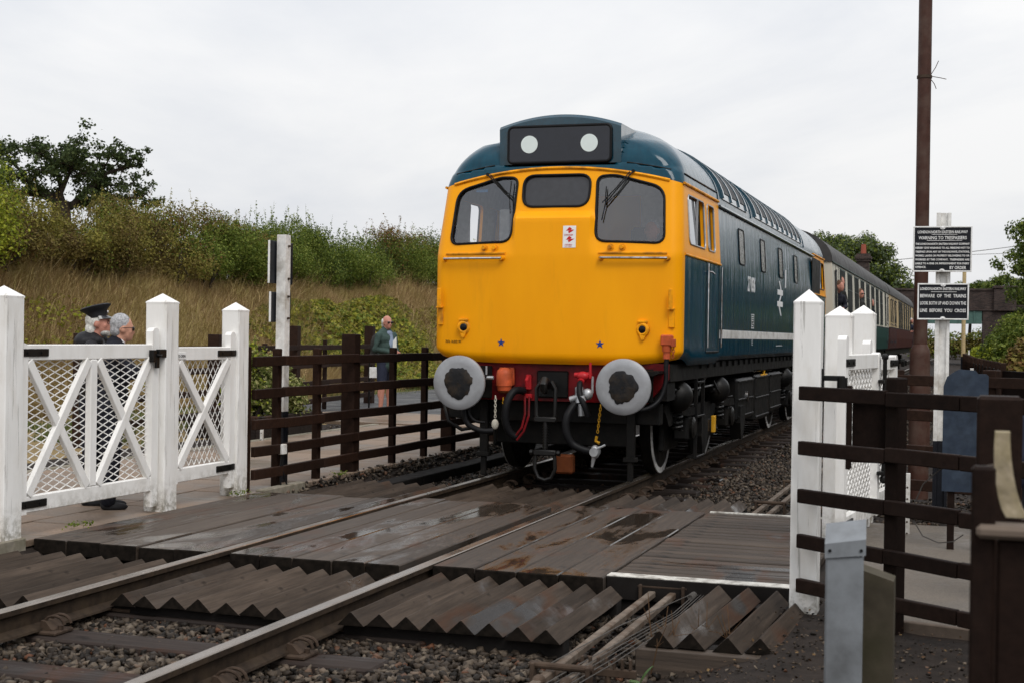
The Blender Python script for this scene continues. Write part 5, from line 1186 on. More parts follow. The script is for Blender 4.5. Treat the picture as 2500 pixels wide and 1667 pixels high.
# underframe, bogies, boxes
mb = MB(); mb.cbox(-1.22, 1.22, .57, 14.9, 1.05, 1.236, .01); mb.build('solebar', M['frame_black'], loco)
for y in np.linspace(2.2, 12.5, 24): mb = MB(); mb.cbox(1.221, 1.245, y-.05, y+.05, 1.17, 1.232, .004); mb.build('solebar_clip', M['frame_black'], loco)
def bogie(yc):
    b_ = bpy.data.objects.new('bogie', None); COL.objects.link(b_); b_.parent = loco; b_.location = (0, yc, 0)
    for s in (-1, 1):
        mb = MB(); mb.prism([(-2.1, .72), (-1.9, .86), (-.9, .86), (-.6, .74), (.6, .74), (.9, .86), (1.9, .86), (2.1, .72), (1.9, .56), (.9, .60), (.6, .48), (-.6, .48), (-.9, .60), (-1.9, .56)], 'x', s*1.02-.05, s*1.02+.05); mb.build('side_frame', M['frame_black'], b_)
        for y in (-1.295, 1.295):
            mb = MB(); mb.lathe([(.30, -.07), (.50, -.065), (.52, -.05), (.52, .05), (.495, .066), (.47, .068)], Matrix.Translation((s*.79, y, .52)) @ Matrix.Rotation(s*PI/2, 4, 'Y'), 40); w_ = mb.build('wheel', M['frame_black'], b_, smooth=True, sharp=35)
            mb = MB(); mb.lathe([(.452, .0669), (.452, .0705), (.512, .0705), (.516, .060)], Matrix.Translation((s*.79, y, .52)) @ Matrix.Rotation(s*PI/2, 4, 'Y'), 40); mb.build('white_tyre', M['tyrewhite'], w_)
            mb = MB(); mb.cbox(s*1.10-.09, s*1.10+.09, y-.17, y+.17, .38, .66, .03); mb.prism([(y-.21, .66), (y+.21, .66), (y+.15, .74), (y-.15, .74)], 'x', s*1.12-.09, s*1.12+.09); mb.lathe([(.11, 0), (.12, .03), (.08, .05)], Matrix.Translation((s*1.19, y, .52)) @ Matrix.Rotation(s*PI/2, 4, 'Y'), 16); mb.build('axle_box', M['black'], b_)
            mb = MB(); mb.cbox(s*.94-.03, s*.94+.03, y-.44, y+.40, .27, .80, .02); mb.build('horn_guide', M['frame_black'], b_)
            for e in (-.34, .34):
                mb = MB(); mb.tube([(s*1.10+.055*math.cos(u), y+e+.055*math.sin(u), .50+.26*u/(10*PI)) for u in np.linspace(0, 10*PI, 80)], .014, 5); mb.build('coil_spring', M['springsteel'], b_)
        mb = MB(); 
        for i in range(7): mb.cbox(s*1.10-.05, s*1.10+.05, -.62+.045*i, .62-.045*i, .40+.02*i, .416+.02*i, .003)
        mb.build('leaf_spring', M['springsteel'], b_)
        for y in (-1.75, .62):
            mb = MB(); mb.lathe([(.03, -.15), (.10, -.13), (.165, -.06), (.175, 0), (.165, .07), (.06, .11)], Matrix.Translation((s*1.12, y, .88)) @ Matrix.Rotation(-PI/2, 4, 'X'), 20); mb.cyl((s*1.12, y-.3, .88), (s*1.12, y-.12, .88), .03, n=8); mb.build('brake_cylinder', M['black'], b_, smooth=True)
        for y in (-.75, 2.0):
            mb = MB(); mb.prism([(y-.12, .62), (y+.22, .62), (y+.28, .50), (y+.28, .38), (y+.1, .18), (y-.02, .18), (y-.12, .4)], 'x', s*1.16-.07, s*1.16+.07); mb.build('sand_box', M['frame_black'], b_)
        mb = MB(); mb.cbox(s*1.18-.02, s*1.18+.02, .10, .22, .38, .58, .006); mb.build('axle_cover', M['yellowpart'], b_)
        mb = MB(); mb.tube([(s*1.14, -2.2, .96), (s*1.15, -1.0, .93), (s*1.15, .8, .95)], .016, 6); mb.tube([(s*1.16, -1.9, .98), (s*1.2, -1.75, .90), (s*1.2, -1.6, .80)], .014, 6); mb.tube([(s*1.16, .2, 1.0), (s*1.2, .3, .88), (s*1.2, .45, .84)], .014, 6); mb.build('brake_pipe', M['springsteel'], b_)
    mb = MB(); mb.cbox(-.9, .9, -.3, .3, .5, .85, .02); mb.build('bolster', M['frame_black'], b_)
    return b_
bogie(3.15); bogie(11.75)
# cab steps ladder
for y0 in (2.0, 13.0):
    mb = MB()
    for yy in (0, .42): mb.cbox(1.19, 1.23, y0+yy-.015, y0+yy+.015, .16, 1.05, .004)
    for z in (.17, .62, 1.0): mb.cbox(1.12, 1.235, y0-.012, y0+.435, z, z+.025, .004)
    mb.build('cab_steps', M['black'], loco)
for (y0, y1, z0, z1, nm) in ((4.95, 6.35, .42, .98, 'battery_box'), (6.5, 7.9, .34, 1.0, 'fuel_tank'), (8.0, 9.3, .4, 1.0, 'equipment_box')):
    mb = MB(); mb.cbox(-1.2, 1.2, y0, y1, z0, z1, .03); bx_ = mb.build(nm, M['black'], loco)
    mb = MB()
    for z in ((z0+z1)/2, z1-.04, z0+.06): mb.cbox(1.2, 1.215, y0+.04, y1-.04, z-.012, z+.012, .003)
    mb.build('box_rib', M['springsteel'], bx_)
mb = MB(); mb.cyl((1.205, 5.75, .72), (1.222, 5.75, .72), .075, n=16); mb.build('filler_ring', M['chrome'], loco)
mb = MB(); mb.cbox(1.18, 1.22, 6.2, 6.95, 1.045, 1.075, .004); mb.build('conduit', M['chrome'], loco)
mb = MB(); mb.cyl((1.19, 7.4, 1.16), (1.19, 7.4, .95), .02, n=8); mb.cyl((1.19, 7.1, .98), (1.19, 7.7, .98), .014, n=8); mb.build('fuel_valve', M['yellowpart'], loco)

# ------------------------------------------------------------------ coaches
def coach(label, y0, mat, windows, doors, ln=19.9, fcol='coachframe', ztop=3.02, zbot=2.02, zsp=1.94):
    t = thing('railway_coach', label, 'railway coach', (0, y0, 0), 0, 'coaches behind the locomotive')
    hw = 1.40; prof = [(-1.30, 1.20), (-1.37, 1.26), (-hw, 1.6), (-hw, 2.2), (-1.365, 3.10)]; rp_ = []
    for a in np.linspace(0, PI, 21): rp_.append((-1.365*math.copysign(abs(math.cos(a))**.85, math.cos(a)), 3.10+.74*math.sin(a)))
    sec = prof+[(-x, z) for x, z in prof[::-1]]
    mb = MB(); n = len(sec); mb.prism(sec, 'y', 0, ln)
    me_b = mb.build('body', M[mat], t)
    mb = MB(); v = [(x*1.012, y, z+.006) for y in (-.03, ln+.03) for x, z in rp_]; n = len(rp_); f = [(j, j+1, n+j+1, n+j) for j in range(n-1)]+[tuple(range(n)), tuple(n+j for j in range(n))]; mb.add(v, f); rf = mb.build('roof', M['coachroof'], t, smooth=True, sharp=35)
    mb = MB(); mb.cbox(1.375, 1.395, 0, ln, 3.085, 3.11, .004); mb.build('gutter', M[fcol], t)
    for i in range(5): mb = MB(); mb.lathe([(.12, 0), (.12, .05), (.06, .08)], Matrix.Translation((.25, 2+i*4.1, 3.83)), 12); mb.build('roof_vent', M['coachroof'], rf)
    mb = MB(); mb.box(hw+.0005, hw+.0035, .05, ln-.05, zsp-.012, zsp+.012); mb.build('lining', M['interior_dark'], t)
    def sx_(z): return hw if z < 2.2 else hw-.035*(z-2.2)/.9
    def pane(yc, w, za, zb):
        x0 = sx_(za)+.004; x1 = sx_(zb)+.004
        fr = MB(); ww = w/2+.03
        fr.add([(x0-.002, yc-ww, za-.03), (x0-.002, yc+ww, za-.03), (x1-.002, yc+ww, zb+.03), (x1-.002, yc-ww, zb+.03), (x0+.004, yc-ww, za-.03), (x0+.004, yc+ww, za-.03), (x1+.004, yc+ww, zb+.03), (x1+.004, yc-ww, zb+.03)], [(4, 5, 6, 7), (0, 1, 5, 4), (1, 2, 6, 5), (2, 3, 7, 6), (3, 0, 4, 7)]); f_ = fr.build('window_frame', M[fcol], t)
        split = za+(zb-za)*.64
        for (a, b, ya, yb) in ((za, split-.012, -w/2, w/2), (split+.012, zb, -w/2, -.012), (split+.012, zb, .012, w/2)):
            g_ = MB(); xa, xb = sx_(a)+.0105, sx_(b)+.0105; g_.add([(xa, yc+ya, a), (xa, yc+yb, a), (xb, yc+yb, b), (xb, yc+ya, b)], [(0, 1, 2, 3)]); g_.build('pane', M['coachpane'], f_)
    for yc, w in windows: pane(yc, w, zbot, ztop)
    for yc in doors:
        mb = MB()
        for e in (-.33, .33): mb.cbox(hw-.002, hw+.006, yc+e-.008, yc+e+.008, 1.25, 3.05, .002)
        d_ = mb.build('door_joint', M['interior_dark'], t)
        g_ = MB(); a, b = 2.15, 2.95; g_.add([(sx_(a)+.007, yc-.22, a), (sx_(a)+.007, yc+.22, a), (sx_(b)+.007, yc+.22, b), (sx_(b)+.007, yc-.22, b)], [(0, 1, 2, 3)]); g_.build('door_pane', M['coachpane'], d_)
        mb = MB(); mb.cbox(hw+.006, hw+.03, yc+.2, yc+.30, 2.03, 2.07, .004); mb.build('door_handle', M['chrome'], d_)
        mb = MB(); 
        for z in (1.45, 2.05, 2.9): mb.cbox(hw+.006, hw+.03, yc-.36, yc-.29, z, z+.06, .004)
        mb.build('hinge', M['interior_dark'], d_)
    # underframe and bogies
    mb = MB(); mb.cbox(-1.25, 1.25, .2, ln-.2, 1.0, 1.19, .01); mb.build('solebar', M['frame_black'], t)
    for yb in (2.9, ln-2.9):
        mb = MB(); mb.cbox(.95, 1.07, yb-1.9, yb+1.9, .52, .72, .02); mb.cbox(-1.07, -.95, yb-1.9, yb+1.9, .52, .72, .02); mb.cbox(-1, 1, yb-.3, yb+.3, .5, .9, .02); bg_ = mb.build('bogie_frame', M['frame_black'], t)
        for dy in (-1.3, 1.3):
            for s in (-1, 1): mb = MB(); mb.lathe([(.3, -.06), (.46, -.05), (.46, .05), (.3, .06)], Matrix.Translation((s*.79, yb+dy, .46)) @ Matrix.Rotation(s*PI/2, 4, 'Y'), 24); mb.build('wheel', M['frame_black'], bg_, smooth=True); mb = MB(); mb.cbox(s*1.12-.07, s*1.12+.07, yb+dy-.15, yb+dy+.15, .38, .62, .02); mb.build('axle_box', M['frame_black'], bg_)
    mb = MB(); mb.cbox(-1.1, 1.1, 7, 9.2, .45, 1.0, .02); mb.build('battery_box', M['frame_black'], t); mb = MB(); mb.cbox(-1.1, 1.1, 10.5, 11.6, .5, 1.0, .02); mb.build('vacuum_tank', M['frame_black'], t)
    mb = MB(); mb.cbox(-1.0, 1.0, -.35, 0, 1.0, 3.3, .05); mb.build('gangway', M['frame_black'], t)
    for x in (-.87, .87): mb = MB(); mb.cyl((x, -.02, 1.03), (x, -.4, 1.03), .09, n=12); mb.build('buffer', M['frame_black'], t)
    return t
wa = [(2.35+1.93*i, 1.22) for i in range(8)]+[(18.0, .6)]
coach('cream and dark green passenger coach coupled behind the locomotive', 29.0, 'coach_a', wa, [.75, 19.15])
coach('cream and maroon passenger coach behind the green one', 49.35, 'coach_b', [(6.4, .9), (7.6, .9), (8.8, .9)]+[(10.6+1.93*i, 1.2) for i in range(4)], [.8, 1.9, 3.3, 4.0, 19.1], zsp=1.98, fcol='coachroof')

# ------------------------------------------------------------------ bridge, station chimney, distant poles
br = thing('road_bridge', 'dark brick road bridge with green girder crossing the line in the distance', 'bridge', (0, 112, 0))
def part(nm, mat, par, fn): mb = MB(); fn(mb); return mb.build(nm, M[mat], par)
part('parapet', 'brick', br, lambda m: m.cbox(-22, 5.6, 0, .5, 4.05, 5.42, .02)); part('coping', 'brick', br, lambda m: m.cbox(-22, 5.6, -.08, .58, 5.425, 5.6, .02)); part('string_course', 'brick', br, lambda m: m.cbox(-22, 5.6, -.1, .6, 3.9, 4.045, .02))
part('girder', 'girder', br, lambda m: (m.cbox(-20, 4.7, .02, .3, 2.9, 3.9, .02), [m.cbox(x, x+.08, -.06, .02, 2.9, 3.9, .01) for x in np.arange(-8, 4.7, 1.1)]))
part('pier', 'brick', br, lambda m: m.cbox(5.55, 7.15, -.3, 5, 3.9, 5.6, .03)); part('pier_cap', 'brick', br, lambda m: m.cbox(5.45, 7.25, -.4, 5.1, 5.605, 5.8, .03))
part('abutment', 'brick', br, lambda m: m.cbox(4.75, 6.6, 0, 9, -.5, 3.9, .03)); part('abutment', 'brick', br, lambda m: m.cbox(-22, -9, 0, 9, -.5, 2.9, .03)); part('wing_wall', 'brick', br, lambda m: m.cbox(7.15, 14, 1.5, 2, -.5, 4.4, .03))
part('deck', 'brick', br, lambda m: m.box(-22, 5.6, .52, 9, 3.3, 4.2))
ch = thing('station_building', 'station building with tall brick chimney and red pot behind the coaches', 'building', (-2.4, 88, 0))
part('wall', 'brick', ch, lambda m: m.box(-3.4, 2.0, -6, 6, -.3, 3.1)); part('roof', 'slate', ch, lambda m: m.prism([(-3.9, 3.105), (2.5, 3.105), (-.7, 4.9)], 'y', -6.4, 6.4))
part('chimney_stack', 'brick', ch, lambda m: (m.box(-.32, .38, -.4, .4, 4.0, 6.35), m.box(-.40, .46, -.48, .48, 6.35, 6.5), m.box(-.46, .52, -.54, .54, 6.5, 6.66), m.box(-.36, .42, -.44, .44, 6.66, 6.82))); part('chimney_pot', 'pot', ch, lambda m: m.cyl((.03, 0, 6.82), (.03, 0, 7.4), .17, .14, 12))
dp_ = thing('signal_pole', 'slim yellow and white pole beside the far line', 'pole', (3.82, 47, -.15))
part('shaft', 'polewarm', dp_, lambda m: m.cyl((0, 0, 1.2), (0, 0, 4.6), .07, .06, 10)); part('foot', 'signblack', dp_, lambda m: m.cyl((0, 0, 0), (0, 0, 1.2), .075, n=10)); part('cap', 'signwhite', dp_, lambda m: m.cyl((0, 0, 4.6), (0, 0, 5.1), .1, n=10)); part('ladder', 'signwhite', dp_, lambda m: m.cbox(.15, .2, 0, .04, 0, 1.4, .004))
fg = thing('field_gate', 'white tubular field gate with red post at the far right', 'gate', (5.35, 34, 0))
for z in (.35, .62, .9, 1.18): part('bar', 'signwhite', fg, lambda m: m.cyl((0, 0, z+.15), (3.2, .3, z+.15), .025, n=8))
for x in (.5, 1.8, 3.0): part('upright', 'signwhite', fg, lambda m: m.cyl((x, x*.1, .45), (x, x*.1, 1.35), .02, n=8))
part('post', 'fieldred', fg, lambda m: (m.cbox(-.1, .05, -.07, .07, 0, 1.3, .02), m.cbox(-.07, .02, -.04, .04, 1.3, 1.5, .02)))
def wire3(lab, a, b, sag, r):
    pts = [Vector(a).lerp(Vector(b), t)+Vector((0, 0, -sag*4*t*(1-t))) for t in np.linspace(0, 1, 17)]; mb = MB(); mb.tube(pts, r, 5); tag(mb.build('overhead_wire', M['wire']), lab, 'wire')
wire3('thin overhead wire running behind the warning signs', (-25, 150, 8.6), (30, 118, 13), 1.2, .03); wire3('lower thin overhead wire near the right-hand trees', (2, 120, 8.6), (34, 116, 10.5), .3, .02)
# ------------------------------------------------------------------ vegetation
def leaf_quads(P, D, size, rng, aspect=.6):
    """one folded leaf quad at each point; D biases the leaf normals"""
    n = len(P); nr = rng.normal(size=(n, 3))*.8+D; nr /= np.linalg.norm(nr, axis=1)[:, None]+1e-9
    t = rng.normal(size=(n, 3)); t -= nr*np.sum(t*nr, 1)[:, None]; t /= np.linalg.norm(t, axis=1)[:, None]+1e-9; b = np.cross(nr, t)
    s = (size*rng.uniform(.6, 1.35, n))[:, None]
    V = np.stack([P-t*s, P-b*s*aspect+nr*s*.12, P+t*s, P+b*s*aspect+nr*s*.12], 1).reshape(-1, 3); F = np.arange(4*n).reshape(-1, 4); return V, F
def in_blobs(blobs, n, rng, shell=.55):
    """points in a set of ellipsoids (cx,cy,cz,rx,ry,rz), denser near the outside; returns points and outward direction"""
    B = np.array(blobs); vol = B[:, 3]*B[:, 4]*B[:, 5]; vol = vol**.8; k = rng.choice(len(B), n, p=vol/vol.sum())
    d = rng.normal(size=(n, 3)); d /= np.linalg.norm(d, axis=1)[:, None]; r = (1-(1-shell)*rng.uniform(0, 1, n)**1.6)*rng.uniform(.85, 1.12, n)
    return B[k, :3]+d*B[k, 3:]*r[:, None], d
def bush(name, label, base, blobs, n, size, mats, rng, group=None, shoots=0, cat='bush', stems=True, shoot_len=.7, dens_core=True):
    """shrub from clustered leaves with thin stems"""
    t = thing(name, label, cat, base, 0, group); bz = np.array(base)
    clumps = []
    for (cx, cy, cz, rx, ry, rz) in blobs:
        m = max(5, int(10*rx*rz)); d = rng.normal(size=(m, 3)); d /= np.linalg.norm(d, axis=1)[:, None]
        for q in d: 
            rr = rng.uniform(.25, .48)*min(rx, rz)+.12; c = np.array([cx, cy, cz])+q*np.array([rx, ry, rz])*rng.uniform(.55, .95); clumps.append([*c, rr*1.15, rr*1.15, rr])
    P1, D1 = in_blobs(clumps, int(n*.8), rng, .35); P2, D2 = in_blobs(blobs, n-int(n*.8), rng, .2)
    P = np.concatenate([P1, P2]); D = np.concatenate([D1, D2]); D[:, 2] += .45
    if shoots:
        B = np.array(blobs); k = rng.integers(0, len(B), shoots); a = rng.uniform(0, 2*PI, shoots); rr = rng.uniform(0, .9, shoots)
        st = B[k, :3]+np.stack([np.cos(a)*rr*B[k, 3], np.sin(a)*rr*B[k, 4], B[k, 5]*np.sqrt(1-rr**2)*.9], -1)
        dr = np.stack([rng.normal(0, .22, shoots), rng.normal(0, .22, shoots), np.ones(shoots)], -1); L_ = rng.uniform(.3, 1, shoots)**1.5*shoot_len
        SH = (st, dr, L_)
        tt = rng.uniform(0, 1, (shoots, 14)); Q = st[:, None]+dr[:, None]*(L_[:, None]*tt)[..., None]+rng.normal(0, .025, (shoots, 14, 3)); P = np.concatenate([P, Q.reshape(-1, 3)]); D = np.concatenate([D, rng.normal(size=(shoots*14, 3))])
    mats = mats if isinstance(mats, list) else [mats]
    V, F = leaf_quads(P, D, size, rng)
    if shoots:
        e_ = SH[0]+SH[1]*SH[2][:, None]; w_ = np.array([.004, .004, 0]); b_ = SH[0]-np.array([0, 0, .15]); SV = np.stack([b_-w_, b_+w_, e_+w_*.4, e_-w_*.4], 1).reshape(-1, 3); F = np.concatenate([F, np.arange(4*shoots).reshape(-1, 4)+len(V)]); V = np.concatenate([V, SV]); P = np.concatenate([P, SH[0]])
    mi = rng.integers(0, len(mats), len(F)) if len(mats) > 1 else None
    if mi is not None:  # let one kind of leaf dominate in patches
        ph = np.sin(P[:, 0]*1.3+P[:, 1]*.9)+np.sin(P[:, 2]*2.1+P[:, 1]*.5)+rng.normal(0, .5, len(P)); mi = np.where(ph > .5, len(mats)-1, np.where(ph < -.6, 0, mi))
    bulk('foliage', V, F, [M[m] for m in mats], mi, parent=t)
    if stems:
        mb = MB()
        for (cx, cy, cz, rx, ry, rz) in blobs:
            for _ in range(3):
                e = (cx+rng.uniform(-.5, .5)*rx, cy+rng.uniform(-.5, .5)*ry, cz+rng.uniform(.1, .6)*rz); s_ = (cx+rng.uniform(-.2, .2)*rx, cy+rng.uniform(-.2, .2)*ry, min(0, cz-rz)-.1)
                mid = tuple((np.array(e)+np.array(s_))/2+rng.normal(0, .12, 3)); mb.tube([s_, mid, e], [.035, .025, .01], 5)
        mb.build('stems', M['bark'], t)
    return t
rv = np.random.default_rng(21)
HG = 'bushes of the hedge along the embankment top'
def hb(label, y, x, w, h, mats, n, shoots=60, low=0.0, sl=.7):
    z = float(gz(x, y))-.1; bl = []
    for i in range(max(3, int(w/1.1))):
        yy = -w/2+w*(i+.5)/max(3, int(w/1.1)); hh = h*rv.uniform(.86, 1.08); bl.append((rv.uniform(-.3, .3), yy, hh*.5, rv.uniform(.9, 1.2), .95, hh*.52)); bl.append((rv.uniform(-.2, .9), yy+rv.uniform(-.3, .3), hh*.34-low, .9, .9, hh*.32))
    bush('hedge_bush', label, (x, y, z), bl, int(n*2.1), .031, mats, rv, HG, shoots, shoot_len=sl)
hb('tall yellow-green bush at the far left end of the hedge', 20.8, -14.3, 3.6, 2.45, ['leaf_green', 'leaf_yellow'], 22000, 60)
hb('brown-tinged bush right of the yellow-green one in the hedge', 24.4, -15.0, 3.6, 1.6, ['leaf_olive', 'leaf_green', 'leaf_red', 'leaf_olive'], 20000, 60)
hb('wide olive bush below the oak in the hedge', 28.2, -15.2, 4.4, 1.7, ['leaf_olive', 'leaf_green', 'leaf_olive'], 26000, 80)
hb('mixed green and brown hedge bush left of the back of the signs', 32.4, -15.2, 4.2, 1.8, ['leaf_olive', 'leaf_red', 'leaf_green'], 24000, 80)
hb('dense green hedge bush with tall shoots behind the back of the signs', 36.4, -15.3, 4.6, 1.9, ['leaf_green', 'leaf_dark', 'leaf_green'], 26000, 90, sl=.7)
hb('dark green hedge bush right of the back of the signs', 41.0, -15.3, 5.0, 1.95, ['leaf_dark', 'leaf_green'], 26000, 100, sl=.7)
hb('red-leaved hawthorn bush above the bramble patch', 46.0, -15.3, 4.4, 1.95, ['leaf_red', 'leaf_dark', 'leaf_green'], 20000, 90)
hb('dark bush with yellow leaves low down beside the locomotive', 50.4, -15.3, 5.0, 1.85, ['leaf_dark', 'leaf_green', 'leaf_yellow'], 18000, 80)
hb('last hedge bush cut off by the locomotive cab', 56.5, -15.3, 7.0, 1.7, ['leaf_green', 'leaf_olive'], 18000, 90)

# bramble patch on the bank, planter shrub
def bank_patch(name, label, cx, cy, rx, ry, n, size, mats, h=.4, cat='bramble'):
    t = thing(name, label, cat, (cx, cy, float(gz(cx, cy)))); a = rv.uniform(0, 2*PI, n); r = np.sqrt(rv.uniform(0, 1, n))*(1+.25*np.sin(a*3+1)); x = cx+np.cos(a)*r*rx; y = cy+np.sin(a)*r*ry
    hump = h*(1-np.clip(r, 0, 1)**2)*(.5+.5*np.sin(x*3.1)*np.sin(y*2.3)); z = gz(x, y)+.22+hump*rv.uniform(.45, 1.05, n)
    P = np.stack([x-cx, y-cy, z-float(gz(cx, cy))], -1); D = np.tile([.35, -.3, .9], (n, 1)); V, F = leaf_quads(P, D, size, rv, .8); mi = rv.integers(0, len(mats), len(F)); bulk('foliage', V, F, [M[m] for m in mats], mi, parent=t)
    mb = MB()
    for i in range(14):
        k = rv.integers(0, n); q = P[k]; mb.tube([q+np.array([0, 0, -.35]), q+np.array([rv.uniform(-.2, .2), rv.uniform(-.2, .2), .0]), q+np.array([rv.uniform(-.5, .5), rv.uniform(-.5, .5), .08])], .008, 4)
    tag(mb.build('stems', M['twig'], t), kind='stuff')
bank_patch('bramble_patch', 'yellow-green bramble patch on the bank above the man in green', -12.3, 37.0, 1.7, 5.2, 15000, .06, ['bramble', 'bramble', 'leaf_green'], .55)
bank_patch('bramble_patch', 'smaller bramble patch on the bank beside the locomotive front', -12.5, 46.5, 1.5, 3.6, 7000, .06, ['bramble', 'leaf_olive'], .5)
bank_patch('bramble_patch', 'greenish bramble growing on the bank above the two men', -12.6, 23.2, 1.1, 1.6, 800, .045, ['leaf_yellow', 'bramble'], .35)
bush('planter_shrub', 'variegated green and cream shrub in the planter behind the white back of the signs', (-5.9, 18.55, .0), [(0, 0, .62, .42, .48, .42), (-.1, -.25, .5, .42, .4, .35), (.05, .3, .55, .42, .38, .38), (.0, -.35, .95, .22, .25, .32)], 9000, .03, ['leaf_yellow', 'variegated'], rv, None, 30, 'shrub', shoot_len=.3)
plt = thing('timber_planter', 'low dark timber planter beside the paved path', 'planter', (-5.9, 18.6, 0))
for z0, z1 in ((-.05, .13), (.134, .30)):
    for (x0, x1, y0, y1) in ((.36, .46, -.95, 1.0), (-.75, -.65, -.95, 1.0), (-.645, .355, -.95, -.85), (-.645, .355, .9, 1.0)): part('sleeper_wall', 'sleeper', plt, lambda m: m.cbox(x0, x1, y0, y1, z0, z1, .01))
part('soil', 'ground', plt, lambda m: m.box(-.645, .355, -.845, .895, -.04, .24))

# grass on the bank
def blades(name, x0, x1, y0, y1, n, h, w, mat, lean=.5, fn=None, label=None):
    x = rv.uniform(x0, x1, n); y = y0+(y1-y0)*rv.uniform(0, 1, n)**1.25
    if fn is not None: k = fn(x, y); x, y = x[k], y[k]; n = len(x)
    z = gz(x, y)-.02; P = np.stack([x, y, z], -1); a = rv.uniform(0, 2*PI, n); H = h*rv.uniform(.45, 1.25, n)*(1+.25*np.sin(x*.9+y*.6)); W_ = w*rv.uniform(.6, 1.3, n)
    d = np.stack([np.cos(a), np.sin(a), np.zeros(n)], -1); s = np.stack([-np.sin(a), np.cos(a), np.zeros(n)], -1); l = lean*rv.uniform(.1, 1.3, n); up = np.array([0, 0, 1.])
    drift = np.stack([.18*np.ones(n), .1*np.ones(n), np.zeros(n)], -1)*H[:, None]
    p1 = P+up*(H*.55)[:, None]+d*(H*l*.3)[:, None]+drift*.4; p2 = P+up*(H*(1-.25*l))[:, None]+d*(H*l)[:, None]+drift
    V = np.stack([P-s*W_[:, None], P+s*W_[:, None], p1+s*W_[:, None]*.7, p1-s*W_[:, None]*.7, p2], 1).reshape(-1, 3)
    b = np.arange(n)[:, None]*5; T = np.concatenate([b+np.array([[0, 1, 2]]), b+np.array([[0, 2, 3]]), b+np.array([[3, 2, 4]])]); o = bulk(name, V, T, M[mat]); tag(o, label, 'grass', kind='stuff'); return o
blades('dry_bank_grass', -15.6, -10.7, 17, 62, 180000, .36, .0045, 'drygrass', 1.2, label='long dry brown grass covering the embankment')
blades('tall_bank_stalks', -15.4, -11.0, 17, 62, 16000, .75, .0045, 'drygrass', 1.7, label='tall pale arching grass stalks on the embankment')
blades('dry_tangle_stems', -15.3, -10.8, 17, 62, 60000, .34, .0035, 'tangle', 2.6, label='tangle of dead stems lying through the bank grass')
blades('green_verge_grass', -11.4, -6.2, 16, 58, 60000, .13, .006, 'greengrass', .5, lambda x, y: (np.sin(x*2.1+y*.7)+np.sin(y*1.3-x) > -.6) & ((x < -9.4) | (y < 21)) & ~((x > -7.2) & (y > 17) & (y < 23)), label='short green grass at the foot of the embankment')

# trees
def tree(name, label, base, trunk, crown, n, size, mats, rng, group=None, limbs=9, tr=.22):
    t = thing(name, label, 'tree', base, 0, group); mb = MB(); top = Vector(trunk)
    mb.tube([(0, 0, -.3), tuple(top*.5+Vector((.1, 0, 0))), tuple(top)], [tr, tr*.8, tr*.5], 8); cl = []
    for (cx, cy, cz, rx, ry, rz) in crown:
        mb.tube([tuple(top*.6), tuple((top*.6+Vector((cx, cy, cz)))*.5+Vector((0, 0, .15*rz))), (cx, cy, cz)], [tr*.4, tr*.25, tr*.08], 6)
        m = max(10, int(16*(rx*rz)**.5)); d = rng.normal(size=(m, 3)); d /= np.linalg.norm(d, axis=1)[:, None]
        for q in d:
            rr = rng.uniform(.2, .36)*min(rx, rz); cl.append([*(np.array([cx, cy, cz])+q*np.array([rx, ry, rz])*rng.uniform(.6, 1.0)), rr*1.2, rr*1.2, rr])
    mb.build('trunk', M['bark'], t, smooth=True, sharp=60); P, D = in_blobs(cl, n, rng, .3); D[:, 2] += .4
    V, F = leaf_quads(P, D, size, rng); mats = mats if isinstance(mats, list) else [mats]; bulk('crown', V, F, [M[m] for m in mats], rng.integers(0, len(mats), len(F)), parent=t); return t
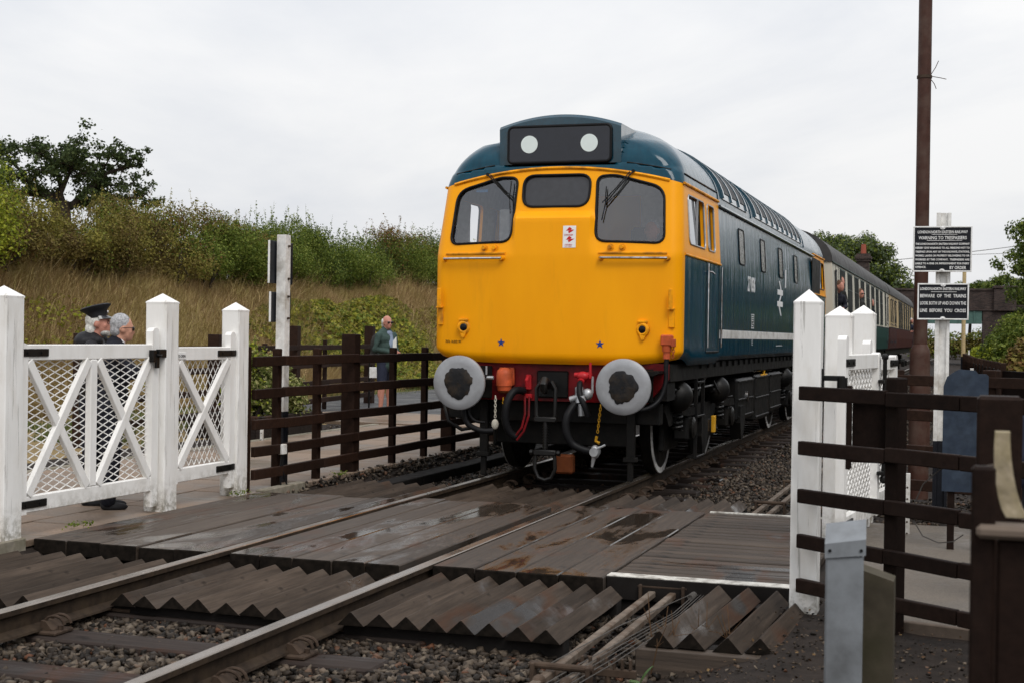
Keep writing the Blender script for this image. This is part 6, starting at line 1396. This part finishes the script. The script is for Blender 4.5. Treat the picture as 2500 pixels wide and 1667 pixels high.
def oak(base, rng):
    """spreading oak: limbs laid out in the plane across the line of sight, leaf tufts round their ends with depth of their own"""
    t = thing('oak_tree', 'dark spreading oak with twisting limbs on the skyline behind the hedge', 'tree', base); mb = MB()
    # (across, up) in metres from the fork, depth added at random
    C = [(-1.73, 1.45, .50), (-1.2, 1.65, .43), (-1.87, 1.0, .47), (-1.33, .85, .43), (-.8, 1.7, .40), (-.47, 1.9, .47), (.07, 2.05, .45), (.42, 1.95, .30), (-.27, 1.45, .50), (.27, 1.5, .48), (-.8, 1.1, .45), (-.13, 1.0, .48), (.4, 1.05, .45), (.93, 1.2, .40), (.87, 1.8, .27), (1.13, 1.85, .35), (1.6, 1.85, .33), (1.95, 1.65, .27), (1.4, 1.58, .25), (1.2, .92, .43), (1.73, .78, .43), (2.15, .45, .38), (1.6, .38, .48), (1.05, .38, .45), (2.35, .12, .24), (-1.33, .28, .34), (-.53, .15, .40), (.13, -.05, .33), (-2.5, 1.0, .5), (-2.7, 1.5, .45), (-2.2, .45, .4), (.6, .1, .4)]
    ax = Vector((.55, .83, 0)); dp = Vector((-.83, .55, 0))
    def P3(a, u, d=0): return Vector((0, 0, 1.9))+ax*(a*1.28+.05)+dp*d+Vector((0, 0, u*.86))
    mb.tube([(0, 0, -.6), (.1, 0, .8), tuple(P3(0, 0))], [.42, .36, .3], 8, cap=False)
    limbs = [[(0, -.1), (-.5, .22), (-1.2, .25), (-1.9, .22), (-2.5, .35)], [(0, -.1), (-.35, .35), (-.75, .62), (-.95, 1.1), (-1.3, 1.6)], [(0, -.1), (-.15, .25), (.02, .5), (-.1, 1.1), (-.3, 1.7), (-.45, 1.95)], [(.1, -.3), (-.05, .3), (.05, .75), (.2, 1.3), (.2, 1.95)], [(.25, -.2), (.55, .35), (.85, .75), (1.1, 1.2), (1.5, 1.45), (2.0, 1.62)], [(.25, -.1), (.9, .2), (1.4, .3), (2.1, .35)], [(.85, .75), (1.3, .8), (1.75, .75)], [(1.1, 1.2), (1.08, 1.5), (1.12, 1.85)], [(-.75, .62), (-1.3, .8), (-1.9, 1.0)]]
    pts3 = []
    for k, l in enumerate(limbs):
        d = rng.uniform(-.5, .5); p = [P3(a, u, d*i/(len(l)-1)*1.6) for i, (a, u) in enumerate(l)]; r0 = .13 if k < 6 else .06; mb.tube(p, [r0*(1-.72*i/(len(l)-1)) for i in range(len(l))], 6, cap=False); pts3 += p
    P, D = [], []
    for (a, u, r) in C:
        for rep_ in range(2):
            d = rng.uniform(-1.0, 1.0); c = P3(a, u, d); near = min(pts3, key=lambda q: (q-c).length)
            mid = (near+c)/2+Vector(rng.normal(0, .08, 3)); mb.tube([near, mid, c], [.03, .02, .008], 5, cap=False)
            for j in range(5):
                e = c+Vector(rng.normal(0, 1, 3))*r*.75; e.z = c.z+(e.z-c.z)*.75; mb.tube([mid.lerp(c, .6), e], [.012, .005], 4, cap=False)
                m = int(58*r/.4); q = np.array(e)+rng.normal(0, r*.27, (m, 3))*np.array([1, 1, .7]); P.append(q)
    mb.build('limbs', M['bark'], t, smooth=True, sharp=80); P = np.concatenate(P); V, F = leaf_quads(P, np.tile([0, 0, .5], (len(P), 1)), .052, rng, .75); bulk('crown', V, F, M['oak'], parent=t)
oak((-25, 39.5, 3.85), np.random.default_rng(5))
tree('poplar_like_tree', 'large pale green rounded tree behind the station chimney', (-7.0, 128, 0), (0, 0, 6.5), [(0, 0, 8.2, 3.4, 3, 2.9), (-2.8, -1, 7.4, 2.4, 2.4, 2.4), (2.7, 0, 7.3, 2.4, 2.4, 2.6), (4.4, 0, 5.4, 1.8, 2, 2.2), (.8, 0, 5.6, 3.4, 3, 2.5), (-4.2, 0, 5.6, 1.8, 2, 2.0)], 60000, .13, ['leaf_pale', 'leaf_green'], rv)
for i, (x, y, s, lab) in enumerate(((7.6, 175, 1.0, 'round tree above the bridge right of the sign post'), (3.6, 180, .95, 'tree behind the bridge parapet left of the round tree'), (11.5, 185, .9, 'tree behind the brick bridge pier'))):
    tree('distant_tree', lab, (x, y, 2), (0, 0, 4*s), [(0, 0, 5.2*s, 2.6*s, 2.5, 2.3*s), (-1.9*s, 0, 4.2*s, 1.8*s, 2, 1.9*s), (1.9*s, 0, 4.4*s, 1.9*s, 2, 1.8*s)], 14000, .16, ['leaf_green', 'leaf_dark'], rv, 'trees beyond the bridge')
tree('right_bank_tree', 'open-crowned tree at the right edge of the picture', (7.6, 70, 0.4), (0, 0, 4.2), [(0, 0, 5.6, 1.9, 2, 1.7), (-1.5, 0, 4.6, 1.2, 1.6, 1.0), (1.5, 0, 4.2, 1.8, 2, 1.9), (-.5, 0, 3.4, 1.5, 1.6, 1.2), (1.2, 0, 6.6, 1.2, 1.5, 1.2)], 20000, .085, ['leaf_green', 'leaf_dark'], rv)
for (x, y, w, h, m_, lab) in ((6.5, 76, 1.6, 2.9, ['leaf_green', 'leaf_yellow'], 'bright green bush on the bank right of the bridge'), (6.5, 58, 1.5, 2.5, ['leaf_green'], 'green bush overhanging the bank right of the signs'), (6.0, 50, 1.1, 1.7, ['leaf_olive', 'leaf_red'], 'brownish bramble bush low on the right bank'), (6.6, 92, 1.9, 3.2, ['leaf_green', 'leaf_dark'], 'leafy bush in front of the bridge abutment'), (4.7, 100, 1.0, 1.3, ['leaf_yellow'], 'pale grassy tuft beneath the bridge')):
    bush('bank_bush', lab, (x, y, float(gz(x, y))), [(0, 0, h*.5, w*.75, w, h*.55), (-w*.5, -.5, h*.32, w*.6, w*.7, h*.4), (w*.6, .4, h*.6, w*.6, w*.7, h*.5)], 12000, .09, m_, rv, 'bushes on the right bank', 20, stems=True, shoot_len=.5)
bush('far_undergrowth', 'green undergrowth seen under the bridge beside the signs', (2.0, 150, 0), [(0, 0, 1.2, 2.5, 1, 1.4), (3.5, 0, 1.3, 2, 1, 1.6), (-3, 0, 1.5, 2.5, 1, 1.5)], 7000, .14, ['leaf_green', 'leaf_olive'], rv, None, 0, 'bush')
# dead stems, a dock plant and small weeds near the right guard
ds = thing('dead_weed_stems', 'thin rust-coloured dead weed stems in front of the four-timber guard', 'weeds', (2.75, 7.0, -.2))
for i in range(11):
    x = rv.uniform(-.2, .35); y = rv.uniform(-.2, .35); h = rv.uniform(.16, .36); lx, ly_ = rv.normal(0, .07, 2); mb = MB(); mid = (x+lx*.4+rv.normal(0, .015), y+ly_*.4, h*.55); mb.tube([(x, y, 0), mid, (x+lx, y+ly_, h)], [.0035, .003, .0018], 5)
    for _ in range(3): mb.tube([mid, (mid[0]+rv.normal(0, .05), mid[1]+rv.normal(0, .04), mid[2]+rv.uniform(.0, .09))], [.002, .001], 4)
    mb.build('stem', M['twig'], ds)
dw = thing('dock_plant', 'small dock plant with broad green leaves at the bottom right', 'plant', (2.62, 6.62, -.19))
for (ax, tilt, L_, w) in ((.3, 1.25, .12, .026), (2.4, .25, .09, .02), (4.0, .6, .07, .018)):
    v = []; f = []; K = 7
    for i in range(K+1):
        s = i/K; wd = w*math.sin(PI*min(1, s*.95+.03))**.7; r = L_*s*math.cos(tilt*(1-.2*s)); z = L_*s*math.sin(tilt)-.02*s*s; c = Vector((r*math.cos(ax), r*math.sin(ax), z)); sd_ = Vector((-math.sin(ax), math.cos(ax), 0)); v += [c-sd_*wd+Vector((0, 0, .006)), c, c+sd_*wd+Vector((0, 0, .006))]
    for i in range(K): f += [(i*3, i*3+1, i*3+4, i*3+3), (i*3+1, i*3+2, i*3+5, i*3+4)]
    mb = MB(); mb.add(v, f); mb.build('leaf', M['fernleaf'], dw, smooth=True)
for (x, y, lab) in ((-2.30, 9.0, 'tuft of green weed below the wide gate'), (-2.26, 11.38, 'tuft of weed at the foot of the peeling gate post'), (-2.2, 13.4, 'small dry weed on the far left guard')):
    t = thing('weed_tuft', lab, 'weed', (x, y, 0), 0, 'weed tufts'); P = rv.normal(0, 1, (70, 3))*np.array([.04, .08, .012])+np.array([0, 0, .02]); V, F = leaf_quads(P, np.tile([0, 0, .8], (70, 1)), .012, rv); bulk('leaves', V, F, M['leaf_green'], parent=t)

# mass of lineside trees right of the line, out of the picture, mirrored in the wet blue paint
P = []
for i in range(46):
    y = 6+i*4.2; x = 17+rv.uniform(-2, 2)+.02*y; c = np.array([x, y, rv.uniform(3.0, 5.5)]); q_ = rv.normal(size=(700, 3)); q_ /= np.linalg.norm(q_, axis=1)[:, None]; P.append(c+q_*np.array([2.6, 3.2, 4.2])*rv.uniform(.5, 1, (700, 1)))
P = np.concatenate(P); V, F = leaf_quads(P, np.tile([0, 0, .4], (len(P), 1)), .30, rv); tag(bulk('lineside_trees', V, F, [M['oak'], M['leaf_dark']], (rv.uniform(0, 1, len(F)) > .8).astype(int)), 'mass of dark green trees along the right of the line', 'trees', kind='stuff')

# fallen leaves on the soil, ballast edge and slabs
n = 900; x = np.concatenate([rv.uniform(2.6, 4.4, 500), rv.uniform(3.3, 4.6, 200), rv.uniform(-2.2, -1.5, 100), rv.uniform(1.2, 2.6, 100)]); y = np.concatenate([rv.uniform(5.8, 8.4, 500), rv.uniform(11.2, 14.5, 200), rv.uniform(12, 18, 100), rv.uniform(12.5, 17, 100)])
P = np.stack([x, y, gz(x, y)+np.where((y > 11) & (x > 3.2), .02, .035)], -1); V, F = leaf_quads(P, np.tile([0, 0, 2.0], (n, 1)), .010, rv, .7); tag(bulk('fallen_leaves', V, F, M['litter']), 'scattered brown fallen leaves on the soil by the right fence', 'leaves', kind='stuff')
# ------------------------------------------------------------------ people (local: facing +y, x to their right, z up from the ground)
def remesh(mb, name, mat, parent=None, vox=.012, smooth_it=4):
    o = mb.build(name, mat); md = o.modifiers.new('r', 'REMESH'); md.mode = 'VOXEL'; md.voxel_size = vox; md.use_smooth_shade = True
    s = o.modifiers.new('s', 'SMOOTH'); s.factor = .5; s.iterations = smooth_it
    me = evaluated(o, name); bpy.data.objects.remove(o); me.polygons.foreach_set('use_smooth', [True]*len(me.polygons))
    if not me.materials: me.materials.append(mat)
    return link(name, me, parent)
def limb(mb, pts, rs, n=10):
    mb.tube(pts, rs, n)
    for p, r in zip(pts, rs): mb.ell(p, (r, r, r), 10, 6)
def head_geo(mb, c, T):
    """skull, jaw, nose, brow, ears, lips around head centre c turned by T"""
    e = lambda p, r, n=14, m=10: mb.ell(Vector(c)+T @ Vector(p), r, n, m, T)
    e((0, -.012, .030), (.076, .094, .098)); e((0, .022, -.038), (.060, .070, .075)); e((0, .056, -.083), (.032, .032, .026)); e((0, .055, .012), (.052, .034, .055))
    e((0, .092, -.028), (.014, .02, .014), 8, 6); e((0, .086, -.008), (.009, .016, .026), 8, 6); e((0, .080, .024), (.045, .012, .009), 10, 6)
    e((0, .084, -.060), (.024, .009, .006), 8, 6); e((0, .082, -.070), (.021, .010, .006), 8, 6)
    for s in (-1, 1): e((s*.078, -.006, -.008), (.011, .023, .034), 8, 8); e((s*.042, .062, -.022), (.022, .02, .02), 8, 6)
def hand_geo(mb, w, d, side, curl=.5, roll=Vector((0, 0, 1))):
    """palm, four unequal bent fingers and a thumb leaving the side of the palm"""
    d = Vector(d).normalized(); r = Vector(roll); r = (r-d*r.dot(d)).normalized(); k = d.cross(r)   # k across the palm, r back of hand
    w = Vector(w); pc = w+d*.045
    Tm = Matrix((k, d, r)).transposed(); mb.ell(pc, (.040, .052, .016), 10, 8, Tm)
    for i, (o_, L_) in enumerate(((-.030, .062), (-.010, .075), (.011, .070), (.030, .054))):
        p0 = w+d*.082+k*o_; d1 = (d*math.cos(curl)-r*math.sin(curl)); d2 = (d*math.cos(2.0*curl)-r*math.sin(2.0*curl)); d3 = (d*math.cos(2.7*curl)-r*math.sin(2.7*curl))
        p1 = p0+d1*L_*.45; p2 = p1+d2*L_*.32; p3 = p2+d3*L_*.25; limb(mb, [p0-d*.02, p0, p1, p2, p3], [.0095, .0095, .009, .0085, .0075], 8)
    b = w+d*.03-k*side*.034; t1 = b+(d*.6-k*side*.7-r*.2).normalized()*.034; t2 = t1+(d*.85-k*side*.25-r*.35).normalized()*.032; limb(mb, [b, t1, t2], [.012, .0105, .009], 8)
def person(label, loc, rz, skin='skin', hair='hairgrey', hair_style='short', top='coat', legs='suit', shorts=False, arms=None, head_yaw=0, head_pitch=0, h=1.75, lean=0, seated=False, extras=None, legs_on=True, vox=.012, bust=False, collar=None, group=None):
    k = h/1.75; S = lambda p: Vector((p[0]*k, p[1]*k, p[2]*k)); mb = MB()
    hip = .92; sh = 1.43
    tw = lambda p: Vector((p[0], p[1]+lean*max(0, p[2]-.95), p[2]))
    HC = tw((0, .02, 1.625)); T = (Matrix.Rotation(head_yaw, 3, 'Z') @ Matrix.Rotation(head_pitch, 3, 'X'))
    head_geo(mb, HC, T); limb(mb, [tw((0, -.012, 1.40)), tw((0, .0, 1.55))], [.062, .056])
    torso = [((0, 0, .93), (.155, .105, .10)), ((0, .005, 1.05), (.15, .11, .12)), ((0, 0, 1.2), (.165, .115, .13)), ((0, -.005, 1.33), (.18, .11, .12)), ((0, -.01, 1.41), (.15, .08, .06))]
    for c, r in torso: mb.ell(tw(c), r, 14, 8)
    arms = arms or [((-.2, 0, sh), (-.25, -.03, 1.15), (-.24, .08, .92)), ((.2, 0, sh), (.25, -.03, 1.15), (.24, .08, .92))]
    A = [[tw(p) for p in a[:3]] for a in arms]
    for a in A: limb(mb, a, [.052, .042, .027])
    for i, a in enumerate(A): hand_geo(mb, a[2], a[2]-a[1], -1 if i else 1, .45, Vector((1 if i else -1, 0, .2)))
    if legs_on:
        for s in (-1, 1):
            if seated: limb(mb, [(s*.1, .02, .93), (s*.13, .42, .95), (s*.13, .45, .50)], [.085, .06, .042])
            else:
                limb(mb, [(s*.09, 0, .92), (s*.105, .015, .50), (s*.11, -.02, .085)], [.088, .058, .038]); mb.ell((s*.11, -.025, .36), (.052, .056, .11)); mb.ell((s*.115, .05, .042), (.036, .088, .030))
    mb.v = [tuple(S(p)) for p in mb.v]; body = remesh(mb, 'person', M[skin], None, vox, 3); body.location = loc; body.rotation_euler = (0, 0, rz); tag(body, label, 'person', group)
    def cl(name, fn, mat, v=vox):
        b = MB(); fn(b); b.v = [tuple(S(p)) for p in b.v]; return remesh(b, name, M[mat], body, v, 3)
    def jacket(b):
        for c, r in torso: b.ell(tw(c), (r[0]+.035, r[1]+.035, r[2]+.02 if c[2] < 1.4 else r[2]), 14, 8)
        b.ell(tw((0, 0, .86)), (.185, .14, .12), 14, 8)
        for a in A:
            e_ = a[1]+(a[2]-a[1])*.93; limb(b, [a[0]*1.0+Vector((0, 0, -.015)), a[1], e_], [.07, .063, .05])
        limb(b, [tw((-.07, -.02, 1.43)), tw((.07, -.02, 1.43))], [.095, .095]); limb(b, [tw((0, -.03, 1.43)), tw((0, -.025, 1.49))], [.105, .085])
    cl('jacket', jacket, top)
    if legs_on and not seated:
        def trou(b):
            for s in (-1, 1):
                if shorts: limb(b, [(s*.09, 0, .92), (s*.12, .012, .58)], [.11, .09])
                else: limb(b, [(s*.09, 0, .92), (s*.11, .012, .50), (s*.115, -.015, .10)], [.115, .088, .07])
            b.ell((0, 0, .92), (.165, .125, .12))
        cl('shorts' if shorts else 'trousers', trou, legs)
        for s in (-1, 1): cl('shoe', lambda b: (b.ell((s*.115, .05, .042), (.046, .115, .04), 12, 8), b.ell((s*.112, -.03, .06), (.042, .055, .05), 12, 8)), 'shoe', .01)
    elif legs_on: cl('trousers', lambda b: [limb(b, [(s*.1, .02, .93), (s*.13, .42, .95), (s*.13, .45, .50)], [.11, .085, .07]) for s in (-1, 1)], legs)
    e = lambda b, p, r, n=14, m=10: b.ell(HC+T @ Vector(p), r, n, m, T)
    def hairf(b):
        if hair_style == 'short': e(b, (0, -.026, .045), (.083, .095, .098)); e(b, (0, -.06, -.02), (.070, .055, .06))
        elif hair_style == 'long': e(b, (0, -.03, .035), (.085, .10, .098)); e(b, (0, -.075, -.045), (.078, .06, .075)); e(b, (0, -.09, -.085), (.06, .05, .05))
        elif hair_style == 'bald': e(b, (0, -.052, .018), (.086, .074, .078)); e(b, (0, -.08, -.04), (.068, .045, .055))
    if hair: cl('hair', hairf, hair, .008)
    X = dict(body=body, HC=HC, T=T, S=S, cl=cl, e=e, tw=tw, A=A)
    if extras: extras(X)
    return body
def bar(X, name, fn, mat):
    b = MB(); fn(b, lambda p: X['HC']+X['T'] @ Vector(p)); b.v = [tuple(X['S'](p)) for p in b.v]; return b.build(name, M[mat], X['body'], smooth=True, sharp=50)
def shades(X, mat='lens'):
    def fn(b, P):
        for s in (-1, 1): b.ell(P((s*.034, .088, .006)), (.030, .012, .021), 12, 8, X['T']); b.tube([P((s*.062, .085, .014)), P((s*.082, .03, .013)), P((s*.083, -.02, .005))], .003, 5)
        b.tube([P((-.012, .094, .012)), P((.012, .094, .012))], .0035, 5)
    bar(X, 'sunglasses', fn, mat)
def x_cap(X):
    def crown(b, P):
        K = Matrix.Translation(P((0, -.012, .055))) @ X['T'].to_4x4() @ Matrix.Rotation(.16, 4, 'X')
        b.lathe([(.086, 0), (.089, .045), (.10, .060), (.136, .088), (.138, .096), (.12, .106), (.02, .112)], K, 28)
    c = bar(X, 'peaked_cap', crown, 'cap')
    def peak(b, P):
        v = []; n = 13
        for i in range(n):
            a = rad(-68+136*i/(n-1)); v.append(P((.088*math.sin(a), -.012+.09*math.cos(a), .066))); v.append(P((.094*math.sin(a), -.012+(.09+.062*math.cos(a*.9))*math.cos(a), .038)))
        b.add(v, [(2*i, 2*i+2, 2*i+3, 2*i+1) for i in range(n-1)])
    bar(X, 'cap_peak', peak, 'peak')
    bar(X, 'cap_badge', lambda b, P: b.ell(P((0, .082, .098)), (.014, .008, .016)), 'chrome')
    X['cl']('beard', lambda b: (X['e'](b, (0, .040, -.084), (.057, .048, .036)), X['e'](b, (0, .058, -.102), (.030, .028, .022)), X['e'](b, (0, .080, -.05), (.03, .012, .008))), 'beard', .008)
    X['cl']('hood', lambda b: (b.ell(X['tw']((0, -.09, 1.46)), (.17, .11, .10)), limb(b, [X['tw']((-.11, .03, 1.47)), X['tw']((0, -.08, 1.50)), X['tw']((.11, .03, 1.47))], [.055, .065, .055])), 'coat')
    bar(X, 'spectacles', lambda b, P: [b.tube([P((s*.034+.022*math.cos(a), .092, .004+.018*math.sin(a))) for a in np.linspace(0, 2*PI, 13)[:-1]], .0022, 5, closed=True) for s in (-1, 1)], 'black')
def x_suit(X):
    shades(X); X['cl']('shirt_collar', lambda b: limb(b, [X['tw']((0, -.022, 1.475)), X['tw']((0, -.01, 1.505))], [.082, .07]), 'shirt', .01)
def face(dx, dy): return math.atan2(-dx, dy)
person('bearded man in black peaked cap and hooded coat behind the wide gate', (-3.10, 10.33, -.03), face(.93, .37), 'skinred', 'hairwhite', 'long', 'coat', 'suit', head_yaw=-.12, head_pitch=.10, h=1.70, lean=.03, extras=x_cap)
person('grey-haired man in dark suit and sunglasses leaning on the wide gate', (-2.82, 10.16, -.03), face(.80, .60), 'skin', 'hairgrey', 'short', 'suit', 'suit', arms=[((-.2, .0, 1.41), (-.22, .16, 1.22), (.02, .30, 1.28)), ((.2, 0, 1.41), (.30, .16, 1.24), (.24, .38, 1.28))], head_yaw=.02, head_pitch=-.05, h=1.655, lean=.12, extras=x_suit)
def x_green(X):
    shades(X); X['cl']('collar', lambda b: (limb(b, [X['tw']((-.09, .0, 1.45)), X['tw']((0, -.06, 1.49)), X['tw']((.09, .0, 1.45))], [.05, .055, .05])), 'navy', .01)
    X['cl']('shirt', lambda b: (b.ell((0, .085, 1.22), (.075, .085, .24)), b.ell((0, .06, 1.43), (.07, .07, .06))), 'blueshirt')
    X['cl']('backpack', lambda b: (b.ell((0, -.22, 1.20), (.15, .10, .24)), b.ell((0, -.22, 1.05), (.15, .11, .14))), 'olive')
    b = MB(); b.v = []; b.cbox(-.005, .12, .30, .31, 1.12, 1.36, .002); bar(X, 'folded_paper', lambda q, P: q.prism([(-.02, 1.10), (.10, 1.08), (.085, 1.30), (.0, 1.38)], 'y', .235, .24), 'paper')
person('man in green jacket, navy shorts and sunglasses standing on the path', (-6.3, 24.0, .012), face(.93, -.30), 'skinred', 'hairwhite', 'bald', 'greenjacket', 'navy', True, arms=[((-.2, 0, 1.41), (-.27, -.02, 1.15), (-.06, .20, 1.12)), ((.2, 0, 1.41), (.27, -.02, 1.15), (.06, .22, 1.10))], head_yaw=-.2, h=1.82, extras=x_green)
# crew in the cab
person('driver in dark clothes dimly seen behind the right windscreen', (.80, LY+1.5, 1.06), PI, 'skinred', 'hairgrey', 'short', 'navy', 'suit', arms=[((-.2, 0, 1.41), (-.26, .10, 1.15), (-.18, .36, 1.12)), ((.2, 0, 1.41), (.26, .10, 1.15), (.18, .36, 1.12))], seated=True, h=1.72, vox=.014, legs_on=False)
person('grey-haired second man seen through the left windscreen', (-.42, LY+1.6, 1.02), PI-.5, 'skin', 'hairgrey', 'short', 'navy', 'suit', legs_on=False, h=1.70, vox=.014)
# passengers leaning out
PG = 'passengers leaning out of the coach windows'
def passenger(label, y, z, out_, hair, top, style='short', sh=False, yaw=0):
    arms = [((-.2, 0, 1.41), (-.28, .1, 1.2), (-.12, .22, 1.16)), ((.2, 0, 1.41), (.28, .1, 1.2), (.12, .22, 1.16))]
    person(label, (out_, y, z-1.62), face(.8, -.6), 'skinred', hair, style, top, 'suit', arms=arms, head_yaw=yaw, h=1.72, lean=.42, legs_on=False, vox=.016, group=PG, extras=shades if sh else None)
passenger('brown-haired passenger leaning furthest out of the first coach window', 30.3, 2.66, 1.20, 'hairbrown', 'suit', sh=False)
passenger('dark-haired passenger just behind the first leaning one', 31.3, 2.80, 1.12, 'hairbrown', 'olive')
passenger('passenger in sunglasses leaning out midway along the first coach', 36.3, 2.70, 1.17, 'hairbrown', 'olive', sh=True)
passenger('passenger looking out near the far end of the first coach', 40.9, 2.60, 1.12, 'hairgrey', 'suit')
passenger('pale-haired passenger leaning out of the maroon coach', 66.0, 2.45, 1.2, 'hairwhite', 'navy')
# someone in dark blue at the right edge
person('person in dark blue jacket cut off by the right edge of the picture', (4.56, 8.4, -.03), face(-.3, .95), 'skin', 'hairgrey', 'short', 'navy', 'suit', h=1.36, vox=.016)
